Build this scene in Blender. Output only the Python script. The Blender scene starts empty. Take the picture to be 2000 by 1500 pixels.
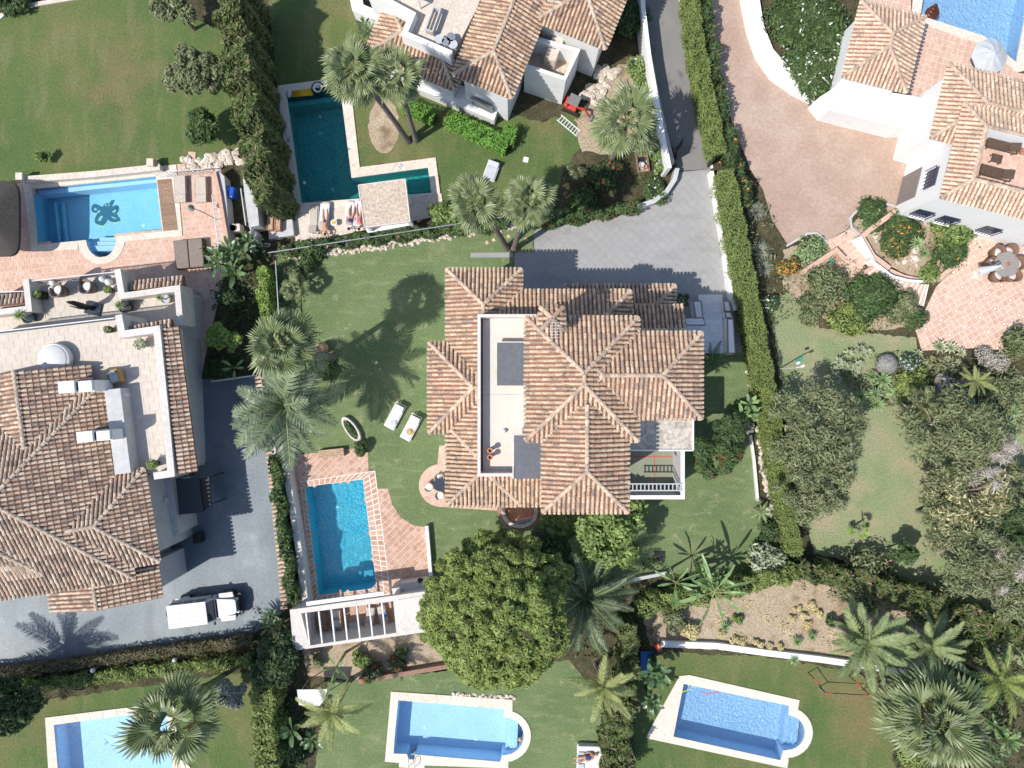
import bpy, bmesh, math, random
import numpy as np
from mathutils import Vector, Matrix, Euler
from mathutils.geometry import tessellate_polygon, delaunay_2d_cdt
R = math.radians
rng = random.Random(7)
nr = np.random.RandomState(11)
sc = bpy.context.scene
COL = sc.collection
# ------------------------------------------------------------------ camera, light
H, S = 46.667, 0.035            # drone height, metres per photo pixel on the ground
cd = bpy.data.cameras.new('camera'); cam = bpy.data.objects.new('camera', cd); COL.objects.link(cam)
cd.sensor_width = 36; cd.lens = 24; cd.clip_start = 0.5; cd.clip_end = 2000
cam.location = (0, 0, H); cam.rotation_euler = (0, 0, 0); sc.camera = cam
SUNV = Vector((-0.633, -0.372, 1.0)).normalized()      # towards the sun
elev = math.asin(SUNV.z); azim = math.atan2(SUNV.x, SUNV.y)
w = bpy.data.worlds.new('World'); sc.world = w; w.use_nodes = True
nt = w.node_tree; nt.nodes.clear()
sky = nt.nodes.new('ShaderNodeTexSky'); sky.sky_type = 'NISHITA'; sky.sun_disc = False
sky.sun_elevation = elev; sky.sun_rotation = azim; sky.altitude = 50
bg = nt.nodes.new('ShaderNodeBackground'); bg.inputs['Strength'].default_value = 0.135
wo = nt.nodes.new('ShaderNodeOutputWorld')
nt.links.new(sky.outputs[0], bg.inputs['Color']); nt.links.new(bg.outputs[0], wo.inputs['Surface'])
sd = bpy.data.lights.new('sun', 'SUN'); sd.energy = 3.9; sd.angle = R(0.53); sd.color = (1.0, 0.945, 0.865)
sun = bpy.data.objects.new('sun', sd); COL.objects.link(sun)
sun.rotation_euler = SUNV.to_track_quat('Z', 'Y').to_euler(); sun.location = SUNV * 90
sc.view_settings.view_transform = 'Standard'; sc.view_settings.look = 'None'
sc.view_settings.exposure = 0.27; sc.view_settings.gamma = 1.0
sc.render.engine = 'CYCLES'
sc.cycles.max_bounces = 6; sc.cycles.diffuse_bounces = 3; sc.cycles.glossy_bounces = 2
sc.cycles.transmission_bounces = 4; sc.cycles.transparent_max_bounces = 8
sc.cycles.use_denoising = True

# ------------------------------------------------------------------ helpers
def P(px, py, z=0.0):
    k = S * (H - z) / H
    return Vector(((px - 1000) * k, (750 - py) * k, z))
def PP(l, z=0.0): return [P(x, y, z) for x, y in l]
def arc(cx, cy, rx, ry, a0, a1, n=14):
    return [(cx + rx * math.cos(R(a0 + (a1 - a0) * i / n)), cy - ry * math.sin(R(a0 + (a1 - a0) * i / n))) for i in range(n + 1)]

# ---- materials
MATS = {}
def mat(name, cols, scale=1.0, rough=0.85, fine=None, fine_amt=0.25, bump=0.0, bscale=20, spec=0.3, metal=0.0,
        rnd=0.0, rcols=None, transl=0.0, detail=5, patch=None, vor=None, streak=None, contrast=1.0):
    """base colour from a large noise through cols; rcols: per-piece colours picked by the face value 'rnd' + object random"""
    if name in MATS: return MATS[name]
    m = bpy.data.materials.new(name); m.use_nodes = True; t = m.node_tree; N = t.nodes; L = t.links
    N.clear(); out = N.new('ShaderNodeOutputMaterial'); b = N.new('ShaderNodeBsdfPrincipled')
    geo = N.new('ShaderNodeNewGeometry'); pos = geo.outputs['Position']
    b.inputs['Roughness'].default_value = rough; b.inputs['Metallic'].default_value = metal
    b.inputs['Specular IOR Level'].default_value = spec
    def noise(s, det=5, ro=0.6):
        n = N.new('ShaderNodeTexNoise'); n.inputs['Scale'].default_value = s; n.inputs['Detail'].default_value = det
        n.inputs['Roughness'].default_value = ro; L.new(pos, n.inputs['Vector']); return n.outputs['Fac']
    def ramp(fac, cs, lo=0.0, hi=1.0, const=False):
        r = N.new('ShaderNodeValToRGB'); e = r.color_ramp.elements
        if const: r.color_ramp.interpolation = 'CONSTANT'
        for i, c in enumerate(cs):
            p = lo + (hi - lo) * (i / max(1, len(cs) - (0 if const else 1)))
            if i < 2: el = e[i]; el.position = p
            else: el = e.new(p)
            el.color = (*c[:3], 1)
        if len(cs) == 1: e[1].color = (*cs[0][:3], 1)
        L.new(fac, r.inputs[0]); return r.outputs[0]
    def mix(a, b_, fac, mode='MIX'):
        x = N.new('ShaderNodeMix'); x.data_type = 'RGBA'; x.blend_type = mode
        if isinstance(fac, float): x.inputs[0].default_value = fac
        else: L.new(fac, x.inputs[0])
        for k, v in ((6, a), (7, b_)):
            if isinstance(v, tuple): x.inputs[k].default_value = (*v[:3], 1)
            else: L.new(v, x.inputs[k])
        return x.outputs[2]
    half = 0.2 / contrast
    col = ramp(noise(scale, detail), cols, 0.5 - half, 0.5 + half)
    if rcols:
        at = N.new('ShaderNodeAttribute'); at.attribute_name = 'rnd'
        oi = N.new('ShaderNodeObjectInfo'); ad = N.new('ShaderNodeMath'); ad.operation = 'ADD'
        L.new(at.outputs['Fac'], ad.inputs[0]); L.new(oi.outputs['Random'], ad.inputs[1])
        fr = N.new('ShaderNodeMath'); fr.operation = 'FRACT'; L.new(ad.outputs[0], fr.inputs[0])
        rc = ramp(fr.outputs[0], rcols, 0, 1, True)
        col = mix(rc, col, 1 - rnd)
    if patch:      # (colour, scale, threshold, softness)
        pc, ps, th, so = patch
        mr = N.new('ShaderNodeMapRange'); mr.inputs[1].default_value = th; mr.inputs[2].default_value = th + so
        L.new(noise(ps, 6, 0.65), mr.inputs[0]); col = mix(col, pc, mr.outputs[0])
    if streak:     # (colour, scale, x stretch, y stretch, amount)
        vm = N.new('ShaderNodeVectorMath'); vm.operation = 'MULTIPLY'; vm.inputs[1].default_value = (streak[2], streak[3], 1); L.new(pos, vm.inputs[0])
        sn = N.new('ShaderNodeTexNoise'); sn.inputs['Scale'].default_value = streak[1]; sn.inputs['Detail'].default_value = 6; sn.inputs['Distortion'].default_value = .25; L.new(vm.outputs[0], sn.inputs['Vector'])
        mr = N.new('ShaderNodeMapRange'); mr.inputs[1].default_value = .52; mr.inputs[2].default_value = .68; mr.inputs[4].default_value = streak[4]; L.new(sn.outputs['Fac'], mr.inputs[0]); col = mix(col, streak[0], mr.outputs[0])
    if vor:        # (scale, colour, width) joints or cracks
        v = N.new('ShaderNodeTexVoronoi'); v.feature = 'DISTANCE_TO_EDGE'; v.inputs['Scale'].default_value = vor[0]
        L.new(pos, v.inputs['Vector'])
        mr = N.new('ShaderNodeMapRange'); mr.inputs[1].default_value = 0; mr.inputs[2].default_value = vor[2]
        mr.inputs[3].default_value = vor[3] if len(vor) > 3 else 0.7; mr.inputs[4].default_value = 0
        L.new(v.outputs['Distance'], mr.inputs[0]); col = mix(col, vor[1], mr.outputs[0])
    if fine:
        f = noise(fine, 3, 0.7)
        g = ramp(f, [(1 - fine_amt,) * 3, (1 + fine_amt * .0,) * 3, (1.0,) * 3], 0.3, 0.7)
        g2 = ramp(f, [(0.5 - fine_amt / 2,) * 3, (0.5 + fine_amt / 2,) * 3], 0.3, 0.7)
        col = mix(col, g2, 1.0, 'OVERLAY') if fine_amt < 1 else mix(col, g, 1.0, 'MULTIPLY')
    L.new(col, b.inputs['Base Color'])
    if bump:
        bn = N.new('ShaderNodeBump'); bn.inputs['Strength'].default_value = bump; bn.inputs['Distance'].default_value = 0.05
        L.new(noise(bscale, 4), bn.inputs['Height']); L.new(bn.outputs[0], b.inputs['Normal'])
    sh = b.outputs[0]
    if transl:
        tr = N.new('ShaderNodeBsdfTranslucent'); L.new(mix(col, (1.0, 1.0, 0.35), 0.9, 'MULTIPLY'), tr.inputs['Color'])
        ms = N.new('ShaderNodeMixShader'); ms.inputs[0].default_value = transl
        L.new(sh, ms.inputs[1]); L.new(tr.outputs[0], ms.inputs[2]); sh = ms.outputs[0]
    L.new(sh, out.inputs['Surface'])
    MATS[name] = m; return m

def water_mat(name, tint, strength=0.25, scale=5.0, refl=(1, 1, 1)):
    if name in MATS: return MATS[name]
    m = bpy.data.materials.new(name); m.use_nodes = True; t = m.node_tree; N = t.nodes; L = t.links; N.clear()
    out = N.new('ShaderNodeOutputMaterial'); tr = N.new('ShaderNodeBsdfTransparent'); tr.inputs[0].default_value = (*tint, 1)
    gl = N.new('ShaderNodeBsdfGlossy'); gl.inputs['Roughness'].default_value = 0.06; gl.inputs[0].default_value = (*refl, 1)
    geo = N.new('ShaderNodeNewGeometry')
    n1 = N.new('ShaderNodeTexNoise'); n1.inputs['Scale'].default_value = scale; n1.inputs['Detail'].default_value = 3
    n1.inputs['Distortion'].default_value = 1.2
    L.new(geo.outputs['Position'], n1.inputs['Vector'])
    bp = N.new('ShaderNodeBump'); bp.inputs['Strength'].default_value = strength; bp.inputs['Distance'].default_value = 0.25
    L.new(n1.outputs['Fac'], bp.inputs['Height']); L.new(bp.outputs[0], gl.inputs['Normal'])
    fr = N.new('ShaderNodeFresnel'); fr.inputs['IOR'].default_value = 1.33; L.new(bp.outputs[0], fr.inputs['Normal'])
    ms = N.new('ShaderNodeMixShader'); L.new(fr.outputs[0], ms.inputs[0]); L.new(tr.outputs[0], ms.inputs[1]); L.new(gl.outputs[0], ms.inputs[2])
    L.new(ms.outputs[0], out.inputs['Surface']); MATS[name] = m; return m

# ---- naming / tagging
USED = {}
def tag(o, label=None, cat=None, group=None, kind=None):
    if label: o['label'] = label
    if cat: o['category'] = cat
    if group: o['group'] = group
    if kind: o['kind'] = kind
    return o
def thing(name, label, cat, loc=(0, 0, 0), rz=0.0, group=None):
    o = bpy.data.objects.new(name, None); COL.objects.link(o); o.empty_display_size = .2
    o.location = loc; o.rotation_euler = (0, 0, rz)
    return tag(o, label, cat, group)
def root_of(o):
    while o.parent: o = o.parent
    return o

class MB:
    def __init__(s): s.v = []; s.f = []; s.r = []; s.m = []
    def add(s, vs, fs, r=None, m=0):
        b = len(s.v); s.v += [tuple(x) for x in vs]
        r = rng.random() if r is None else r
        for f in fs: s.f.append(tuple(b + i for i in f)); s.r.append(r); s.m.append(m)
    def box(s, c, d, rz=0.0, r=None, m=0, M=None):
        hx, hy, hz = d[0] / 2, d[1] / 2, d[2] / 2
        vs = [Vector((x * hx, y * hy, z * hz)) for z in (-1, 1) for x, y in ((-1, -1), (1, -1), (1, 1), (-1, 1))]
        if M is None: M = Matrix.Rotation(rz, 3, 'Z')
        vs = [M @ v + Vector(c) for v in vs]
        s.add(vs, [(3, 2, 1, 0), (4, 5, 6, 7), (0, 1, 5, 4), (1, 2, 6, 5), (2, 3, 7, 6), (3, 0, 4, 7)], r, m)
    def beam(s, a, b, wd, ht, r=None, m=0):
        a, b = Vector(a), Vector(b); d = (b - a); L = d.length
        if L < 1e-6: return
        x = d / L; up = Vector((0, 0, 1)) if abs(x.z) < .95 else Vector((0, 1, 0))
        y = up.cross(x).normalized(); z = x.cross(y)
        M = Matrix((x, y, z)).transposed()
        s.box((a + b) / 2, (L, wd, ht), M=M, r=r, m=m)
    def poly(s, pts, z=None, r=None, m=0, holes=()):
        zz = lambda p: (z if z is not None else p[2])
        if holes:
            vs, es = [], []
            for q in [pts] + list(holes):
                b0 = len(vs); vs += [Vector((p[0], p[1])) for p in q]; es += [(b0 + i, b0 + (i + 1) % len(q)) for i in range(len(q))]
            ov, oe, of, *_ = delaunay_2d_cdt(vs, es, [], 0, 1e-6)
            z0 = zz(pts[0]); out = []
            for t in of:
                c = sum((ov[i] for i in t), Vector((0, 0))) / len(t)
                if inside(c, pts) and not any(inside(c, h) for h in holes):
                    a_, b_, c_ = (ov[i] for i in t[:3]); cr = (b_.x - a_.x) * (c_.y - a_.y) - (b_.y - a_.y) * (c_.x - a_.x)
                    if abs(cr) > 1e-9: out.append(tuple(t) if cr > 0 else tuple(t[::-1]))
            s.add([(v.x, v.y, z0) for v in ov], out, r, m); return
        flat = [Vector((p[0], p[1], zz(p))) for p in pts]
        tr = tessellate_polygon([flat])
        out = []
        for t in tr:
            a, b, c = (flat[i] for i in t)
            out.append(t if (b - a).cross(c - a).z > 0 else t[::-1])
        s.add(flat, out, r, m)
    def prism(s, pts, z0, z1, r=None, m=0, holes=(), bottom=False):
        r = rng.random() if r is None else r
        s.poly([(p[0], p[1]) for p in pts], z1, r, m, holes=[[(p[0], p[1]) for p in h] for h in holes])
        for q in [pts] + list(holes):
            n = len(q); ar = sum(q[i][0] * q[(i + 1) % n][1] - q[(i + 1) % n][0] * q[i][1] for i in range(n))
            if q is not pts: ar = -ar
            vs = [(p[0], p[1], z0) for p in q] + [(p[0], p[1], z1) for p in q]
            fs = [(i, (i + 1) % n, n + (i + 1) % n, n + i) for i in range(n)]
            if ar < 0: fs = [f[::-1] for f in fs]
            s.add(vs, fs, r, m)
        if bottom:
            b = len(s.f); s.poly([(p[0], p[1]) for p in pts], z0, r, m, holes=[[(p[0], p[1]) for p in h] for h in holes])
            for i in range(b, len(s.f)): s.f[i] = s.f[i][::-1]
    def tube(s, pts, rad, n=8, r=None, m=0, cap=True):
        pts = [Vector(p) for p in pts]; k = len(pts)
        if not hasattr(rad, '__len__'): rad = [rad] * k
        vs = []; prev = None
        for i, p in enumerate(pts):
            d = (pts[min(i + 1, k - 1)] - pts[max(i - 1, 0)]).normalized()
            u = prev if prev is not None else (Vector((1, 0, 0)) if abs(d.x) < .9 else Vector((0, 1, 0)))
            u = (u - d * u.dot(d)).normalized(); prev = u; v = d.cross(u)
            for j in range(n):
                a = 2 * math.pi * j / n; vs.append(p + (u * math.cos(a) + v * math.sin(a)) * rad[i])
        fs = [(i * n + j, i * n + (j + 1) % n, (i + 1) * n + (j + 1) % n, (i + 1) * n + j) for i in range(k - 1) for j in range(n)]
        if cap: fs += [tuple(range(n))[::-1], tuple((k - 1) * n + j for j in range(n))]
        s.add(vs, fs, r, m)
    def lathe(s, prof, c=(0, 0, 0), n=20, r=None, m=0, M=None):
        vs = []; c = Vector(c)
        for rr, z in prof:
            for j in range(n):
                a = 2 * math.pi * j / n; v = Vector((rr * math.cos(a), rr * math.sin(a), z))
                vs.append((M @ v if M is not None else v) + c)
        k = len(prof)
        s.add(vs, [(i * n + j, i * n + (j + 1) % n, (i + 1) * n + (j + 1) % n, (i + 1) * n + j) for i in range(k - 1) for j in range(n)], r, m)
    def ell(s, c, rad, n=12, k=7, r=None, m=0, M=None, jit=0.0):
        c = Vector(c); vs = []; 
        for i in range(k + 1):
            t = math.pi * i / k
            for j in range(n):
                a = 2 * math.pi * j / n; q = 1 + (rng.random() - .5) * jit
                v = Vector((rad[0] * math.sin(t) * math.cos(a) * q, rad[1] * math.sin(t) * math.sin(a) * q, rad[2] * -math.cos(t) * q))
                vs.append((M @ v if M is not None else v) + c)
        s.add(vs, [(i * n + j, i * n + (j + 1) % n, (i + 1) * n + (j + 1) % n, (i + 1) * n + j) for i in range(k) for j in range(n)], r, m)
    def mesh(s, name, shift=None, smooth=False):
        me = bpy.data.meshes.new(name)
        v = np.array(s.v, dtype=np.float64).reshape(-1, 3)
        if shift is not None: v = v - np.array(shift)
        me.from_pydata(v.tolist(), [], s.f)
        a = me.attributes.new('rnd', 'FLOAT', 'FACE'); a.data.foreach_set('value', s.r)
        if any(s.m): me.polygons.foreach_set('material_index', s.m)
        if smooth: me.polygons.foreach_set('use_smooth', [True] * len(s.f))
        return me
    def build(s, name, mats, parent=None, label=None, cat=None, group=None, kind=None, world=True, smooth=False, bevel=0.0, loc=None):
        """world=True: vertices were given in world space (parents with rotation 0); the mesh is moved to its parent's space"""
        sh = None
        if parent is not None and world: sh = root_of(parent).location
        elif loc is not None: sh = loc
        me = s.mesh(name, sh, smooth)
        for q in (mats if isinstance(mats, (list, tuple)) else [mats]): me.materials.append(q)
        o = bpy.data.objects.new(name, me); COL.objects.link(o)
        if parent is not None: o.parent = parent
        elif loc is not None: o.location = loc
        if bevel:
            b = o.modifiers.new('bevel', 'BEVEL'); b.width = bevel; b.segments = 2; b.limit_method = 'ANGLE'
        return tag(o, label, cat, group, kind)

def copy_tree(o, parent=None):
    c = o.copy(); COL.objects.link(c); c.parent = parent
    for ch in list(o.children): copy_tree(ch, c)
    return c
def place(o, loc, rz=0.0, label=None, scale=None, group=None):
    c = copy_tree(o); c.location = loc; c.rotation_euler = (0, 0, rz)
    if label: c['label'] = label
    if group: c['group'] = group
    if scale: c.scale = (scale,) * 3 if not hasattr(scale, '__len__') else scale
    return c

def inside(p, poly):
    x, y = p[0], p[1]; c = False; n = len(poly); j = n - 1
    for i in range(n):
        xi, yi, xj, yj = poly[i][0], poly[i][1], poly[j][0], poly[j][1]
        if (yi > y) != (yj > y) and x < (xj - xi) * (y - yi) / (yj - yi) + xi: c = not c
        j = i
    return c
def clip_poly(subj, clipper):
    out = [tuple(p[:2]) for p in subj]; n = len(clipper)
    for i in range(n):
        a, b = clipper[i], clipper[(i + 1) % n]; inp = out; out = []
        if not inp: break
        side = lambda p: (b[0] - a[0]) * (p[1] - a[1]) - (b[1] - a[1]) * (p[0] - a[0])
        for k in range(len(inp)):
            p, q = inp[k - 1], inp[k]; sp, sq = side(p), side(q)
            if sq >= 0:
                if sp < 0: t = sp / (sp - sq); out.append((p[0] + (q[0] - p[0]) * t, p[1] + (q[1] - p[1]) * t))
                out.append(q)
            elif sp >= 0: t = sp / (sp - sq); out.append((p[0] + (q[0] - p[0]) * t, p[1] + (q[1] - p[1]) * t))
    return out
def area2(q): return sum(q[i - 1][0] * q[i][1] - q[i][0] * q[i - 1][1] for i in range(len(q)))

def strip(path, width, closed=False):
    """left and right offset of a world polyline -> polygon"""
    p = [Vector((q[0], q[1])) for q in path]; n = len(p); A = []; B = []
    for i in range(n):
        a = p[i - 1] if (i > 0 or closed) else p[i]; b = p[(i + 1) % n] if (i < n - 1 or closed) else p[i]
        d1 = (p[i] - a); d2 = (b - p[i])
        if d1.length < 1e-9: d1 = d2
        if d2.length < 1e-9: d2 = d1
        d1 = d1.normalized(); d2 = d2.normalized(); n1 = Vector((-d1.y, d1.x)); n2 = Vector((-d2.y, d2.x))
        m = (n1 + n2)
        m = m.normalized() if m.length > 1e-6 else n1
        k = width / 2 / max(.4, m.dot(n1))
        A.append(p[i] + m * k); B.append(p[i] - m * k)
    return A, B
def wall(name, label, path_px, width, z0, z1, m, zref=None, cat='wall', closed=False, cap=None, group=None, parent=None, kind=None):
    zr = z1 if zref is None else zref
    pts = PP(path_px, zr); A, B = strip(pts, width, closed)
    mb = MB()
    if closed:
        mb.prism([tuple(x) for x in A], z0, z1, r=.5, holes=[[tuple(x) for x in B]]) if abs(area2(A)) > abs(area2(B)) else mb.prism([tuple(x) for x in B], z0, z1, r=.5, holes=[[tuple(x) for x in A]])
    else: mb.prism([tuple(x) for x in A] + [tuple(x) for x in B[::-1]], z0, z1, r=.5, bottom=z0 > 0.5)
    return mb.build(name, m, parent=parent, label=label, cat=None if parent else cat, group=group, kind=kind, loc=None if parent else (pts[0].x, pts[0].y, 0))

POOLS = []   # world polygons of every water hole
def sheet(name, outer_px, z, m, kind='structure', extra_holes=(), label=None, parent=None):
    o = PP(outer_px, 0); mb = MB()
    if name.startswith(('soil', 'garden_soil', 'bed', 'lawn')):     # ragged edges
        q = []; o0 = o
        for i in range(len(o0)):
            a, b = o0[i], o0[(i + 1) % len(o0)]; k = max(1, min(60, int((b - a).length / .3)))
            q += [a.lerp(b, j / k) + (Vector((rng.uniform(-1, 1), rng.uniform(-1, 1), 0)) * .09 if k > 1 else Vector((0, 0, 0))) for j in range(k)]
        o = q
    hs = [q for q in POOLS if all(inside(v, o) for v in q)]
    mb.poly([(p.x, p.y) for p in o], z, holes=[[(p[0], p[1]) for p in q] for q in hs] + [[(p.x, p.y) for p in PP(h)] for h in extra_holes])
    return mb.build(name, m, kind=None if parent else kind, label=label, parent=parent)

def tile_field(parent, poly, size, ang, gap, thick, z, m, name='paving_tile', stag=False, limit=300, hole=(), jitter=.0, sy=None, dz=0.004):
    """real slabs with open joints; the first `limit` whole ones are objects of their own, the others one mesh"""
    sy = sy or size; ca, sa = math.cos(ang), math.sin(ang)
    xs = [p[0] for p in poly]; ys = [p[1] for p in poly]; cx, cy = sum(xs) / len(xs), sum(ys) / len(ys)
    rad = max(math.hypot(p[0] - cx, p[1] - cy) for p in poly) + size
    pts2 = [(p[0], p[1]) for p in poly]
    full = []; rest = MB(); pj = MB()
    for j in range(int(-rad / sy) - 1, int(rad / sy) + 2):
        for i in range(int(-rad / size) - 1, int(rad / size) + 2):
            u = (i + (.5 if stag and j % 2 else 0)) * size; v = j * sy
            c = (cx + u * ca - v * sa, cy + u * sa + v * ca)
            if abs(c[0]) > 38 or abs(c[1]) > 29: continue
            hw, hh = (size - gap) / 2, (sy - gap) / 2
            q = [(c[0] + a * hw * ca - b * hh * sa, c[1] + a * hw * sa + b * hh * ca) for a, b in ((-1, -1), (1, -1), (1, 1), (-1, 1))]
            if any(inside(c, h) for h in hole): continue
            ins = [inside(p, pts2) for p in q]
            zz = z + thick + rng.random() * dz
            if all(ins): full.append((c, q, zz))
            elif any(ins) or inside(c, pts2):
                k = clip_poly(pts2, q)
                if len(k) > 2 and abs(area2(k)) > .004: rest.prism(k, z, zz)
    full.sort(key=lambda t: t[0][0] ** 2 + t[0][1] ** 2)
    org = root_of(parent).location if parent else Vector((0, 0, 0))
    if limit:
        vs = []
        for vr in range(3):
            one = MB(); e = jitter * vr
            one.prism([(-hw, -hh), (hw, -hh), (hw, hh), (-hw, hh)], -thick, 0, r=0.0); me = one.mesh(name); me.materials.append(m); vs.append(me)
        for c, q, zz in full[:limit]:
            o = bpy.data.objects.new(name, rng.choice(vs)); COL.objects.link(o)
            if parent: o.parent = parent
            o.location = Vector((c[0], c[1], zz)) - org; o.rotation_euler = (0, 0, ang)
            if not parent: o['kind'] = 'structure'
    for c, q, zz in full[limit:]: rest.prism(q, z, zz)
    if rest.v: rest.build(name + 's', m, parent=parent, kind='stuff')

# ---- roofs: union of hip roofs, every curved tile real
def hiproof(nw, ne, depth_px, ze, gables='', slope=0.42, ov=0.0):
    """eave rectangle given by two apparent corners at eave height and its depth to the local south. sides order n,e,s,w"""
    a, b = P(*nw, ze), P(*ne, ze); x = (b - a); Lx = x.length; x = x / Lx; y = Vector((x.y, -x.x, 0))   # y = local south
    D = depth_px * S * (H - ze) / H
    return dict(o=a, x=x, y=y, Lx=Lx, Ly=D, ze=ze, g=gables, sl=slope)
def rdist(r, p):
    d = Vector((p[0] - r['o'].x, p[1] - r['o'].y, 0)); u = d.dot(r['x']); v = d.dot(r['y'])
    return {'w': u, 'e': r['Lx'] - u, 'n': v, 's': r['Ly'] - v}
def rheight(r, p, tol=0.0):
    d = rdist(r, p)
    if min(d.values()) < -tol: return -99
    return r['ze'] + r['sl'] * min(v for k, v in d.items() if k not in r['g'])
TILE_W, TILE_L = 0.252, 0.37
def tile_mesh(m, L=TILE_L * 1.12, r0=.090, r1=.070, n=5):
    mb = MB(); vs = []
    for (rr, y, z) in ((r0, -L / 2, .028), (r1, L / 2, 0.0)):
        for j in range(n + 1):
            a = math.pi * j / n; vs.append((rr * math.cos(a), y, z + rr * 1.15 * math.sin(a)))
    mb.add(vs, [(j, j + 1, n + 2 + j, n + 1 + j)[::-1] for j in range(n)], 0.0)
    mb.add([vs[j] for j in range(n + 1)], [tuple(range(n + 1))], 0.0)
    mb.add([(0, 0, 0)], [], 0)
    me = mb.mesh('roof_tile', smooth=False); me.materials.append(m); return me
def roof(parent, rects, m_tile, m_deck, m_ridge, excl=(), limit=300, tw=TILE_W, tl=TILE_L, name='roof_tile', rs=1.0, prefer=None):
    root = root_of(parent); org = root.location; deck = MB(); T = []; ridges = MB()
    def vis(p, z, me_r):
        for e in excl:
            if inside(p, e): return False
        for q in rects:
            if q is not me_r and rheight(q, p) > z + .015: return False
        return abs(p[0]) < 40 and abs(p[1]) < 31
    for r in rects:
        o, x, y = r['o'], r['x'], r['y']; Lx, Ly, sl, ze = r['Lx'], r['Ly'], r['sl'], r['ze']; g = r['g']
        def W(u, v): 
            p = o + x * u + y * v; return p
        # ridge / apex
        h = min(Lx, Ly) / 2
        if g and ('n' in g or 's' in g) and not ('e' in g or 'w' in g) and Lx > Ly and len(g) < 2: pass
        if g and ('n' in g or 's' in g) and not ('e' in g or 'w' in g): h = Lx / 2; long_y = True
        elif g and ('e' in g or 'w' in g) and not ('n' in g or 's' in g): h = Ly / 2; long_y = False
        else: long_y = Ly >= Lx
        rim = r.get('rim')
        if long_y:
            R1 = (Lx / 2, 0 if 'n' in g else Lx / 2); R2 = (Lx / 2, Ly if 's' in g else Ly - Lx / 2); h = Lx / 2
        else:
            R1 = (0 if 'w' in g else Ly / 2, Ly / 2); R2 = (Lx if 'e' in g else Lx - Ly / 2, Ly / 2); h = Ly / 2
        zr = ze + sl * h
        c = {'nw': (0, 0), 'ne': (Lx, 0), 'se': (Lx, Ly), 'sw': (0, Ly)}
        def V(uv, z): p = W(*uv); return Vector((p.x, p.y, z))
        nw, ne, se, sw = (V(c[k], ze) for k in ('nw', 'ne', 'se', 'sw')); a, b = V(R1, zr), V(R2, zr)
        if rim:
            h = rim; zr = ze + sl * h; q = [V(c_, zr) for c_ in ((h, h), (Lx - h, h), (Lx - h, Ly - h), (h, Ly - h))]; faces = [(nw, ne, q[1], q[0]), (ne, se, q[2], q[1]), (se, sw, q[3], q[2]), (sw, nw, q[0], q[3])]
        elif long_y: faces = [(nw, ne, a), (ne, se, b, a), (se, sw, b), (sw, nw, a, b)]
        else: faces = [(nw, ne, b, a), (ne, se, b), (se, sw, a, b), (sw, nw, a)]
        for f in faces: deck.add([v for v in f], [tuple(range(len(f)))[::-1]])
        for f in ((nw, ne), (ne, se), (se, sw), (sw, nw)):     # eave board
            deck.add([f[0], f[1], f[1] + Vector((0, 0, -.12)), f[0] + Vector((0, 0, -.12))], [(0, 1, 2, 3)])
        if not rim: deck.add([v + Vector((0, 0, -.12)) for v in (nw, ne, se, sw)], [(0, 1, 2, 3)])
        # tiles
        sides = {'n': ((0, 0), x, Lx, y), 's': ((0, Ly), x, Lx, -y), 'w': ((0, 0), y, Ly, x), 'e': ((Lx, 0), y, Ly, -x)}
        cs = math.cos(math.atan(sl)); step = tl * cs
        for k, (st, along, Ls, inw) in sides.items():
            if k in g: continue
            base = W(*st); nc = max(1, round(Ls / tw)); cw = Ls / nc
            upv = Vector((inw.x, inw.y, sl)).normalized(); ax = upv.cross(Vector((0, 0, 1))).normalized(); nz = ax.cross(upv)
            M = Matrix((ax, upv, nz)).transposed()
            for i in range(nc):
                t = (i + .5) * cw; n = 0; d = -.06
                while d < h + .01:
                    vs = []
                    for s_ in (.12, .37, .62, .87):
                        dd = d + step * s_; p = base + along * t + inw * dd; z = ze + sl * dd
                        ds = rdist(r, p); mine = all(kk in g or ds[kk] >= ds[k] - .001 for kk in ds) if dd > 0 else min(v for kk, v in ds.items() if kk != k) > 0
                        for e in (-.3, .3):
                            p2 = p + along * (cw * e)
                        vs.append(mine and (not rim or dd <= h) and vis(p, z, r))
                    if any(vs):
                        i0 = vs.index(True); i1 = 3 - vs[::-1].index(True)
                        a0, a1 = i0 * .25, (i1 + 1) * .25; dm = d + step * (a0 + a1) / 2
                        jit = Vector((rng.uniform(-.009, .009), rng.uniform(-.009, .009), rng.uniform(0, .008)))
                        p = base + along * t + inw * dm; p = Vector((p.x, p.y, ze + sl * dm)) + jit
                        wob = Matrix.Rotation(rng.uniform(-.03, .03), 3, nz)
                        T.append((p, wob @ M, a1 - a0, cw / .235))
                    d += step
        # hips and ridge in big cover tiles
        lines = []
        if not ('w' in g or 'n' in g): lines.append((nw, a))
        if not ('e' in g or 'n' in g): lines.append((ne, a if long_y else b))
        if not ('e' in g or 's' in g): lines.append((se, b))
        if not ('w' in g or 's' in g): lines.append((sw, b if long_y else a))
        if (b - a).length > .3: lines.append((a, b))
        if rim: lines = [(nw, q[0]), (ne, q[1]), (se, q[2]), (sw, q[3])] + [(q[i], q[(i + 1) % 4]) for i in range(4)]
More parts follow.
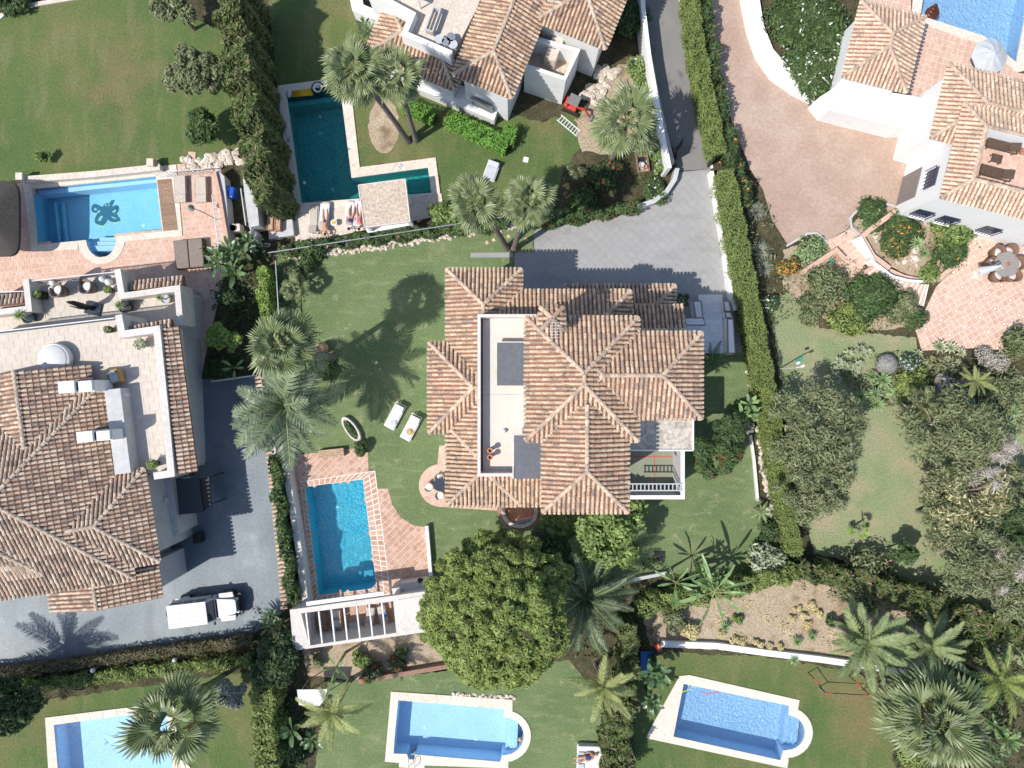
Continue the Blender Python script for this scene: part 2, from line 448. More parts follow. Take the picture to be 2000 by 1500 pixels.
        for (q0, q1) in lines:
            dl = (q1 - q0); n = max(1, int(dl.length / .38)); dl /= n
            for i in range(n):
                p = q0 + dl * (i + .5)
                if not rim and not vis(p, p.z, r): continue
                up = dl.normalized(); axx = up.cross(Vector((0, 0, 1))).normalized(); nz = axx.cross(up)
                M = Matrix((axx, up, nz)).transposed(); vs = []
                rv = rng.random()
                for (rr, yy, zz) in ((.13, -.22, .035), (.105, .20, .0)):
                    for j in range(6):
                        an = math.pi * j / 5; vs.append(p + M @ Vector((rr * math.cos(an), yy, zz + .02 + rr * .85 * math.sin(an))))
                ridges.add(vs, [(j, j + 1, 7 + j, 6 + j)[::-1] for j in range(5)] + [tuple(range(6))], rv)
    dk = deck.build('roof', m_deck, parent=parent)
    base_me = tile_mesh(m_tile, tl * 1.12)
    T.sort(key=lambda t: -t[2] + (0 if prefer is None else ((t[0].x - prefer[0]) ** 2 + (t[0].y - prefer[1]) ** 2) * .01))
    for p, M, f, cwf in T[:limit]:
        o = bpy.data.objects.new(name, base_me); COL.objects.link(o); o.parent = dk
        M4 = M.to_4x4(); o.matrix_local = Matrix.Translation(p - org) @ M4 @ Matrix.Diagonal((cwf, f, 1, 1))
    bv = np.array([tuple(v.co) for v in base_me.vertices]); bf = [tuple(q.vertices) for q in base_me.polygons]; nv = len(bv)
    rest = T[limit:]
    if rest:
        V_ = np.zeros((len(rest) * nv, 3)); F = []; Rr = []
        for i, (p, M, f, cwf) in enumerate(rest):
            A = np.array(M); V_[i * nv:(i + 1) * nv] = (bv * np.array([cwf, f, 1])) @ A.T + np.array(p)
            F += [tuple(i * nv + q for q in ff) for ff in bf]; Rr += [rng.random()] * len(bf)
        mb = MB(); mb.v = [tuple(q) for q in V_]; mb.f = F; mb.r = Rr; mb.m = [0] * len(F)
        mb.build(name + 's', m_tile, parent=dk, kind='stuff')
    if ridges.v: ridges.build('ridge_tiles', m_ridge, parent=dk, kind='stuff')
    return dk
# ------------------------------------------------------------------ materials
m_lawn = mat('lawn_grass', [(.074, .128, .044), (.104, .150, .052), (.155, .165, .068)], .14, .95, fine=7, fine_amt=.25, patch=((.215, .165, .085), .16, .50, .25), streak=((.19, .19, .09), .7, 1.5, .4, .55), bump=.25, bscale=25, spec=.1)
m_lawn2 = mat('lawn_grass_house', [(.115, .170, .076), (.145, .198, .088), (.185, .225, .112)], .3, .95, fine=9, fine_amt=.28, patch=((.33, .31, .18), 1.1, .58, .16), streak=((.25, .28, .15), 1.4, .5, 1.5, .45), bump=.3, bscale=25, spec=.1)
m_lawn3 = mat('lawn_grass_dry', [(.20, .26, .125), (.25, .29, .155), (.30, .30, .18)], .35, .95, fine=9, fine_amt=.3, patch=((.38, .31, .21), .4, .50, .25), bump=.3, bscale=25, spec=.1)
m_soil = mat('dry_soil', [(.35, .275, .19), (.43, .345, .25), (.29, .22, .15)], .5, .95, fine=8, fine_amt=.4, patch=((.17, .13, .08), 1.0, .54, .2), streak=((.50, .42, .32), .8, 1, 1, .6), bump=.6, bscale=12, spec=.1)
m_dark = mat('dark_leaf_litter', [(.045, .045, .022), (.075, .07, .04), (.12, .10, .06)], 1.2, .95, fine=8, fine_amt=.6, bump=.6, bscale=12, spec=.1)  # dark brown litter tone for open ground and beds
m_gravel = mat('grey_gravel', [(.25, .25, .26), (.33, .33, .34)], 2, .9, fine=22, fine_amt=.9, bump=.8, bscale=30)
m_asph = mat('asphalt', [(.21, .205, .198), (.25, .243, .235)], .5, .9, fine=30, fine_amt=.2, patch=((.12, .115, .11), .6, .6, .1), bump=.2, bscale=40)
m_slab = mat('grey_driveway_slab', [(.335, .333, .332), (.37, .366, .362)], .35, .8, fine=4, fine_amt=.06, rcols=[(.33, .33, .33), (.362, .358, .355), (.345, .345, .348)], rnd=.5, patch=((.29, .288, .285), .25, .54, .25), streak=((.25, .25, .25), .5, .5, 1.6, .5))
m_joint = mat('slab_joint', [(.285, .285, .285), (.31, .31, .305)], 2, .9)
m_stamp = mat('stamped_blue_grey_concrete', [(.105, .145, .175), (.145, .185, .215), (.20, .235, .26)], .22, .56, fine=6, fine_amt=.18, patch=((.30, .33, .345), .3, .55, .2), vor=(1.8, (.13, .16, .18), .04, .3), bump=.3, bscale=5, spec=.55, streak=((.085, .115, .14), .5, 1.4, .5, .6))
m_pink = mat('pink_brushed_concrete', [(.39, .275, .215), (.43, .315, .25), (.49, .38, .31)], .3, .85, fine=5, fine_amt=.15, patch=((.56, .44, .37), .22, .55, .25), bump=.1, bscale=18)
m_cream = mat('cream_stone', [(.60, .52, .44), (.68, .61, .53)], .8, .75, fine=6, fine_amt=.25, bump=.1)
m_creamt = mat('cream_terrace_tile', [(.56, .50, .43), (.61, .55, .48)], .5, .7, fine=5, fine_amt=.10, rcols=[(.57, .51, .445), (.60, .54, .47), (.62, .56, .49)], rnd=.5)
m_terrac = mat('terracotta_tile', [(.46, .27, .19), (.55, .35, .26)], 1.2, .75, fine=6, fine_amt=.25, rcols=[(.44, .25, .17), (.52, .33, .24), (.57, .38, .29), (.49, .29, .21), (.60, .43, .34)], rnd=.6, bump=.1)
m_terracp = mat('pale_terracotta_tile', [(.58, .38, .29), (.66, .47, .38)], .9, .75, fine=6, fine_amt=.2, rcols=[(.56, .36, .27), (.62, .43, .34), (.66, .48, .39), (.60, .40, .31)], rnd=.6, bump=.1)
m_grout = mat('pale_grout', [(.66, .55, .47), (.72, .62, .54)], 1, .9)
m_wgrout = mat('white_grout', [(.74, .68, .62), (.80, .75, .70)], 1, .9)
m_white = mat('white_render', [(.74, .745, .75), (.80, .80, .79)], .7, .85, fine=3, fine_amt=.08, patch=((.62, .61, .58), .9, .60, .15))
m_white2 = mat('bright_white_render', [(.80, .80, .79), (.85, .85, .84)], .7, .85, fine=3, fine_amt=.08, patch=((.68, .67, .64), .9, .60, .15))
m_offw = mat('off_white_render', [(.58, .55, .51), (.68, .64, .60)], .5, .85, fine=4, fine_amt=.15, patch=((.50, .43, .36), 1.1, .64, .1))
m_greyr = mat('pale_grey_render', [(.48, .48, .49), (.55, .55, .55)], .6, .85, fine=4, fine_amt=.1)
m_conc = mat('weathered_concrete', [(.42, .38, .33), (.50, .46, .40), (.56, .53, .48)], .7, .9, fine=4, fine_amt=.4, patch=((.30, .26, .21), 1.6, .62, .12), bump=.2)
m_concb = mat('weathered_beige_concrete', [(.50, .41, .32), (.58, .49, .40)], .7, .9, fine=5, fine_amt=.35, patch=((.40, .31, .22), 2.0, .6, .1), bump=.2)
TC = [(.52, .38, .26), (.60, .46, .33), (.57, .40, .28), (.44, .30, .21), (.66, .53, .39), (.54, .39, .28), (.27, .22, .19), (.60, .45, .32), (.50, .33, .23), (.62, .49, .36), (.36, .26, .20)]
TC = [(c[0] * .97, c[1] * .96, c[2] * .94) for c in TC]
m_tile = mat('clay_roof_tile', [(.44, .32, .22), (.64, .49, .36)], 1.2, .85, fine=14, fine_amt=.5, rcols=TC, rnd=.72, bump=.3, bscale=25, patch=((.22, .18, .15), 1.7, .57, .10))
TC2 = [(.47, .35, .26), (.60, .49, .38), (.38, .28, .21), (.30, .24, .19), (.66, .55, .44), (.52, .36, .27), (.24, .20, .17), (.55, .44, .34), (.43, .33, .26), (.62, .50, .38)]
m_tile2 = mat('old_clay_roof_tile', [(.34, .26, .2), (.6, .48, .37)], 3, .88, fine=14, fine_amt=.5, rcols=TC2, rnd=.8, bump=.3, bscale=25, patch=((.17, .14, .12), 2.2, .60, .08))
TC3 = [(.62, .46, .33), (.72, .57, .43), (.55, .41, .30), (.66, .46, .34), (.45, .36, .28), (.76, .62, .48)]
m_tile3 = mat('sunbleached_clay_tile', [(.5, .38, .28), (.76, .6, .45)], 3, .85, fine=14, fine_amt=.5, rcols=TC3, rnd=.75, bump=.3, bscale=25, patch=((.33, .27, .22), 2.0, .60, .08))
m_deckc = mat('roof_channel_clay', [(.25, .12, .085), (.33, .17, .12), (.20, .11, .08)], 1.5, .9, fine=10, fine_amt=.5)
m_deckc2 = mat('old_roof_channel_clay', [(.19, .095, .065), (.27, .135, .09), (.13, .075, .055)], 1.5, .9, fine=10, fine_amt=.5)
m_ridge = mat('ridge_clay', [(.46, .34, .25), (.60, .46, .35)], 2, .88, fine=10, fine_amt=.4, rcols=[(.54, .40, .30), (.62, .49, .37), (.46, .34, .26), (.34, .27, .22)], rnd=.7)
m_ridge2 = mat('old_ridge_clay', [(.42, .33, .25), (.56, .46, .36)], 2, .88, fine=10, fine_amt=.4, rcols=[(.46, .37, .29), (.56, .46, .37), (.37, .29, .23)], rnd=.6)
m_slate = mat('grey_awning_fabric', [(.125, .134, .152), (.15, .158, .175)], 1.0, .7, fine=4, fine_amt=.1)
m_glass = mat('dark_window_glass', [(.03, .045, .06), (.05, .06, .08)], 1, .1, spec=.6)
m_metal = mat('grey_metal', [(.33, .35, .37), (.42, .44, .46)], 2, .4, metal=.5)
m_alu = mat('pale_aluminium', [(.60, .62, .63), (.68, .70, .70)], 2, .35, metal=.3)
m_blackm = mat('black_metal', [(.018, .02, .025), (.03, .032, .036)], 2, .5)
m_wht = mat('white_paint', [(.68, .68, .68), (.74, .74, .74)], 2, .4)
m_carw = mat('white_car_paint', [(.60, .61, .62), (.64, .65, .66)], 1, .5, spec=.35)
m_rubber = mat('black_rubber', [(.015, .015, .015), (.025, .025, .025)], 4, .7)
m_wood = mat('brown_wood_decking', [(.24, .15, .10), (.32, .21, .14)], 3, .8, fine=12, fine_amt=.4, rcols=[(.26, .165, .11), (.33, .22, .155)], rnd=.5)
m_woodp = mat('pale_wood', [(.42, .30, .20), (.50, .37, .26)], 3, .8, fine=12, fine_amt=.4)
m_rattan = mat('brown_rattan', [(.075, .050, .038), (.12, .082, .06)], 9, .8, fine=30, fine_amt=.6)
m_rattanp = mat('grey_brown_rattan', [(.17, .135, .115), (.23, .185, .155)], 9, .8, fine=30, fine_amt=.5)
m_taupe = mat('taupe_fabric', [(.235, .19, .17), (.27, .22, .195)], 2, .9, fine=10, fine_amt=.2)
m_beigef = mat('beige_fabric', [(.50, .44, .37), (.56, .50, .43)], 2, .9, fine=10, fine_amt=.2)
m_cloth = mat('white_cloth', [(.64, .64, .65), (.72, .72, .71)], 3, .95, fine=8, fine_amt=.1, bump=.3, bscale=9)
m_clay = mat('terracotta_pot', [(.44, .20, .12), (.54, .28, .18)], 4, .8, fine=10, fine_amt=.3)
m_stone = mat('limestone_rock', [(.48, .40, .32), (.62, .55, .47), (.38, .31, .24)], 3, .9, fine=8, fine_amt=.5, rcols=[(.6, .53, .45), (.5, .42, .34), (.68, .62, .55)], rnd=.5, bump=.6, bscale=10)
m_skin = mat('skin', [(.46, .24, .15), (.52, .29, .19)], 4, .6)
m_hair = mat('dark_hair', [(.025, .015, .012), (.05, .03, .02)], 8, .7)
m_brick = mat('red_brick_edging', [(.26, .15, .11), (.34, .21, .16)], 3, .85, fine=12, fine_amt=.4)
m_marble = mat('white_marble_paving', [(.70, .72, .72), (.78, .79, .79), (.62, .64, .65)], 1.2, .45, fine=5, fine_amt=.25, rcols=[(.70, .72, .72), (.78, .79, .78), (.74, .74, .72)], rnd=.4)
def cm(name, c, rough=.6, **k):
    return mat(name, [tuple(x * .93 for x in c), tuple(min(1, x * 1.07) for x in c)], 3, rough, **k)
m_green = cm('squash_court_green', (.25, .27, .205), .8)
m_redl = cm('red_line_paint', (.50, .10, .07))
m_blue = cm('blue_plastic', (.02, .09, .42), .35)
m_red = cm('red_paint', (.55, .07, .05), .5)
m_yel = cm('yellow_vinyl', (.75, .45, .02), .35)
m_org = cm('orange_vinyl', (.80, .25, .03), .35)
m_lime = cm('lime_vinyl', (.45, .60, .03), .35)
m_pinkc = cm('pink_cloth', (.72, .15, .25), .8)
m_navy = cm('navy_cloth', (.04, .06, .18), .8)
m_teal = cm('green_plastic_lid', (.06, .30, .24), .6)
m_brownv = cm('brown_vinyl', (.09, .03, .02), .3)
m_navyb = cm('navy_bars', (.03, .035, .12), .5)
m_umb = cm('pale_grey_canvas', (.50, .53, .56), .9)
m_straw = cm('straw', (.55, .36, .19), .9)

# ------------------------------------------------------------------ pools
m_cop = mat('cream_coping_stone', [(.66, .58, .49), (.73, .66, .57)], .9, .75, fine=5, fine_amt=.22, bump=.1, rcols=[(.66, .585, .50), (.70, .625, .54), (.73, .66, .575)], rnd=.6, patch=((.54, .46, .38), 1.6, .60, .14))
def basin(nm, c1, c2, sc_=14): return mat(nm, [c1, c2], .7, .6, fine=sc_, fine_amt=.45, contrast=.8)  # fine mottling: mosaic variation that also stands in for light ripples under water
m_b_light = basin('pale_blue_mosaic', (.48, .64, .85), (.56, .71, .89))
m_b_blue = basin('blue_mosaic', (.26, .56, .74), (.36, .66, .80))
m_b_teal = basin('deep_teal_mosaic', (.07, .42, .41), (.13, .55, .52), 9)
m_b_cyan = basin('cyan_render', (.14, .56, .71), (.25, .67, .79), 7)
w_clear = water_mat('clear_pool_water', (.78, .91, .96), .04, 3)
w_rip = water_mat('rippled_pool_water', (.76, .90, .96), .6, 6)
w_cyan = water_mat('cyan_pool_water', (.62, .90, .96), .8, 5)
w_teal = water_mat('teal_pool_water', (.55, .86, .90), .8, 5)
def ccw(q): return q if area2(q) > 0 else q[::-1]
def pool(label, water_px, cop_px, depth, mc, mbs, mw, zc=.06, zw=-.07, joint=1.1, group=None):
    wp = [(p.x, p.y) for p in PP(water_px, 0)]; wp = ccw(wp)
    cx = sum(p[0] for p in wp) / len(wp); cy = sum(p[1] for p in wp) / len(wp)
    t = thing('swimming_pool', label, 'pool', (cx, cy, 0), group=group)
    POOLS.append(wp)
    b = MB(); n = len(wp)
    b.poly(wp, -depth, r=.5)
    vs = [(p[0], p[1], .0) for p in wp] + [(p[0], p[1], -depth) for p in wp]
    b.add(vs, [(i, (i + 1) % n, n + (i + 1) % n, n + i) for i in range(n)], .5)
    b.build('basin', mbs, t)
    wt = MB(); wt.poly(wp, zw); wt.build('water', mw, t)
    if cop_px:
        cp = ccw([(p.x, p.y) for p in PP(cop_px, 0)])
        c = MB(); c.prism(cp, -.02, zc - .006, r=.3, holes=[wp]); c.build('coping', mc, t)
    return t, wp
def coping_slabs(parent, inner_px, outer_px, z0, z1, m, pitch=1.0, limit=300, gap=.012, closed=False):
    """inner and outer are matching point lists: each segment is cut into slabs, each a part"""
    I, O = PP(inner_px, 0), PP(outer_px, 0); n = len(I); org = root_of(parent).location
    for i in range(n if closed else n - 1):
        a, b, c, d = I[i], I[(i + 1) % n], O[(i + 1) % n], O[i]
        L = max((b - a).length, (c - d).length); k = max(1, round(L / pitch))
        for j in range(k):
            f0, f1 = j / k + gap / L, (j + 1) / k - gap / L
            q = [a.lerp(b, f0), a.lerp(b, f1), d.lerp(c, f1), d.lerp(c, f0)]
            if all(abs(p.x) > 36.5 or abs(p.y) > 27.5 for p in q): continue
            mb = MB(); q = ccw([(p.x, p.y) for p in q]); mb.prism(q, z0, z1 + rng.random() * .003)
            mb.build('coping_slab', m, parent)
# main pool
tP3, wP3 = pool('turquoise rectangular pool with white gridded terracotta surround, its long side beside the hedge', [(596, 951), (709, 936), (736, 1148), (622, 1163)], None, 1.6, m_terrac, m_b_cyan, w_cyan)
# octopus pool
bul = [(228, 462)] + arc(198.5, 464, 30, 39, 2, -182, 14)[1:-1] + [(169, 469)]
P1w = [(64, 369), (306, 345), (318, 452)] + bul + [(74, 478)]
tP1, wP1 = pool('blue pool with an octopus mosaic, a rounded step bay and brown decking', P1w, [(45, 350), (345, 322), (357, 461), (244, 472)] + arc(198.5, 468, 46, 48, -5, -175, 14) + [(153, 487), (63, 492)], 1.5, m_cop, m_b_blue, w_clear)
# teal L pool
tP2, wP2 = pool('dark teal L-shaped pool with cream stone edge', [(559, 180), (664, 166), (687, 348), (836, 328), (843, 377), (589, 397)], [(542, 168), (683, 150), (703, 327), (851, 308), (860, 378), (588, 415), (570, 415)], 1.5, m_cop, m_b_teal, w_teal)
# dolphin pool
tP4, wP4 = pool('pale blue pool with a dolphin mosaic, partly under a fan palm', [(106, 1415), (325, 1385), (341, 1530), (119, 1560)], [(89, 1401), (340, 1370), (350, 1480), (372, 1497), (372, 1570), (100, 1580)], 1.3, m_cop, m_b_light, w_clear)
# middle bottom pool
P5w = [(778, 1367), (985, 1384), (984, 1400)] + arc(984, 1437, 39, 37, 85, -85, 12) + [(981, 1474), (977, 1487), (811, 1473), (809, 1483), (798, 1482), (795, 1472), (769, 1471), (771, 1440)]
P5c = [(764, 1350), (1001, 1366), (1001, 1384)] + arc(984, 1437, 53, 51, 72, -72, 12) + [(993, 1487), (993, 1500), (830, 1494), (829, 1500), (780, 1498), (779, 1489), (752, 1487)]
tP5, wP5 = pool('light blue pool with round steps and a chrome ladder, between two lawns', P5w, P5c, 1.35, m_cop, m_b_light, w_clear)
P6w = [(1335, 1335), (1541, 1378), (1540, 1396)] + arc(1535, 1430, 37, 34, 80, -88, 12) + [(1530, 1465), (1524, 1484), (1315, 1438)]
P6c = [(1327, 1320), (1347, 1318), (1561, 1367), (1558, 1385)] + arc(1535, 1430, 52, 50, 65, -88, 12) + [(1540, 1482), (1537, 1500), (1262, 1441), (1266, 1430)]
tP6, wP6 = pool('rippled bright blue pool with round steps, below the long garden wall', P6w, P6c, 1.35, m_cop, m_b_light, w_rip)
tP7, wP7 = pool('sunlit blue pool beside the pale grey parasol', [(1815, -90), (1797, 31), (1921, 71), (1984, 122), (2004, 20), (2025, -90)], [(1790, -95), (1779, 40), (1926, 91), (1986, 142), (2015, 135), (2045, -60), (2045, -95)], 1.35, m_cop, m_b_light, w_rip)

# ------------------------------------------------------------------ ground sheets
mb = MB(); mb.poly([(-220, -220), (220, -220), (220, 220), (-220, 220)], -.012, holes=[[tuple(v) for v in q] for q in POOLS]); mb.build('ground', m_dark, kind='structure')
z1, z2, z3 = 0.0, .006, .012
sheet('lawn_northwest', [(-20, 50), (17, 18), (150, -12), (300, -40), (318, 5), (336, 20), (385, 40), (440, 60), (455, 200), (468, 310), (335, 330), (50, 350), (-20, 358)], z1, m_lawn)
sheet('lawn_north', [(520, -40), (680, -40), (700, 60), (760, 100), (900, 190), (1060, 240), (1160, 200), (1260, 190), (1300, 300), (1250, 395), (1050, 440), (870, 440), (865, 380), (851, 308), (703, 327), (683, 150), (560, 168), (540, 165)], z1, m_lawn)
sheet('soil_patch', arc(750, 245, 30, 55, 0, 360, 18)[:-1], z2, m_soil)
sheet('garden_soil_north', [(1140, 210), (1200, 130), (1250, 120), (1290, 220), (1270, 290), (1200, 305), (1135, 295), (1125, 250)], z3, m_soil)
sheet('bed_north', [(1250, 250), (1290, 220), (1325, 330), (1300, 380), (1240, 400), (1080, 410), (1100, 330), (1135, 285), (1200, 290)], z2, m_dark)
sheet('gravel_strip', [(530, 210), (545, 200), (572, 385), (560, 410), (548, 400)], z2, m_gravel)
sheet('lawn_house', [(545, 490), (620, 492), (700, 485), (870, 462), (1000, 446), (1043, 440), (1043, 492), (1005, 492), (1005, 700), (1340, 700), (1464, 690), (1470, 850), (1490, 1010), (1530, 1080), (1500, 1120), (1290, 1120), (1100, 1190), (850, 1205), (598, 1205), (560, 900), (500, 740), (530, 620)], z1, m_lawn2)
sheet('driveway', [(1043, 440), (1125, 425), (1245, 407), (1282, 396), (1305, 378), (1322, 350), (1325, 334), (1388, 330), (1402, 400), (1425, 500), (1432, 560), (1437, 660), (1340, 660), (1005, 660), (1005, 492), (1043, 492)], z2, m_joint)
sheet('access_road', [(1250, -60), (1316, -60), (1328, 20), (1350, 130), (1388, 330), (1325, 336), (1318, 310), (1297, 235), (1275, 120), (1262, 30)], z2, m_asph)
sheet('road_edge_strip', [(1316, -60), (1321, -60), (1333, 20), (1356, 130), (1393, 328), (1388, 330), (1350, 130), (1328, 20)], z3, m_white)
sheet('blue_grey_driveway', [(384, 742), (498, 732), (512, 800), (530, 920), (556, 1195), (486, 1244), (0, 1312), (-90, 1325), (-90, 1080), (250, 1080), (300, 900), (380, 900)], z2, m_stamp)
sheet('pink_driveway', [(1372, -60), (1450, -60), (1458, 40), (1480, 110), (1520, 165), (1600, 205), (1640, 215), (1770, 240), (1790, 330), (1760, 420), (1700, 400), (1668, 420), (1655, 448), (1614, 470), (1610, 460), (1580, 455), (1540, 480), (1508, 430), (1490, 370), (1465, 330), (1430, 240), (1395, 120), (1382, 40)], z2, m_pink)
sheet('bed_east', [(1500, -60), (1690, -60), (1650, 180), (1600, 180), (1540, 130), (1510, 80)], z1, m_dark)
sheet('lawn_east', [(1500, 580), (1560, 570), (1600, 640), (1790, 660), (1795, 700), (1700, 720), (1900, 780), (2040, 760), (2040, 1330), (1900, 1240), (1750, 1120), (1590, 1080), (1545, 900), (1520, 700)], z1, m_lawn3)
sheet('bed_planted_east', [(1650, 455), (1700, 400), (1760, 420), (1830, 410), (1920, 440), (1900, 500), (1850, 550), (1790, 545), (1720, 510)], z2, m_soil)
sheet('bed_beside_steps', [(1530, 490), (1600, 460), (1640, 480), (1700, 540), (1810, 610), (1790, 640), (1650, 645), (1590, 610), (1530, 560)], z2, m_soil)
sheet('lawn_strip_east', [(1910, 435), (2040, 470), (2040, 500), (1900, 455)], z2, m_lawn)
sheet('soil_south', [(1250, 1180), (1400, 1165), (1570, 1130), (1750, 1180), (1880, 1260), (1840, 1310), (1660, 1300), (1500, 1275), (1270, 1260)], z1, m_soil)
sheet('soil_behind_pergola', [(590, 1265), (830, 1235), (900, 1290), (870, 1310), (700, 1330), (600, 1320)], z1, m_soil)
sheet('lawn_south_middle', [(700, 1330), (760, 1320), (900, 1298), (1110, 1290), (1200, 1390), (1190, 1540), (610, 1540), (640, 1330)], z1, m_lawn2)
sheet('lawn_south_east', [(1300, 1275), (1480, 1280), (1680, 1315), (1740, 1400), (1750, 1540), (1240, 1540), (1240, 1300)], z1, m_lawn)
sheet('lawn_south_west', [(-30, 1385), (280, 1340), (495, 1310), (500, 1640), (-30, 1640)], z1, m_lawn)
# paved terraces
def deck(name, label, outer_px, mg, mt, size, ang, gap, thick=.012, z=.012, **k):
    t = tag(bpy.data.objects.new(name, None), None, None, kind='structure'); COL.objects.link(t)
    o = PP(outer_px, 0); mb = MB(); hs = [q for q in POOLS if all(inside(v, o) for v in q)]
    mb.poly([(p.x, p.y) for p in o], z, holes=hs); g = mb.build('bed', mg, t); g['kind'] = 'structure'
    tile_field(t, ccw([(p.x, p.y) for p in o]), size, ang, gap, thick, z, mt, hole=hs, **k); return t
# ------------------------------------------------------------------ terraces made of tiles
deck('driveway_paving', '', [(1046, 442), (1125, 427), (1245, 409), (1283, 398), (1306, 380), (1323, 352), (1326, 338), (1386, 334), (1400, 400), (1423, 500), (1430, 560), (1435, 655), (1100, 655), (1005, 655), (1005, 494), (1046, 494)], m_joint, m_slab, .50, R(45), .016, z=.010, thick=.010, dz=.002)
deck('pool_terrace_main', '', [(563, 912), (570, 890), (718, 872), (722, 955), (758, 954), (766, 985), (782, 1010), (808, 1026), (834, 1030), (842, 1150), (715, 1172), (600, 1190)], m_grout, m_terrac, .36, R(45), .035, z=.010, thick=.010)
deck('pool_terrace_west', '', [(-30, 400), (50, 350), (355, 320), (430, 318), (447, 430), (440, 530), (400, 700), (392, 745), (355, 745), (340, 560), (-30, 600)], m_grout, m_terracp, .36, R(6), .02, stag=True, z=.008, thick=.008)
deck('pool_terrace_north', '', [(570, 398), (862, 378), (868, 420), (700, 452), (595, 475), (578, 475)], m_conc, m_cream, 1.1, R(7), .012, z=.012, thick=.006)
deck('patio_east', '', [(1905, 458), (2040, 490), (2040, 690), (1900, 680), (1800, 685), (1788, 645), (1828, 560), (1870, 520)], m_wgrout, m_terracp, .40, R(30), .03, z=.010, thick=.010)
deck('pool_terrace_northeast', '', [(1690, -60), (1779, -60), (1779, 40), (1926, 91), (1986, 142), (2040, 150), (2040, 210), (1960, 190), (1830, 200), (1760, 185), (1690, 150)], m_wgrout, m_terracp, .40, R(-15), .025, z=.010, thick=.010)
deck('patio_round', '', arc(862, 948, 44, 42, 100, 262, 16) + [(1010, 1000), (1010, 960), (872, 960), (872, 870), (858, 870)], m_grout, m_terracp, .34, R(20), .015, z=.014, thick=.010)
tile_field(bpy.data.objects['patio_east'], ccw([(p.x, p.y) for p in PP([(1905, 458), (2040, 490), (2040, 690), (1900, 680), (1800, 685), (1788, 645), (1828, 560), (1870, 520)])]), 1.2, R(30), 1.08, .004, .022, m_white2, 'inset_tile', limit=60)
deck('path_steps_east', '', [(1614, 470), (1660, 448), (1680, 462), (1700, 500), (1670, 545), (1640, 520)], m_wgrout, m_terracp, .36, R(35), .02, z=.012, thick=.010, limit=60)
# white-jointed tile border round the main pool: raised pale strips between tiles
def grid_border():
    q = [P(*p) for p in [(596, 951), (709, 936), (736, 1148), (622, 1163)]]
    o = [P(*p) for p in [(587, 940), (733, 919), (764, 1160), (612, 1176)]]
    m = MB()
    m.prism(ccw([(p.x, p.y) for p in o]), .0, .032, r=.2, holes=[wP3]); m.build('coping_bed', m_wgrout, tP3)
    for k in range(4):
        a, b, c, d = q[k], q[(k + 1) % 4], o[(k + 1) % 4], o[k]; n = round((b - a).length / .33)
        org = tP3.location
        for j in range(n):
            for (s0, s1) in (((.03, .46), (.54, .92)) if k == 1 else ((.06, .88),)):
                e = .10
                f0, f1 = (j + e) / n, (j + 1 - e) / n
                z = [a.lerp(b, f0), a.lerp(b, f1), d.lerp(c, f1), d.lerp(c, f0)]
                z = [z[0].lerp(z[3], s0), z[1].lerp(z[2], s0), z[1].lerp(z[2], s1), z[0].lerp(z[3], s1)]
                mm = MB(); mm.prism(ccw([(p.x, p.y) for p in z]), .02, .044); mm.build('border_tile', m_terrac, tP3)
    for k in (1,):  # second row of tiles on the right-hand side
        mm = MB(); a, b = P(754, 962), P(783, 1160)
grid_border()
# coping slabs of the stone-edged pools
coping_slabs(tP1, [(64, 369), (306, 345), (318, 452)] + bul[:1], [(45, 350), (345, 322), (357, 461), (246, 471)], .02, .07, m_cop, .9)
coping_slabs(tP2, [(559, 180), (664, 166), (687, 348), (836, 328), (843, 377)], [(542, 168), (683, 150), (703, 327), (851, 308), (860, 378)], .02, .07, m_cop, 1.3)
coping_slabs(tP4, [(106, 1415), (325, 1385), (341, 1530)], [(89, 1401), (340, 1370), (356, 1532)], .02, .07, m_cop, 1.0)
coping_slabs(tP5, [(778, 1367), (985, 1384)], [(764, 1350), (1001, 1366)], .02, .07, m_cop, 1.0)
# wooden decking over the end of the octopus pool
dk = MB(); t = tP1
for i in range(11):
    y0 = 352 + i * 9.1; a, b, c, d = P(308 + i * 1.1, y0), P(336 + i * 1.15, y0 - 2.5), P(336.9 + i * 1.15, y0 + 6.3), P(309 + i * 1.1, y0 + 8.9)
    mm = MB(); mm.prism(ccw([(p.x, p.y) for p in (a, b, c, d)]), -.02, .085); mm.build('deck_plank', m_wood, t)
# steps under water: treads in the rounded bays
def steps(t, px_lines, depth0, m):
    for i, (a, b, c, d) in enumerate(px_lines):
        mm = MB(); q = ccw([(p.x, p.y) for p in PP([a, b, c, d])]); mm.prism(q, -1.3, depth0 - .17 * i, r=.4); mm.build('step', m, t)
steps(tP1, [((172, 489), (224, 487), (228, 477), (169, 478)), ((169, 478), (229, 476), (229, 468), (169, 469)), ((169, 469), (229, 467), (228, 459), (168, 460))][0:3], -.35, m_b_light)
steps(tP5, [((1005, 1407), (1012, 1413), (1010, 1462), (1003, 1468)), ((997, 1402), (1005, 1405), (1003, 1470), (995, 1473)), ((989, 1400), (997, 1400), (995, 1474), (987, 1475))], -.3, m_b_light)
steps(tP6, [((1558, 1404), (1565, 1412), (1560, 1452), (1551, 1460)), ((1550, 1399), (1558, 1402), (1551, 1462), (1543, 1464)), ((1542, 1396), (1550, 1398), (1543, 1465), (1534, 1466))], -.3, m_b_light)
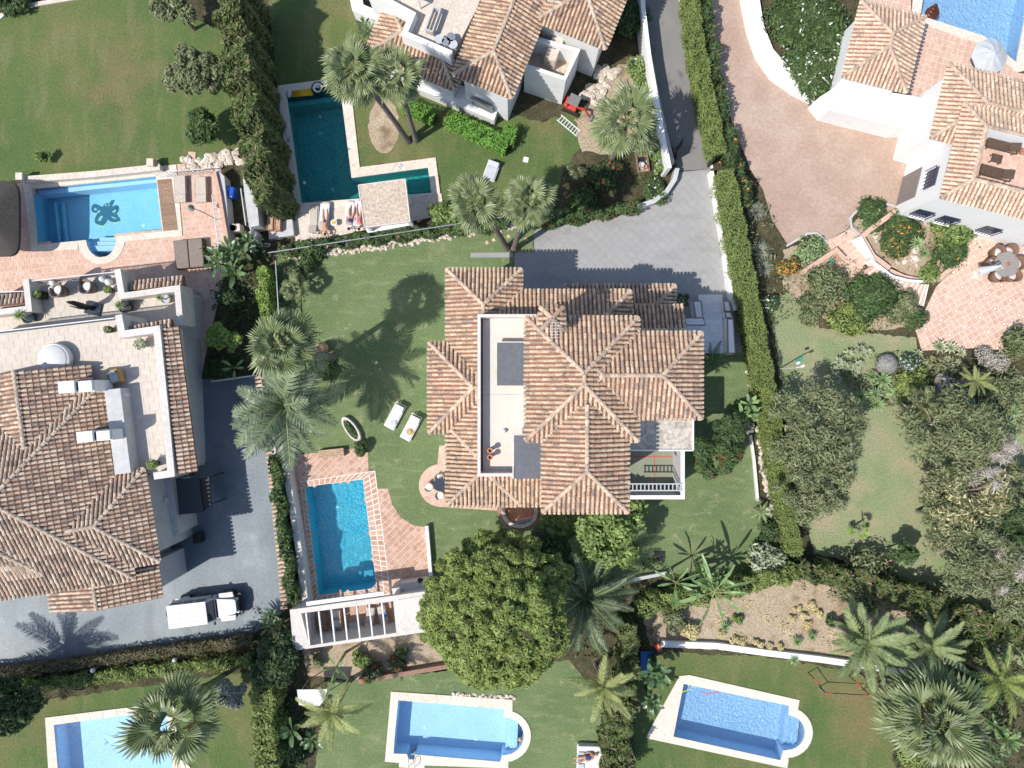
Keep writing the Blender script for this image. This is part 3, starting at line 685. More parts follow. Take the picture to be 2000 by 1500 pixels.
# underwater benches
for (t, q, dz_, mm_) in ((tP1, [(64.5, 370), (305.5, 346), (306, 353), (65, 379)], -.35, m_b_light), (tP1, [(98, 387), (102, 387), (111, 473), (107, 473)], -1.1, m_b_blue), (tP1, [(88, 388), (90, 388), (99, 474), (97, 474)], -.9, m_b_blue), (tP2, [(560, 198), (665, 184), (666, 193), (561, 207)], -.25, m_b_teal),):
    b = MB(); b.prism(ccw([(p.x, p.y) for p in PP(q)]), -1.3, dz_, r=.5); b.build('bench', mm_, t)
# mosaics lying on the basin floors
m_moz = cm('blue_figure_mosaic', (.03, .16, .24)); m_moz2 = cm('pale_green_figure_mosaic', (.45, .68, .48)); m_moz3 = cm('grey_blue_figure_mosaic', (.24, .38, .58)); m_moz4 = cm('mint_figure_mosaic', (.58, .82, .76))
def curveband(m, pts, w0, w1, z):
    pts = [Vector((p[0], p[1])) for p in pts]; n = len(pts)
    A, B = strip([(p.x, p.y) for p in pts], 1.0)
    L, R_ = [], []
    for i, p in enumerate(pts):
        w = w0 + (w1 - w0) * i / (n - 1); d = (A[i] - p)
        d = d.normalized() if d.length > 1e-6 else Vector((0, 1)); L.append(p + d * w / 2); R_.append(p - d * w / 2)
    for i in range(n - 1):
        m.add([(L[i].x, L[i].y, z), (L[i + 1].x, L[i + 1].y, z), (R_[i + 1].x, R_[i + 1].y, z), (R_[i].x, R_[i].y, z)], [(0, 1, 2, 3)], .5)
def spl(pts, n=10):
    out = []
    for i in range(len(pts) - 1):
        p0, p1, p2, p3 = pts[max(0, i - 1)], pts[i], pts[i + 1], pts[min(len(pts) - 1, i + 2)]
        for k in range(n):
            t = k / n
            out.append(tuple(.5 * (2 * p1[j] + (p2[j] - p0[j]) * t + (2 * p0[j] - 5 * p1[j] + 4 * p2[j] - p3[j]) * t * t + (3 * p1[j] - p0[j] - 3 * p2[j] + p3[j]) * t ** 3) for j in range(2)))
    return out + [tuple(pts[-1])]
def fl(l, z): 
    return [(P(x, y, z).x, P(x, y, z).y) for x, y in l]
zf = -1.5 + .012
m1, m2 = MB(), MB()
arms = [[(205, 412), (192, 405), (184, 402), (181, 410), (187, 414), (191, 409)], [(203, 416), (193, 420), (188, 432), (195, 434), (203, 430)], [(207, 418), (203, 428), (196, 436), (188, 434), (186, 428)],
        [(210, 418), (216, 428), (226, 431), (232, 428), (229, 423)], [(212, 412), (220, 408), (228, 404), (229, 412), (224, 420), (230, 420)], [(212, 416), (222, 420), (230, 426), (234, 432)], [(206, 418), (206, 430), (200, 438), (190, 436)]]
for k, a in enumerate(arms):
    curveband(m1, fl(spl(a, 6), zf), .36, .09, zf + .004 + k * .001)
    curveband(m2, [(x + .08, y - .14) for x, y in fl(spl(a, 6), zf)], .20, .07, zf + k * .0005)
m1.poly(fl(arc(210, 408, 10, 11, 0, 360, 18)[:-1], zf), zf + .014, r=.5); m1.poly(fl([(213, 398), (218, 391), (224, 390), (222, 396), (218, 404)], zf), zf + .016, r=.5)
m1.build('octopus_mosaic', m_moz, tP1); m2.build('octopus_mosaic_pale_bands', m_moz2, tP1)  # second layer: pale green tile bands offset beside the arms
ee = MB()
for x in (207, 213): ee.poly(fl(arc(x, 401, 1.6, 1.6, 0, 360, 8)[:-1], zf), zf + .02, r=.5)
ee.build('octopus_mosaic_eye', m_moz2, tP1)
zf4 = -1.3 + .012; m1, m2 = MB(), MB()
body = spl([(203, 1436), (210, 1440), (222, 1448), (236, 1448), (250, 1440), (256, 1436)], 6); n = len(body)
ws = [.05 + .42 * math.sin(math.pi * min(1, (i + 2) / n)) ** .8 for i in range(n)]
bp = fl(body, zf4)
A, B = strip(bp, 1.0)
for mm_, off, cl in ((m1, 0.0, 1), (m2, -.1, 0)):
    for i in range(n - 1):
        q = []
        for (j, sgn) in ((i, 1), (i + 1, 1), (i + 1, -1), (i, -1)):
            c = Vector(bp[j]); e = ((A[j] if sgn > 0 else B[j]) - c).normalized(); p = c + e * ws[j] / 2
            q.append((p.x, p.y + (off if not cl else 0) , zf4 + (.006 if cl else 0)))
        mm_.add(q, [(0, 1, 2, 3)], .5)
m2.poly(fl([(218, 1437), (232, 1433), (228, 1441)], zf4), zf4 + .003); m2.poly(fl([(214, 1449), (203, 1457), (207, 1449)], zf4), zf4 + .003)
m1.poly(fl([(212, 1448), (215, 1460), (219, 1448)], zf4), zf4 + .005)
m1.build('dolphin_mosaic', m_moz4, tP4); m2.build('dolphin_mosaic_outline', m_moz3, tP4)
for t, l_, z_ in ((tP3, [(660, 990), (690, 1110)], -1.6), (tP5, [(830, 1420), (930, 1445)], -1.35), (tP6, [(1400, 1400), (1480, 1430)], -1.35), (tP1, [(125, 410), (280, 440)], -1.5), (tP2, [(625, 260), (650, 370)], -1.5)):
    for x, y in l_: c = P(x, y, z_); b = MB(); b.lathe([(0, .02), (.11, .02), (.13, 0)], c, 14, r=.5); b.build('drain', m_white, t)
# square stepping stones
for i, (x, y) in enumerate(((951, 474), (964, 469), (977, 464), (993, 462), (1027, 468))):
    b = MB(); b.prism(ccw([(p.x, p.y) for p in PP([(x - 4, y - 1), (x + 1, y - 4.5), (x + 4.5, y + 1), (x - 1, y + 4)])]), 0, .03); o = b.build('stepping_stone', m_terracp, label=('leftmost', 'second from left', 'third from left', 'fourth from left', 'rightmost')[i] + ' pinkish stepping stone beside the twin palm bases', cat='stepping stone', group='stepping stones by the palms', loc=tuple(P(x, y)))
wallp = MB(); wallp.prism(ccw([(p.x, p.y) for p in PP([(919, 494), (1002, 493), (1002, 503), (919, 503)])]), 0, .03); wallp.build('path', m_slab, kind='structure')

# ------------------------------------------------------------------ houses
def body(parent, rects, z0, mat_, inset=.45, name='wall'):
    for r in rects:
        o = r['o']; q = [(inset, inset), (r['Lx'] - inset, inset), (r['Lx'] - inset, r['Ly'] - inset), (inset, r['Ly'] - inset)]
        pts = [o + r['x'] * u + r['y'] * v for u, v in q]
        b = MB(); b.prism(ccw([(p.x, p.y) for p in pts]), z0, r['ze'] - .1 + rng.random() * .02, r=.5); b.build(name, mat_, parent)
def windows(parent, a_px, b_px, zg, zt, n, out, m=None, wd=1.1, frame=True):
    """windows along a wall base line between two ground points"""
    a, b = P(*a_px), P(*b_px); d = (b - a).normalized(); nn = Vector((d.y, -d.x, 0)) * out
    for i in range(n):
        c = a.lerp(b, (i + .5) / n) + nn * .02
        mb = MB(); mb.beam(c - d * wd / 2 + Vector((0, 0, (zg + zt) / 2)), c + d * wd / 2 + Vector((0, 0, (zg + zt) / 2)), .06, zt - zg, r=.5)
        w_ = mb.build('window', m_metal, parent); g = MB(); g.beam(c - d * (wd / 2 - .07) + nn * .03 + Vector((0, 0, (zg + zt) / 2)), c + d * (wd / 2 - .07) + nn * .03 + Vector((0, 0, (zg + zt) / 2)), .04, zt - zg - .14, r=.5)
        g.build('pane', m_glass, w_)
# ---- main house
HM = thing('house', 'large central house with nested clay roofs and a cream flat strip between them', 'house', tuple(P(1100, 760)))
zL, zU = 6.0, 9.3
A_ = hiproof((1027, 620), (1246, 620), 241, zU); B_ = hiproof((1090, 650), (1370, 650), 167, zU); C_ = hiproof((1060, 790), (1226, 790), 210, zU, gables='n')
D_ = hiproof((873, 526), (1018, 526), 461, zL); E_ = hiproof((940, 568), (1231, 568), 150, zL, gables='w'); F_ = hiproof((873, 830), (1150, 830), 157, zL); G_ = hiproof((838, 669), (1060, 669), 176, zL, gables='e')
H_ = hiproof((1100, 557), (1318, 557), 90, 3.4); I_ = hiproof((1190, 597), (1336, 597), 100, 4.6, gables='ew')
terr = ccw([(p.x, p.y) for p in PP([(935, 616), (1100, 616), (1100, 928), (935, 928)], 8.3)])
roof(HM, [A_, B_, C_], m_tile, m_deckc, m_ridge, limit=150)
roof(HM, [D_, E_, F_, G_], m_tile, m_deckc, m_ridge, excl=[terr], limit=120)
roof(HM, [H_], m_tile, m_deckc2, m_ridge, limit=15); roof(HM, [I_], m_tile, m_deckc2, m_ridge, limit=15)
body(HM, [D_, G_, H_, I_], 0, m_white)
body(HM, [E_, F_], 0, m_white, .47); body(HM, [A_, B_, C_], 0, m_white, .5)
# flat strip
b = MB(); b.prism([(p.x, p.y) for p in ccw(PP([(943, 622), (1100, 622), (1100, 921), (943, 921)], 7.4))], 6.9, 7.38, r=.5, bottom=True); b.build('terrace_slab', mat('cream_flat_roof', [(.66, .585, .51), (.71, .64, .565)], .4, .8, fine=5, fine_amt=.08), HM)
par = PP([(935.5, 616.5), (1080, 616.5), (1080, 927.5), (935.5, 927.5)], 8.2)
A, B = strip([(p.x, p.y) for p in par], .17, True); b = MB(); q1, q2 = ([tuple(x) for x in A], [tuple(x) for x in B])
if abs(area2(q1)) < abs(area2(q2)): q1, q2 = q2, q1
b.prism(ccw(q1), 6.2, 8.2, r=.4, holes=[ccw(q2)]); b.build('parapet', m_offw, HM)
for (x0, y0, x1, y1) in ((971, 669, 1040, 753), (1004, 850, 1062, 935)):
    b = MB(); zz = 8.0 if y0 < 800 else 8.35
    b.prism(ccw([(p.x, p.y) for p in PP([(x0, y0), (x1, y0), (x1, y1), (x0, y1)], zz)]), zz - .08, zz, r=.5, bottom=True); aw = b.build('awning', m_slate, HM)
    b = MB(); a, c = P(x0 - 2, y0, zz), P(x0 - 2, y1, zz); b.beam(a, c, .07, .12, r=.5); b.beam(P(x0 - 2, y0 - 1, zz), P(x1, y0 - 1, zz), .06, .1, r=.5)
    for q in range(1, 3): pass
    b.build('awning_rail', m_offw, HM)
for y in (771,): 
    b = MB(); b.beam(P(943, y, 7.39), P(1028, y, 7.39), .05, .02, r=.5); b.build('roof_joint', m_greyr, HM)
for y in (880, 893):
    c = P(957, y, 8.0); b = MB(); b.lathe([(.11, -.6), (.11, 0), (.16, .02), (.16, .1), (.10, .1), (.10, -.1), (.0, -.1)], c, 16, r=.5); b.build('chimney_pot', m_clay, HM)
c = P(986, 841, 7.4); b = MB(); b.lathe([(.13, 0), (.12, .12), (.05, .14), (0, .14)], c, 14, r=.5); b.build('roof_vent', m_metal, HM)
# roof-top chimney turret with little tiled cap + antenna + wires
ch = P(1078, 622, 10.9); b = MB(); b.box((ch.x, ch.y, 10.0), (.9, .9, 1.7), r=.5); chm = b.build('chimney', m_offw, HM)
b = MB()
for k in range(4):
    a = math.pi / 4 + k * math.pi / 2
    b.tube([ch + Vector((0, 0, .25)), ch + Vector((math.cos(a) * .85, math.sin(a) * .85, -.12))], [.13, .15], 8)
for k in range(4):
    a = k * math.pi / 2 + .0
    for s_ in (-.25, 0, .25):
        d = Vector((math.cos(a), math.sin(a), 0)); e = Vector((-d.y, d.x, 0)); b.tube([ch + d * (.2 + abs(s_)) + e * s_ + Vector((0, 0, .12)), ch + d * .72 + e * s_ + Vector((0, 0, -.08))], [.09, .1], 6)
b.build('chimney_cap_tiles', m_tile, chm, kind='stuff')
b = MB(); b.box((ch.x, ch.y, 10.86), (1.2, 1.2, .06), r=.5); b.build('chimney_slab', m_deckc2, chm)
# small white roof cowl and flat concrete roof at the east side
FR = thing('flat_roof_block', 'weathered concrete flat roof block against the east side of the central house', 'building', tuple(P(1300, 850)))
b = MB(); b.prism(ccw([(p.x, p.y) for p in PP([(1230, 800), (1355, 800), (1355, 881), (1230, 881)], 5.6)]), 5.35, 5.58, r=.5, bottom=True); b.build('roof', m_conc, FR)
b = MB(); b.prism(ccw([(p.x, p.y) for p in PP([(1230, 800), (1348, 800), (1348, 874), (1230, 874)], 5.6)]), 0, 5.35, r=.5); b.build('wall', m_white, FR)
b = MB(); q = PP([(1232, 879.5), (1353.5, 879.5), (1353.5, 803)], 5.62); [b.beam(q[i], q[i + 1], .09, .12, r=.5) for i in range(2)]; b.build('edge', m_white2, FR)
b = MB(); c = P(1216, 943, 8.9); b.lathe([(.16, -.4), (.16, .1), (.24, .12), (.2, .3), (0, .36)], c, 12, r=.5); b.build('roof_cowl', m_white2, HM)
# ---- squash court yard
SQ = thing('squash_court', 'open squash court with green floor and red lines behind white walls', 'court', tuple(P(1280, 925)))
zq = 2.6
fl_ = PP([(1225, 882), (1329, 882), (1329, 966), (1225, 966)], 0.02)
b = MB(); b.poly([(p.x, p.y) for p in PP([(1215, 875), (1345, 875), (1345, 985), (1215, 985)], 0)], .02); 
zc_ = 1.9
b = MB(); b.prism(ccw([(p.x, p.y) for p in PP([(1200, 870), (1333, 870), (1333, 972), (1200, 972)], 4.1)]), 1.5, zc_, r=.5); b.build('floor', m_green, SQ)
wl = [PP([(1333, 872), (1333, 971), (1200, 971)], 4.1)]
A, B = strip([(p.x, p.y) for p in wl[0]], .17); b = MB(); b.prism(ccw([tuple(x) for x in A] + [tuple(x) for x in B[::-1]]), 0, 4.1, r=.5); b.build('wall', m_greyr, SQ)
A, B = strip([(p.x, p.y) for p in wl[0]], .24); b = MB(); b.prism(ccw([tuple(x) for x in A] + [tuple(x) for x in B[::-1]]), 4.1, 4.16, r=.5); b.build('wall_cap', m_white2, SQ)
b = MB(); b.box((P(1280, 892, zc_).x, P(1280, 892, zc_).y, zc_ + .006), (3.6, .07, .008), r=.5); b.box((P(1278, 920, zc_).x, P(1278, 920, zc_).y, zc_ + .005), (.06, 2.0, .006), r=.5)
b.box((P(1329, 920, zc_).x, P(1329, 920, zc_).y, zc_ + .007), (.05, 2.4, .006), r=.5); b.build('court_line', m_redl, SQ)
LD = thing('ladder_bridge', 'white metal ladder frame lying level across the top of the squash court walls', 'ladder', tuple(P(1280, 951, 4.25)))
b = MB(); [b.beam(P(1226, y, 4.22), P(1332, y, 4.22), .07, .08, r=.5) for y in (945, 958)]; b.build('rail', m_alu, LD)
for i in range(14):
    b = MB(); x = 1228 + i * 7.8; b.beam(P(x, 945, 4.22), P(x, 958, 4.22), .06, .05, r=.5); b.build('rung', m_alu, LD)
# ---- staircase north-east of the house
ST = thing('entrance_staircase', 'white marble entrance steps between brick-edged white planter walls at the driveway', 'staircase', tuple(P(1395, 620)))
for i in range(6):
    y0 = 575 if i == 0 else 588 + i * 7.2; y1 = 690
    b = MB(); zt = .12 + .16 * i; b.prism(ccw([(p.x, p.y) for p in PP([(1364 if i == 0 else 1372, y0), (1411, y0), (1414, y1), (1320 if i == 5 else 1372, y1)], zt)]), zt - .16 if i else 0.03, zt, r=rng.random())
    b.build('step', m_marble, ST)
    if i: b = MB(); b.beam(P(1373, y0, zt + .01), P(1411, y0, zt + .01), .06, .03, r=.5); b.build('nosing', m_wht, ST)
b = MB(); b.prism(ccw([(p.x, p.y) for p in PP([(1320, 634), (1376, 634), (1376, 690), (1320, 690)], .93)]), 0, .935, r=.5); b.build('landing', m_marble, ST)
tile_field(ST, ccw([(p.x, p.y) for p in PP([(1322, 636), (1412, 634), (1413, 682), (1322, 688)], .94)]), .62, 0, .02, .012, .938, m_marble, 'landing_slab', stag=True, limit=40)
for (x0, y0, x1, y1, zt, sk) in ((1353, 587, 1372, 622, .95, 5), (1333, 620, 1377, 636, 1.75, 0), (1413, 587, 1427, 609, .95, 1), (1416, 609, 1430, 622, 1.3, 1), (1420, 622, 1435, 691, 1.75, 1)):
    q = PP([(x0, y0), (x1 - 2, y0), (x1 + 2, y1), (x0 + sk, y1)], zt); c = sum(q, Vector()) / 4
    b = MB(); b.prism(ccw([(p.x, p.y) for p in q]), 0, zt - .05, r=.5); w_ = b.build('planter_wall', m_white, ST)
    b = MB(); b.prism(ccw([(p.x, p.y) for p in q]), zt - .05, zt, r=.5); b.build('brick_edge', m_brick, w_)
    b = MB(); i_ = [c + (p - c) * .0 + Vector(((p.x - c.x) - .08 * (1 if p.x > c.x else -1), (p.y - c.y) - .08 * (1 if p.y > c.y else -1), 0)) for p in q]
    b.prism(ccw([(p.x, p.y) for p in i_]), zt, zt + .012, r=.5); b.build('cap', m_white, w_)
b = MB(); b.tube([P(1330, 627, 2.5), P(1381, 627.5, 2.5)], .03, 8); [b.tube([P(x, 628, 1.7), P(x, 627.5, 2.5)], .02, 6) for x in (1345, 1370)]; b.build('handrail', m_alu, ST)
sheet('gravel_corner', [(1431, 602), (1448, 598), (1460, 640), (1465, 690), (1434, 690)], .02, m_gravel)
# ---- west house
HW = thing('house', 'west house with weathered brown clay roofs, roof terraces and white chimneys', 'house', tuple(P(150, 900)))
zW = 5.4
L1 = hiproof((-290, 818), (205, 743), 392, zW, gables='w'); L2 = hiproof((0, 962), (282, 915), 184, zW, gables='w'); L3 = hiproof((-50, 741), (175, 711), 300, zW, gables='n')
L5 = hiproof((-45, 1062), (76, 1046), 76, zW + .45, slope=.55, gables='n'); L4 = hiproof((90, 1116), (306, 1086), 82, 4.3, gables='ns', slope=.3)
terrW = ccw([(p.x, p.y) for p in PP([(205, 730), (250, 730), (262, 905), (232, 912)], 5.6)])
roof(HW, [L1, L2, L3], m_tile2, m_deckc2, m_ridge2, limit=230, tw=.26, tl=.34, prefer=(-28, -6))
roof(HW, [L5], m_tile2, m_deckc2, m_ridge2, limit=20, tw=.25); roof(HW, [L4], m_tile2, m_deckc2, m_ridge2, limit=40, tw=.26, tl=.34)
body(HW, [L1, L2, L4], 0, m_greyr)
# flat pale wall block that shows east of L2, with dormer window
b = MB(); b.prism(ccw([(p.x, p.y) for p in PP([(276, 905), (300, 1090), (372, 1042), (348, 905)], 0.6)]), 0, .6, r=.5)
b = MB(); b.prism(ccw([(p.x, p.y) for p in PP([(225, 925), (330, 912), (350, 1040), (300, 1078), (240, 1085)], 2.6)]), 0, 2.6, r=.5); b.build('lower_roof', m_greyr, HW)
c = P(313, 985, 2.8); b = MB(); b.box((c.x, c.y, 2.85), (.75, 1.0, .5), R(-8), r=.5); q = b.build('roof_light', m_greyr, HW); b = MB(); b.box((c.x - .15, c.y, 3.12), (.35, .7, .04), R(-8), r=.5); b.build('pane', m_glass, q)
# terrace block (upper terrace) z 5.4 floor
tf = 4.9
ter1 = [(-40, 652), (-40, 745), (150, 745), (205, 745), (262, 915), (338, 925), (333, 880), (300, 640), (236, 628)]
b = MB(); b.prism(ccw([(p.x, p.y) for p in PP([(-60, 655), (-60, 800), (200, 780), (232, 925), (330, 925), (300, 636), (236, 622)], tf)]), 0, tf, r=.5); b.build('terrace_block', m_creamt, HW)
tile_field(HW, ccw([(p.x, p.y) for p in PP([(-60, 655), (-60, 760), (190, 740), (225, 770), (262, 918), (328, 918), (299, 640), (236, 625)], tf)]), .62, R(7), .014, .01, tf, m_creamt, 'terrace_tile', stag=True, limit=200, sy=.44)
def par(name, path, z0, z1, wd, m, parent): 
    pts = PP(path, z1); A, B = strip([(p.x, p.y) for p in pts], wd); b = MB(); b.prism(ccw([tuple(x) for x in A] + [tuple(x) for x in B[::-1]]), z0, z1, r=.5, bottom=True); return b.build(name, m, parent)
par('parapet', [(231, 615), (238, 653), (306, 643), (322, 800), (334, 925), (300, 930)], 3.0, 5.8, .42, m_offw, HW)
par('parapet', [(219, 760), (240, 925)], 4.0, 5.9, .95, m_greyr, HW)
# lean-to tile strips east of the terrace
def leanto(parent, a, b, out_px, z0, sl, mt=m_tile2, md=m_deckc2):
    """row of tiles falling outwards from line a-b (apparent at z0)"""
    A, B = P(*a, z0), P(*b, z0); d = (B - A); L = d.length; d /= L; n = Vector((d.y, -d.x, 0)); D = out_px * S * (H - z0) / H
    if n.dot(P(*out_dir, 0) - A) < 0: n = -n
    k = max(1, round(L / .26)); nt_ = max(1, round(D / .34)); cw = L / k
    dk = MB(); e = Vector((0, 0, -sl * D)); dk.add([A, B, B + n * D + e, A + n * D + e, A + Vector((0, 0, -.5)), B + Vector((0, 0, -.5)), B + n * D + e + Vector((0, 0, -.15)), A + n * D + e + Vector((0, 0, -.15))], [(0, 1, 2, 3), (4, 5, 6, 7), (3, 2, 6, 7), (1, 2, 6, 5), (0, 3, 7, 4)]); dko = dk.build('lean_to_roof', md, parent)
    up = (-n + Vector((0, 0, sl))).normalized(); ax = up.cross(Vector((0, 0, 1))).normalized(); nz = ax.cross(up); M = Matrix((ax, up, nz)).transposed(); me = tile_mesh(mt); org = root_of(parent).location
    for i in range(k):
        for j in range(nt_):
            dd = D * (j + .5) / nt_; p = A + d * ((i + .5) * cw) + n * dd + Vector((0, 0, -sl * dd + .01)) + Vector((rng.uniform(-.01, .01), rng.uniform(-.01, .01), 0))
            o = bpy.data.objects.new('roof_tile', me); COL.objects.link(o); o.parent = dko; o.matrix_local = Matrix.Translation(p - org) @ (Matrix.Rotation(rng.uniform(-.05, .05), 3, nz) @ M).to_4x4() @ Matrix.Diagonal((cw / .235, D / nt_ / .36, 1, 1))
out_dir = (600, 760); leanto(HW, (312, 640), (350, 926), 30, 5.6, .42)
out_dir = (150, 400); leanto(HW, (252, 655), (335, 640), 17, 5.4, .42); leanto(HW, (252, 568), (357, 557), 19, 3.2, .42); leanto(HW, (-40, 600), (46, 592), 20, 3.2, .42)
# wall faces below that strip (white outer wall)
b = MB(); b.prism(ccw([(p.x, p.y) for p in PP([(300, 640), (334, 636), (346, 916), (330, 925)], 4.0)]), 0, 4.0, r=.5); b.build('side_wing', m_greyr, HW)
b = MB(); b.prism(ccw([(p.x, p.y) for p in PP([(340, 556), (366, 575), (362, 660), (345, 660)], 2.4)]), 0, 2.4, r=.5); b.build('side_wing', m_greyr, HW)
# lower terrace
t2 = 2.6
b = MB(); b.prism(ccw([(p.x, p.y) for p in PP([(-60, 575), (50, 572), (72, 560), (225, 532), (252, 576), (352, 560), (346, 640), (230, 645), (-60, 668)], t2)]), 0, t2, r=.5); b.build('terrace_block', m_creamt, HW)
tile_field(HW, ccw([(p.x, p.y) for p in PP([(-60, 606), (60, 596), (72, 560), (225, 535), (240, 582), (345, 570), (342, 636), (230, 636), (-60, 662)], t2)]), .62, R(7), .014, .01, t2, m_creamt, 'terrace_tile', stag=True, limit=90, sy=.44)
par('parapet', [(50, 545), (56, 603), (-40, 614)], 2.0, 3.7, .38, m_offw, HW); par('parapet', [(229, 526), (238, 578), (346, 563), (352, 635)], 2.0, 3.7, .38, m_offw, HW)
def railing(name, label, a, b, z0, z1, m1_, m2_, pitch=.14, rw=.06, parent=None):
    A, B = P(*a, z1), P(*b, z1); A0, B0 = Vector((A.x, A.y, z0)), Vector((B.x, B.y, z0)); t = parent or thing(name, label, 'railing', tuple(A0)); k = MB(); k.beam(A, B, rw, .05, r=.5); k.beam(A0 + Vector((0, 0, .08)), B0 + Vector((0, 0, .08)), .03, .03, r=.5); k.build('top_rail', m1_, t)
    k = MB(); n = int((B - A).length / pitch)
    for i in range(n + 1): p = A0.lerp(B0, i / n); k.beam(p, p + Vector((0, 0, z1 - z0)), .02, .02, r=.5)
    k.build('balusters', m2_, t, kind='stuff'); return t
railing('railing', 'grey topped railing across the front of the lower roof terrace', (62, 549), (226, 531), t2, t2 + .95, m_alu, m_blackm)
railing('railing', 'long grey railing between the upper and lower roof terraces', (-40, 652), (224, 621), tf, tf + .9, m_alu, m_blackm)
railing('railing', 'low grey rail behind the short tiled lean-to, west of the lower terrace', (-40, 572), (46, 569), t2, t2 + .9, m_alu, m_blackm)
# white chimneys
for (a, b_, c_, zz) in (((113, 746), (178, 742), 22, 7.3), ((149, 844), (213, 840), 20, 7.3)):
    q = PP([a, b_, (b_[0] + 2, b_[1] + c_), (a[0] + 2, a[1] + c_)], zz)
    b = MB(); b.prism(ccw([(p.x, p.y) for p in q]), 5.2, zz - .25, r=.5); ch = b.build('chimney', m_white, HW)
    m_ = (q[0] + q[3]) / 2; n_ = (q[1] + q[2]) / 2
    b = MB(); c1 = m_.lerp(n_, .25); c2 = m_.lerp(n_, .78); wd = (q[3] - q[0]).length
    b.box((c1.x, c1.y, zz - .1), ((n_ - m_).length * .48, wd * 1.04, .3), R(5), r=.5); b.box((c2.x, c2.y, zz - .16), ((n_ - m_).length * .4, wd * .9, .2), R(5), r=.5); b.build('chimney_cap', m_white, ch)
    b = MB(); c3 = m_.lerp(n_, .53); b.box((c3.x, c3.y, zz - .2), (.14, wd * .7, .1), R(5), r=.5); b.build('flue', m_blackm, ch)
# round white skylight dome / daybed on the terrace
DB = thing('round_daybed', 'round white daybed with a rattan shell on the upper roof terrace', 'daybed', tuple(P(107, 700, tf)))
c = P(105, 702, tf + .5); b = MB(); b.lathe([(0, -.45), (.95, -.45), (1.0, -.1), (.92, .12), (.85, .02), (0, .0)], c, 24, r=.5); b.build('shell', m_wht, DB, smooth=True)
b = MB(); b.lathe([(0, .16), (.8, .16), (.86, .08), (.86, 0)], c, 24, r=.5); b.build('mattress', m_cloth, DB, smooth=True)
# AC on terrace
def ac(loc, rz, label, size=(.85, .4, .65), m_=None):
    t = thing('air_conditioner', label, 'air conditioner', loc, rz); b = MB(); b.box((0, 0, size[2] / 2), size, r=.5); b.build('casing', m_ or m_wht, t, world=False, bevel=.02)
    b = MB(); b.lathe([(0, .0), (.22, 0), (.26, .02), (.26, .05)], (0, 0, size[2]), 16, r=.5); b.build('fan_grille', m_metal, t, world=False); return t
t = ac(tuple(P(247, 780, tf)), R(80), 'white air conditioner box on the narrow roof terrace'); 
# armchair with cushion at terrace
AR = thing('armchair', 'yellow wicker armchair with grey cushions, on the upper roof terrace', 'armchair', tuple(P(232, 736, tf)), R(15))
b = MB(); b.box((0, 0, .25), (.8, .8, .4), r=.5); b.box((0, .36, .5), (.8, .12, .5), r=.5); b.box((.36, 0, .45), (.12, .8, .35), r=.5); b.box((-.36, 0, .45), (.12, .8, .35), r=.5); b.build('frame', cm('yellow_wicker', (.42, .27, .10), .8), AR, world=False, bevel=.03)
b = MB(); b.box((0, -.05, .5), (.55, .55, .12), r=.5); b.box((0, .24, .62), (.5, .14, .38), r=.5); b.build('cushion', m_umb, AR, world=False, bevel=.04)
# black carport canopy
CP = thing('canopy', 'dark grey gazebo canopy standing against the west house side wall', 'canopy', tuple(P(378, 965)))
b = MB(); q = PP([(343, 936), (388, 934), (396, 1001), (350, 1005)], 2.5); b.prism(ccw([(p.x, p.y) for p in q]), 2.35, 2.5, r=.5, bottom=True); b.build('roof_fabric', cm('charcoal_fabric', (.045, .055, .07), .8), CP)
b = MB(); q2 = PP([(388, 934), (408, 932), (412, 985), (396, 1001)], 2.3); b.prism(ccw([(p.x, p.y) for p in q2]), 2.25, 2.34, r=.5, bottom=True); b.build('valance', m_blackm, CP)
b = MB(); [b.tube([(p.x, p.y, 0), (p.x, p.y, 2.4)], .04, 6) for p in (q[0], q[3], q2[1], q2[2])]; b.build('post', m_blackm, CP)
CV = thing('covered_barbecue', 'small black covered barbecue standing in the shade beside the dark canopy', 'barbecue', tuple(P(394, 1047)), R(10))
b = MB(); b.box((0, 0, .45), (.5, .7, .8), r=.5); b.build('cover', m_blackm, CV, world=False, bevel=.08); b = MB(); b.box((0, 0, .88), (.3, .5, .08), r=.5); b.build('lid', m_rubber, CV, world=False, bevel=.03)
# low stone walls of house, base
wall('boundary_wall', 'blue-grey low boundary wall with clay ridge tiles beside the blue driveway', [(512, 733), (525, 800), (537, 905), (546, 1010), (556, 1110), (561, 1160)], .28, 0, 1.0, m_offw)
BT = thing('wall_tiles', 'zigzag row of pale clay tiles capping the wall between the blue driveway and the hedge', 'wall tiles', tuple(P(540, 950, 1.0)))
pth = PP([(504, 733), (518, 820), (529, 905), (540, 1010), (551, 1110), (556, 1190)], 1.05); acc = 0; me = None
tm = tile_mesh(m_tile3, .34, .12, .10)
for i in range(len(pth) - 1):
    a, c = pth[i], pth[i + 1]; L = (c - a).length; n = int(L / .27); ang = math.atan2(c.y - a.y, c.x - a.x)
    for j in range(n):
        o = bpy.data.objects.new('capping_tile', tm); COL.objects.link(o); o.parent = BT; o.location = a.lerp(c, (j + .5) / n) - BT.location; o.rotation_euler = (0, 0, ang + R(2) * rng.uniform(-1, 1)); o.scale = (1.05, 1.25, 1.1)
# ---- north house
HN = thing('house', 'white north house with steep clay roofs, a roof terrace and a corner utility yard', 'house', tuple(P(980, 80)))
zN = 5.0
def rotd(p, ang, d): return (p[0] + d * math.cos(R(ang)), p[1] + d * math.sin(R(ang)))
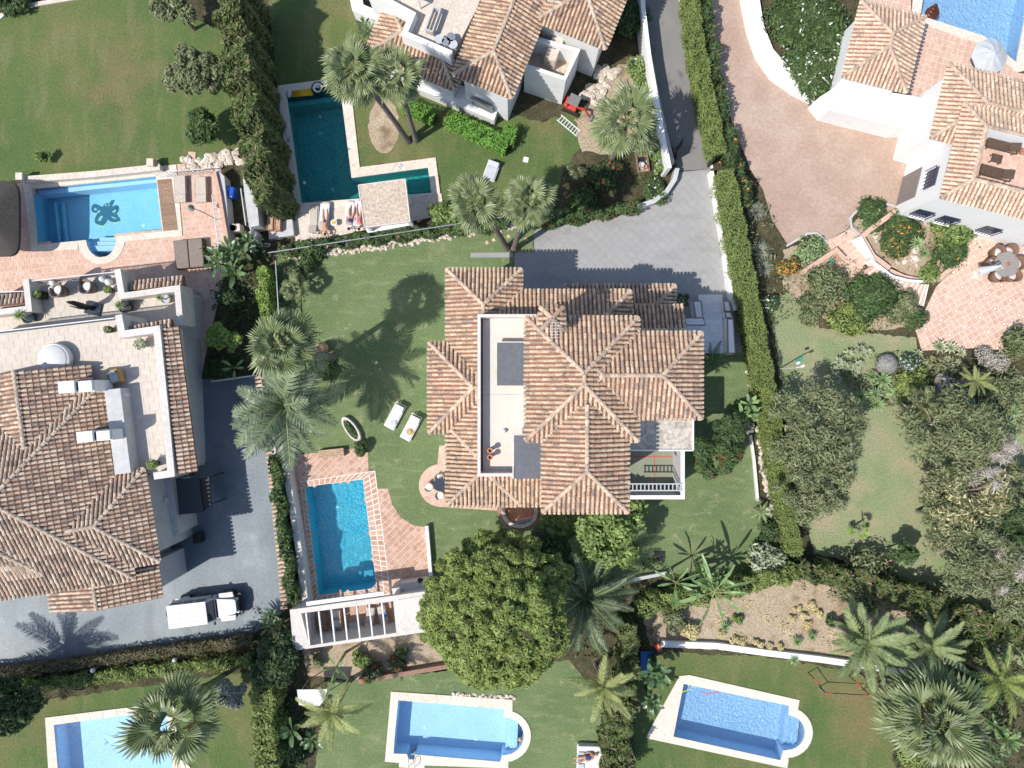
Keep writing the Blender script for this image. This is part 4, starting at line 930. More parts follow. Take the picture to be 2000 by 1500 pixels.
# N1: roof whose SE eave corner is (999,192); axis 22 deg (px clockwise)
ax = 22
def rect_from_se(se, w, d, ax, ze, **k):
    x = (math.cos(R(ax)), math.sin(R(ax))); y = (-x[1], x[0])     # y = local south in px
    ne = (se[0] - y[0] * d, se[1] - y[1] * d); nw = (ne[0] - x[0] * w, ne[1] - x[1] * w)
    return hiproof(nw, ne, d, ze, **k)
N1 = rect_from_se((999, 193), 124, 240, 22, zN); N2 = rect_from_se((1182, 97), 150, 230, 22, zN)
N3 = rect_from_se((888, 178), 190, 118, 22, 3.6); N4 = rect_from_se((1100, 30), 230, 190, 22, zN)
terrN = ccw([(p.x, p.y) for p in PP([(688, -30), (692, 2), (808, 27), (790, 65), (885, 106), (920, 10), (960, -60), (700, -60)], 4.5)])
roof(HN, [N1, N2, N4], m_tile, m_deckc2, m_ridge2, limit=200, excl=[terrN]); roof(HN, [N3], m_tile, m_deckc2, m_ridge2, excl=[terrN], limit=80)
body(HN, [N1, N2, N3], 0, m_white)
b = MB(); b.prism(ccw([(p.x, p.y) for p in PP([(700, -60), (735, -3), (808, 25), (793, 67), (885, 106), (930, 20), (960, -60)], 4.5)]), 0, 4.5, r=.5); b.build('terrace_block', m_cream, HN)
tile_field(HN, ccw([(p.x, p.y) for p in PP([(700, -60), (735, -3), (806, 27), (790, 65), (884, 104), (930, 20), (960, -60)], 4.5)]), 1.0, R(-22), .012, .008, 4.5, m_cream, 'terrace_slab', limit=40)
par('parapet', [(718, -20), (806, 27), (790, 65), (882, 104)], 3.0, 5.3, .32, m_white2, HN)
# lower front wall band of N1 and utility yard
b = MB(); b.prism(ccw([(p.x, p.y) for p in PP([(803, 168), (880, 200), (965, 235), (975, 205), (880, 155), (812, 135)], 1.0)]), 0, 1.0, r=.5); b.build('plinth', m_white, HN)
yz = 2.9; yard = [(1036, 96), (1126, 64), (1100, 150), (1030, 190)]
Y = [(1022, 128), (1044, 73), (1128, 105), (1104, 158)]
b = MB(); b.prism(ccw([(p.x, p.y) for p in PP([(1015, 130), (1040, 60), (1128, 100), (1100, 160)], 2.0)]), 0, 2.0, r=.5); b.build('yard_floor', m_concb, HN)
par('yard_wall', [(1040, 72), (1129, 98), (1103, 153), (1026, 127)], 0, 3.7, .22, m_white2, HN)
b = MB(); b.prism(ccw([(p.x, p.y) for p in PP([(1018, 128), (1100, 155), (1066, 205), (1018, 190)], 0.9)]), 0, .9, r=.5)
windows(HN, (905, 205), (980, 240), .3, 2.0, 1, 1, wd=1.6); windows(HN, (1045, 180), (1078, 190), 1.6, 2.2, 1, 1, wd=.9)
t = ac(tuple(P(1082, 108, 2.0)), R(68), 'large cream air conditioning unit inside the white-walled utility yard', (1.9, .75, 1.3), m_cream)
b = MB(); 
PLN = thing('planter_box', 'pair of white rendered planter boxes with green bushes beside the north lawn', 'planter', tuple(P(700, 15)))
for q in ([(682, -8), (688, 20), (712, 30), (708, 0)], [(708, 8), (712, 32), (742, 42), (740, 22)]):
    k = MB(); k.prism(ccw([(p.x, p.y) for p in PP(q, 1.2)]), 0, 1.2, r=.5); k.build('box', m_white2, PLN)
# bench on roof terrace
BN = thing('terrace_bench', 'grey long bench frame on the north house roof terrace', 'bench', tuple(P(848, 48, 4.52)), R(70))
for y in (-.22, .22): b = MB(); b.box((0, y, .4), (1.5, .09, .5), r=.5); b.build('side', m_greyr, BN, world=False, bevel=.02)
for x in (-.72, .72): b = MB(); b.box((x, 0, .4), (.09, .4, .5), r=.5); b.build('end', m_greyr, BN, world=False, bevel=.02)
for i, (x, y, l_) in enumerate(((860, 84, 'clear round glass table at the parapet of the north house terrace'), (873, 89, 'dark round stool between glass tables on the north house terrace'), (882, 80, 'black round side table near the roof edge of the north terrace'), (886, 94, 'glass round table at the parapet corner of the north terrace'))):
    c = P(x, y, 4.51); t = thing('round_table', l_, 'table', tuple(c)); b = MB(); b.lathe([(0, .5), (.28, .5), (.28, .46), (.06, .44), (.04, 0), (.2, 0)], (0, 0, 0), 14, r=.5); b.build('table_top', m_metal if i in (1, 2) else m_umb, t, world=False)
CAB = thing('white_canopy', 'white box canopy on the north roof terrace, cut by the top of the photo', 'canopy', tuple(P(800, -5, 4.5)), R(-22))
b = MB(); b.box((0, 0, 1.1), (1.9, .9, .1), r=.5); b.build('top', m_cloth, CAB, world=False); b = MB(); [b.box((x, y, .55), (.06, .06, 1.1), r=.5) for x in (-.9, .9) for y in (-.4, .4)]; b.build('post', m_wht, CAB, world=False)
# ---- pool cabana (north pool)
CA = thing('pool_cabana', 'flat beige concrete pool cabana roof over the arm of the teal pool', 'cabana', tuple(P(750, 400)))
b = MB(); q = PP([(700, 362), (791, 350), (801, 433), (712, 444)], 2.6); b.prism(ccw([(p.x, p.y) for p in q]), 2.38, 2.6, r=.5, bottom=True); b.build('roof', m_concb, CA)
b = MB(); b.beam(q[0].lerp(q[3], .48) + Vector((0, 0, .005)), q[1].lerp(q[2], .42) + Vector((0, 0, .005)), .03, .012, r=.5); b.build('roof_joint', m_conc, CA)
b = MB(); [b.beam(q[i] + Vector((0, 0, -.06)), q[(i + 1) % 4] + Vector((0, 0, -.06)), .07, .2, r=.5) for i in range(4)]; b.build('fascia', m_offw, CA)
for p in (q[2].lerp(q[1], .05), q[3].lerp(q[0], .05), q[0].lerp(q[3], .3), q[1].lerp(q[2], .3)):
    b = MB(); c = p.lerp(sum(q, Vector()) / 4, .08); b.box((c.x, c.y, 1.19), (.22, .22, 2.38), r=.5); b.build('post', m_white, CA)
b = MB(); b.prism(ccw([(p.x, p.y) for p in PP([(712, 442), (792, 430), (800, 440), (718, 455)], .8)]), 0, .8, r=.5); b.build('counter', m_white2, CA)
# ---- pergola south of the main pool
PG = thing('pergola', 'cream rendered pergola with seven thin white beams and a flat roofed end room', 'pergola', tuple(P(700, 1210)))
zp = 2.7
o4 = [(566, 1191), (831, 1155), (836, 1234), (573, 1271)]
i4 = [(588, 1198), (768, 1174), (774, 1236), (604, 1261)]
b = MB(); b.prism(ccw([(p.x, p.y) for p in PP(o4, zp)]), zp - .3, zp, r=.5, bottom=True, holes=[ccw([(p.x, p.y) for p in PP(i4, zp)])]); b.build('roof_ring', m_offw, PG)
# walls below the ring: west, south, east room
def wall_poly(px, z0, z1, m, nm='wall', par_=PG):
    k = MB(); k.prism(ccw([(p.x, p.y) for p in PP(px, z1)]), z0, z1, r=.5); return k.build(nm, m, par_)
wall_poly([(567, 1192), (583, 1190), (597, 1262), (574, 1270)], 0, zp - .3, m_offw)
wall_poly([(574, 1264), (834, 1228), (835, 1233), (574, 1270)], 0, zp - .3, m_offw)
wall_poly([(774, 1168), (829, 1160), (835, 1229), (779, 1236)], 0, zp - .3, m_offw)
b = MB(); b.prism(ccw([(p.x, p.y) for p in PP([(777, 1172), (829, 1163), (833, 1226), (782, 1234)], zp + .05)]), zp, zp + .05, r=.5); b.build('room_roof', m_offw, PG)
for x in (583, 770):
    k = MB(); c = P(x + 3, 1192 - (x - 583) * .13, zp - .3); k.box((c.x, c.y, (zp - .3) / 2), (.3, .3, zp - .3), R(8), r=.5); k.build('pillar', m_offw, PG)
for i in range(7):
    x0 = 598 + i * 24.6; x1 = x0 + 7; y0 = 1197 - i * 3.5; y1 = 1259 - i * 3.2
    k = MB(); k.beam(P(x0, y0, zp - .05), P(x1, y1, zp - .05), .09, .14, r=.5); k.build('beam', m_wht, PG)
k = MB(); k.beam(P(599, 1179, 2.45), P(751, 1158, 2.45), .26, .16, r=.5); k.build('awning_box', m_wht, PG)
wall_poly([(765, 1148), (783, 1140), (834, 1133), (834, 1158), (768, 1168)], 0, 1.1, m_offw, 'low_wall')
sheet('pergola_floor', [(600, 1190), (770, 1168), (772, 1232), (607, 1255)], .020, m_terrac)
# ---- east house
HE = thing('house', 'bright white east house with sun-bleached clay roofs and an inset roof terrace', 'house', tuple(P(1880, 300)))
zE = 5.6
R1 = rect_from_se((1769, 181), 128, 152, 14, 3.6)
E2 = hiproof((1853, 124), (2140, 195), 150, 5.0, gables='e'); E5 = hiproof((1883, 202), (2180, 276), 190, 5.9); E5['rim'] = 1.3
roof(HE, [R1], m_tile3, m_deckc, m_ridge, limit=110, tw=.26)
roof(HE, [E2], m_tile3, m_deckc, m_ridge, limit=60, tw=.26, excl=[ccw([(p.x, p.y) for p in PP([(1896, 214), (2180, 280), (2130, 460), (1852, 380)], 5.9)])])
roof(HE, [E5], m_tile3, m_deckc, m_ridge, limit=110, tw=.26)
body(HE, [R1], 0, m_white2, .4); body(HE, [E2], 0, m_white2, .4)
o, x, y = E5['o'], E5['x'], E5['y']
def e5(u, v, z=0): p = o + x * u + y * v; return Vector((p.x, p.y, z))
b = MB(); b.prism(ccw([(p.x, p.y) for p in (e5(.4, .4), e5(E5['Lx'] - .4, .4), e5(E5['Lx'] - .4, E5['Ly'] - .4), e5(.4, E5['Ly'] - .4))]), 0, 5.1, r=.5); b.build('wall', m_white2, HE)
rw = [e5(1.3, 1.3), e5(E5['Lx'] - 1.3, 1.3), e5(E5['Lx'] - 1.3, E5['Ly'] - 1.3), e5(1.3, E5['Ly'] - 1.3)]
A, B = strip([(p.x, p.y) for p in rw], .2, True); q1, q2 = [tuple(v) for v in A], [tuple(v) for v in B]
if abs(area2(q1)) < abs(area2(q2)): q1, q2 = q2, q1
b = MB(); b.prism(ccw(q1), 5.1, 6.43, r=.5, holes=[ccw(q2)]); b.build('parapet', m_white2, HE)
tile_field(HE, ccw([(p.x, p.y) for p in rw]), .42, R(-14), .012, .01, 5.1, m_terracp, 'terrace_tile', limit=60)
def wallbox(nm, sd, t0, t1, z0, z1, m, th=.06, par=HE, off=0.0):
    k = MB()
    a, c = (e5(.38 - off, t0), e5(.38 - off, t1)) if sd == 'w' else (e5(t0, E5['Ly'] - .38 + off), e5(t1, E5['Ly'] - .38 + off))
    k.beam(a + Vector((0, 0, (z0 + z1) / 2)), c + Vector((0, 0, (z0 + z1) / 2)), th, z1 - z0, r=.5); return k.build(nm, m, par)
m_gd = cm('grey_door', (.25, .22, .21))
wallbox('garage_door', 'w', 2.6, 4.6, 0, 2.2, m_gd); wallbox('garage_door', 'w', .3, 1.5, 0, 2.1, m_gd)
def barwin(sd, t0, t1, z0, z1):
    w_ = wallbox('window', sd, t0, t1, z0, z1, m_glass); k = int((t1 - t0) / .22)
    for i in range(k + 1): wallbox('window_bar', sd, t0 + i * (t1 - t0) / k - .015, t0 + i * (t1 - t0) / k + .015, z0, z1, m_navyb, .03, w_, .16)
    wallbox('window_sill', sd, t0, t1, z0 - .05, z0, m_white2, .22, w_, .1); wallbox('window_rail', sd, t0, t1, z1 - .04, z1, m_navyb, .04, w_, .16)
barwin('w', 3.2, 4.4, 3.0, 4.2)
for t_ in (.7, 2.4, 5.2): barwin('s', t_, t_ + 1.1, 1.3, 2.5)
# lower white wings to the drive
b = MB(); b.prism(ccw([(p.x, p.y) for p in PP([(1640, 165), (1775, 186), (1832, 200), (1835, 245), (1760, 250), (1700, 235), (1620, 215), (1600, 190)], 1.8)]), 0, 1.8, r=.5); b.build('garage_block', m_white2, HE)
# white garden ramp wall
def bandwall(name, label, outer, inner, h, m, cat='wall'):
    b = MB(); q = PP(outer + inner[::-1], h); b.prism(ccw([(p.x, p.y) for p in q]), 0, h, r=.5); return b.build(name, m, label=label, cat=cat, loc=(q[0].x, q[0].y, 0))
bandwall('retaining_wall', 'broad curved bright white retaining wall between the pink driveway and the shrub bed', [(1446, -60), (1450, 0), (1462, 60), (1480, 110), (1508, 150), (1550, 180), (1610, 210), (1700, 232), (1765, 248)], [(1478, -60), (1484, 0), (1492, 50), (1510, 95), (1540, 130), (1580, 158), (1622, 175), (1700, 195), (1790, 215)], .5, m_white2)
# ------------------------------------------------------------------ vegetation
def fm(name, cs, rough=.6, transl=.22, spec=.35):
    cs = [tuple(.86 * v * 1.55 + .14 * 1.55 * (c[0] + c[1]) / 2 + .004 for v in c) for c in cs]
    return mat(name, [cs[0], cs[-1]], .8, rough, rcols=cs, rnd=.7, transl=transl, spec=spec, fine=1.6, fine_amt=.3)
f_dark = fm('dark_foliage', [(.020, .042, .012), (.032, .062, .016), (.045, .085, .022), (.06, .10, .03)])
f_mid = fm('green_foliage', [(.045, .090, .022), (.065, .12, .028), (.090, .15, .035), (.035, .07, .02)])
f_pine = fm('pine_foliage', [(.120, .172, .024), (.152, .208, .033), (.185, .24, .043), (.088, .13, .019), (.21, .255, .055)])
f_bright = fm('bright_foliage', [(.12, .19, .035), (.17, .25, .05), (.21, .29, .07), (.09, .14, .025)])
f_lime = fm('lime_foliage', [(.16, .26, .03), (.22, .32, .05), (.12, .20, .03)])
f_hedge = fm('clipped_hedge_foliage', [(.135, .185, .035), (.155, .205, .042), (.175, .22, .05), (.115, .16, .03)])
f_hedged = fm('conifer_hedge_foliage', [(.050, .095, .015), (.075, .125, .020), (.10, .155, .025), (.035, .06, .012), (.16, .13, .06)])
f_box = fm('vivid_box_hedge_foliage', [(.07, .19, .012), (.10, .25, .018), (.13, .29, .025)])
f_olive = fm('olive_foliage', [(.125, .150, .060), (.160, .182, .078), (.195, .212, .10), (.085, .105, .042), (.225, .22, .12), (.11, .135, .055)])
f_silver = fm('silver_foliage', [(.20, .22, .18), (.26, .28, .23), (.15, .17, .13), (.32, .34, .29)])
f_dead = fm('bare_twig', [(.34, .31, .28), (.28, .25, .22), (.40, .37, .34)])
f_straw = fm('dry_yellow_plant', [(.46, .40, .18), (.52, .46, .25), (.36, .31, .14)])
f_agave = fm('agave_leaf', [(.17, .22, .13), (.22, .27, .17), (.28, .31, .19), (.33, .35, .2)], .5, .1)
f_yucca = fm('yucca_leaf', [(.12, .20, .07), (.18, .26, .10), (.24, .32, .14)], .5, .12)
f_palm = fm('fan_palm_leaf', [(.135, .175, .065), (.175, .21, .085), (.225, .25, .12), (.095, .135, .045)], .42, .2, .5)
f_palmd = fm('dark_palm_leaf', [(.035, .062, .026), (.050, .082, .036), (.075, .11, .055)], .42, .15, .5)
f_palmy = fm('yellow_palm_leaf', [(.22, .25, .07), (.27, .29, .09), (.18, .21, .06)], .5, .2)
f_palmo = fm('drying_palm_leaf', [(.36, .30, .12), (.30, .22, .10), (.40, .34, .2)], .7, .15)
f_bana = fm('banana_leaf', [(.10, .19, .05), (.14, .24, .07), (.18, .28, .10)], .4, .25, .5)
f_banad = fm('dark_banana_leaf', [(.055, .11, .035), (.08, .15, .05)], .35, .2, .6)
m_bark = mat('bark', [(.16, .13, .10), (.25, .21, .17)], 4, .95, fine=14, fine_amt=.6, bump=.6, bscale=12)
m_barkp = mat('palm_bark', [(.15, .13, .115), (.22, .19, .165)], 4, .95, fine=16, fine_amt=.6, bump=.6, bscale=14)
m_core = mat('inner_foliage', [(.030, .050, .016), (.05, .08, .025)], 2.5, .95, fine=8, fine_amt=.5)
fl_w = cm('white_petals', (.82, .82, .80)); fl_r = cm('red_petals', (.62, .06, .06)); fl_p = cm('pink_petals', (.75, .16, .32)); fl_o = cm('orange_petals', (.75, .28, .06)); fl_b = cm('pale_blue_petals', (.55, .62, .85))

def quads_from(pos, nrm, size, elong, rs=nr):
    n = len(pos); nrm = nrm / (np.linalg.norm(nrm, axis=1, keepdims=True) + 1e-9)
    t = rs.normal(size=(n, 3)); t -= nrm * np.sum(t * nrm, 1, keepdims=True); t /= np.linalg.norm(t, axis=1, keepdims=True) + 1e-9
    b = np.cross(nrm, t); s = size * rs.uniform(.65, 1.35, (n, 1))
    v = np.stack([pos - t * s * elong, pos - b * s * .55 + t * s * .1, pos + t * s * elong - nrm * s * .25, pos + b * s * .55 + t * s * .1], 1).reshape(-1, 3)
    return v
def leaf_mesh(name, V_, mats, shift, core=None, fidx=None):
    n = len(V_) // 4; me = bpy.data.meshes.new(name); nc = 0
    cv = np.array(core.v).reshape(-1, 3) if core and core.v else np.zeros((0, 3)); cf = core.f if core else []
    allv = np.concatenate([V_, cv]) - np.array(shift)
    me.vertices.add(len(allv)); me.vertices.foreach_set('co', allv.ravel())
    lens = [4] * n + [len(f) for f in cf]; idx = list(range(4 * n)) + [4 * n + i for f in cf for i in f]
    me.loops.add(len(idx)); me.loops.foreach_set('vertex_index', idx)
    me.polygons.add(len(lens)); st = np.concatenate([[0], np.cumsum(lens)[:-1]]).astype(int); me.polygons.foreach_set('loop_start', st); me.polygons.foreach_set('loop_total', lens)
    me.update(calc_edges=True); a = me.attributes.new('rnd', 'FLOAT', 'FACE')
    a.data.foreach_set('value', np.concatenate([nr.rand(n), np.full(len(cf), .5)]))
    mi = np.zeros(len(lens), int) if fidx is None else np.concatenate([fidx, np.zeros(len(cf), int)]); mi[n:] = len(mats) - 1
    me.polygons.foreach_set('material_index', mi)
    for m in mats: me.materials.append(m)
    me.validate(); return me
def cloud(lumps, n, size, elong=1.3, up=.35, shell=.30):
    L = np.array(lumps); w_ = L[:, 3] * L[:, 4]; w_ = w_ / w_.sum(); k = nr.choice(len(L), n, p=w_)
    d = nr.normal(size=(n, 3)); d[:, 2] = np.where(nr.rand(n) < .75, np.abs(d[:, 2]), d[:, 2]); d /= np.linalg.norm(d, axis=1, keepdims=True)
    r = nr.rand(n, 1) ** shell; pos = L[k, :3] + d * r * L[k, 3:6]
    nrm = d * .9 + nr.normal(size=(n, 3)) * .55 + np.array([0, 0, up]); return quads_from(pos, nrm, size, elong)
def crown_lumps(c, r, h, k, lr=.42, flat=.8, zlo=.5):
    out = []
    for i in range(k):
        a = rng.random() * 6.283; q = math.sqrt(rng.random()) * (1 - lr * .75) * (1 + .07 * math.sin(3 * a + k) + .05 * math.sin(7 * a + 2 * k)); zz = math.sqrt(max(.05, 1 - q * q)) * rng.uniform(zlo, 1)
        s = r * lr * rng.uniform(.5, 1.35)
        out.append((c[0] + math.cos(a) * q * r, c[1] + math.sin(a) * q * r, c[2] + zz * h, s, s, s * flat))
    return out
def tree(name, label, cat, px, py, rpx, h, m, n=4000, leaf=.13, k=16, thick=.16, elong=1.3, group=None, lr=.42, flowers=None, core=True, rx=1.0, base=None, branches=4, shell=.3, m2=None, flat=.8, zlo=.5):
    """apparent crown centre px,py (at 2/3 height), trunk below it"""
    zc = h * .62; c = P(px, py, zc); r = rpx * S * (H - zc) / H; b0 = P(*base) if base else Vector((c.x, c.y, 0))
    t = thing(name, label, cat, tuple(b0), group=group)
    ch = h - zc; lum = crown_lumps((c.x, c.y, zc - ch * .35), r, ch * 1.15, k, lr, flat, zlo)
    lum = [(x + 0, y, z, a, b, d) for x, y, z, a, b, d in lum]
    tr = MB(); tr.tube([b0, b0.lerp(c, .5) + Vector((rng.uniform(-.1, .1), rng.uniform(-.1, .1), 0)), Vector((c.x, c.y, zc - ch * .2))], [thick, thick * .75, thick * .5], 8)
    for q in rng.sample(lum, min(branches, len(lum))): tr.tube([b0.lerp(c, .55), Vector(q[:3]).lerp(c, .4), Vector(q[:3])], [thick * .45, thick * .3, thick * .1], 5)
    tr.build('trunk', m_bark, t)
    cor = MB()
    if core:
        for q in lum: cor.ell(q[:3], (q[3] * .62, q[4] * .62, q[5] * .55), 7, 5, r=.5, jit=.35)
    V_ = cloud(lum, n, leaf, elong, shell=shell); ms = [m]; fi = None
    if flowers:
        fi = (nr.rand(n) < flowers[1]).astype(int); ms = [m, flowers[0]]
    if m2: fi = (nr.rand(n) < .3).astype(int); ms = [m, m2]
    me = leaf_mesh('crown', V_, ms + [m_core], t.location, cor, fi); o = bpy.data.objects.new('crown', me); COL.objects.link(o); o.parent = t; return t
def shrub(name, label, cat, px, py, rpx, h, m, n=700, leaf=.09, k=7, flowers=None, elong=1.4, group=None, ry=None, lr=.5, core=True):
    c = P(px, py, h * .6); r = rpx * S * (H - h * .6) / H; fy = (ry or rpx) / rpx
    lum = crown_lumps((0, 0, 0), 1, 1, k, lr, .8)
    L2 = [(c.x + a * r, c.y + b * r * fy, .08 * h + z_ * h * .62, s * r, s * r * fy, max(.1, s * min(h, r * 1.2) * .8)) for a, b, z_, s, s2, s3 in lum]
    cor = MB()
    if core:
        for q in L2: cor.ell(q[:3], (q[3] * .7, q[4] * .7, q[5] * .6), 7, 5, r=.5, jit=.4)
    V_ = cloud(L2, n, leaf, elong); ms = [m]; fi = None
    if flowers: fi = (nr.rand(n) < flowers[1]).astype(int); ms = [m, flowers[0]]
    me = leaf_mesh(name, V_, ms + [m_core], (c.x, c.y, 0), cor, fi); o = bpy.data.objects.new(name, me); COL.objects.link(o); o.location = (c.x, c.y, 0)
    return tag(o, label, cat, group)
def hedge(label, path_px, width, h, m, leaf=.10, dens=75, bumpy=.18, flowers=None, group=None, name='hedge', z0=0, elong=1.5, gaps=0, cat='hedge', jit=1.0):
    pts = [Vector((p.x, p.y)) for p in PP(path_px, h)]; seg = [(pts[i + 1] - pts[i]).length for i in range(len(pts) - 1)]; L = sum(seg)
    ws = width if hasattr(width, '__len__') else [width] * len(pts)
    ws = [v * .86 for v in ws]; n = int(L * (max(ws) + 2 * h * .8) * dens * 1.25); u = nr.rand(n) * L; cum = np.concatenate([[0], np.cumsum(seg)])
    i = np.clip(np.searchsorted(cum, u) - 1, 0, len(seg) - 1); f = (u - cum[i]) / np.array(seg)[i]; A = np.array([tuple(p) for p in pts]); W_ = np.array(ws)
    p = A[i] * (1 - f[:, None]) + A[i + 1] * f[:, None]; d = A[i + 1] - A[i]; d /= np.linalg.norm(d, axis=1, keepdims=True); no = np.stack([-d[:, 1], d[:, 0]], 1)
    wl = (W_[i] * (1 - f) + W_[i + 1] * f) / 2
    prng = np.random.RandomState(len(label)); ph = prng.rand(6) * 6.28
    top = nr.rand(n) < (max(ws) / (max(ws) + 2 * h * .8)) * 1.35
    s = np.where(top, nr.uniform(-1, 1, n), np.sign(nr.rand(n) - .5)); 
    wob = bumpy * (np.sin(u * 2.1 + ph[0] + s) + np.sin(u * 4.7 + ph[1] + 2 * s) * .6 + np.sin(u * 9.3 + ph[2]) * .35)
    z = np.where(top, h + wob - nr.rand(n) ** 2 * .15, z0 + nr.rand(n) ** .8 * (h + wob - z0))
    off = s * (wl + bumpy * .7 * np.sin(u * 3.3 + ph[3] + s * 2) * np.where(top, .5, 1)) + nr.normal(0, .04, n) * jit
    pos = np.stack([p[:, 0] + no[:, 0] * off, p[:, 1] + no[:, 1] * off, z], 1)
    nm = np.where(top[:, None], np.array([0, 0, 1.0]), np.stack([no[:, 0] * s, no[:, 1] * s, np.full(n, .4)], 1)) + nr.normal(size=(n, 3)) * .5
    V_ = quads_from(pos, nm, leaf, elong)
    cor = MB(); a, b = [], []
    for k, q in enumerate(pts):
        dd = (pts[min(k + 1, len(pts) - 1)] - pts[max(k - 1, 0)]).normalized(); nn = Vector((-dd.y, dd.x)); a.append(q + nn * (ws[k] / 2 - .12)); b.append(q - nn * (ws[k] / 2 - .12))
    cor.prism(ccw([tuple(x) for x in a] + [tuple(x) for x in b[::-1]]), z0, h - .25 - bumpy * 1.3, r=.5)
    ms = [m]; fi = None
    if flowers: fi = (nr.rand(n) < flowers[1]).astype(int); ms = [m, flowers[0]]
    me = leaf_mesh(name, V_, ms + [m_core], (pts[0].x, pts[0].y, 0), cor, fi); o = bpy.data.objects.new(name, me); COL.objects.link(o); o.location = (pts[0].x, pts[0].y, 0)
    return tag(o, label, cat, group)
def cover(name, poly_px, m, dens=25, h=.3, leaf=.09, flowers=None, elong=1.5, clump=.0):
    q = [(p.x, p.y) for p in PP(poly_px)]; xs = [a for a, b in q]; ys = [b for a, b in q]; x0, x1, y0, y1 = max(min(xs), -37), min(max(xs), 37), max(min(ys), -28), min(max(ys), 28)
    n = int((x1 - x0) * (y1 - y0) * dens); pt = np.stack([nr.uniform(x0, x1, n), nr.uniform(y0, y1, n)], 1)
    keep = np.array([inside(a, q) for a in pt])
    if clump: keep &= (np.sin(pt[:, 0] * 1.9 + 3 * np.sin(pt[:, 1] * .8)) + np.sin(pt[:, 1] * 2.3 + 2 * np.sin(pt[:, 0] * 1.1)) + nr.normal(0, .4, n)) > clump
    pt = pt[keep]; n = len(pt)
    if n == 0: return
    pos = np.concatenate([pt, (nr.rand(n, 1) ** 1.3 * h * (1 + .6 * np.sin(pt[:, :1] * 3 + pt[:, 1:] * 2.2)))], 1); V_ = quads_from(pos, nr.normal(size=(n, 3)) * .6 + np.array([0, 0, .8]), leaf, elong)
    ms = [m]; fi = None
    if flowers: fi = (nr.rand(n) < flowers[1]).astype(int); ms = [m, flowers[0]]
    me = leaf_mesh(name, V_, ms, (0, 0, 0), None, fi); o = bpy.data.objects.new(name, me); COL.objects.link(o); o['kind'] = 'stuff'; return o
# ---- palm fronds
def fan_mesh(nm, m, L=1.0, Rf=.95, droop=.5, nf=20, span=230, split=.55, seed=0, mp=None):
    q = random.Random(seed); b = MB(); b.tube([(0, 0, 0), (L * .5, 0, .05), (L, 0, 0)], [.03, .022, .014], 4, m=1, r=.5); c = Vector((L, 0, 0))
    for i in range(nf):
        a0 = R(-span / 2 + span * i / nf); a1 = R(-span / 2 + span * (i + 1) / nf); am = (a0 + a1) / 2
        rr = Rf * (1 - .22 * abs(am) / R(span / 2)) * q.uniform(.88, 1.08); s = split * rr
        def pt(a, d, zz): return c + Vector((math.cos(a) * d, math.sin(a) * d, zz))
        z1 = -droop * .12 * rr; z2 = -droop * (.30 + q.uniform(0, .35)) * rr; up = .05
        vs = [c, pt(a0, s, z1 - .02), pt(am, s, z1 + up), pt(a1, s, z1 - .02), pt(am - .05 * 0, rr, z2), pt(a0 * .6 + am * .4, rr * .82, z2 * .6), pt(a1 * .6 + am * .4, rr * .82, z2 * .6)]
        b.add(vs, [(0, 1, 2), (0, 2, 3), (1, 5, 4, 2), (2, 4, 6, 3)], q.random())
    me = b.mesh(nm); me.materials.append(m); me.materials.append(mp or f_palmy); return me
def feather_mesh(nm, m, L=2.4, droop=.9, nl=26, ll=.55, wl=.035, seed=0, vee=.25, mp=None, lift=.15):
    q = random.Random(seed); b = MB(); pts = []
    for i in range(9):
        t = i / 8; pts.append(Vector((L * (t - .12 * droop * t * t), 0, L * (lift * t - droop * .55 * t * t))))
    b.tube(pts, [.035 - .003 * i for i in range(9)], 4, m=1, r=.5)
    for i in range(nl):
        t = .12 + .88 * i / nl; k = min(7, int(t * 8)); f = t * 8 - k; p = pts[k].lerp(pts[k + 1], f); d = (pts[k + 1] - pts[k]).normalized()
        w_ = ll * (math.sin(math.pi * min(1, t * .85 + .12)) ** .6) * q.uniform(.85, 1.1)
        for s in (-1, 1):
            o = (d * (.45 + .5 * t) + Vector((0, s, 0)) + Vector((0, 0, vee - q.random() * .5))).normalized(); e = p + o * w_; e.z -= .12 * w_; md = p + o * w_ * .5 + Vector((0, 0, .02)); x = d * wl
            b.add([p - x * .6, md - x, e, md + x, p + x * .6], [(0, 1, 3, 4), (1, 2, 3)], q.random())
    me = b.mesh(nm); me.materials.append(m); me.materials.append(mp or f_palmy); return me
FAN = [fan_mesh('frond', f_palm, 1.0, 1.02, .8, nf=22, split=.62, seed=i) for i in range(4)]
FANO = [fan_mesh('frond', f_palmo, .9, .85, 1.2, nf=16, seed=9 + i) for i in range(2)]
FEA = {}
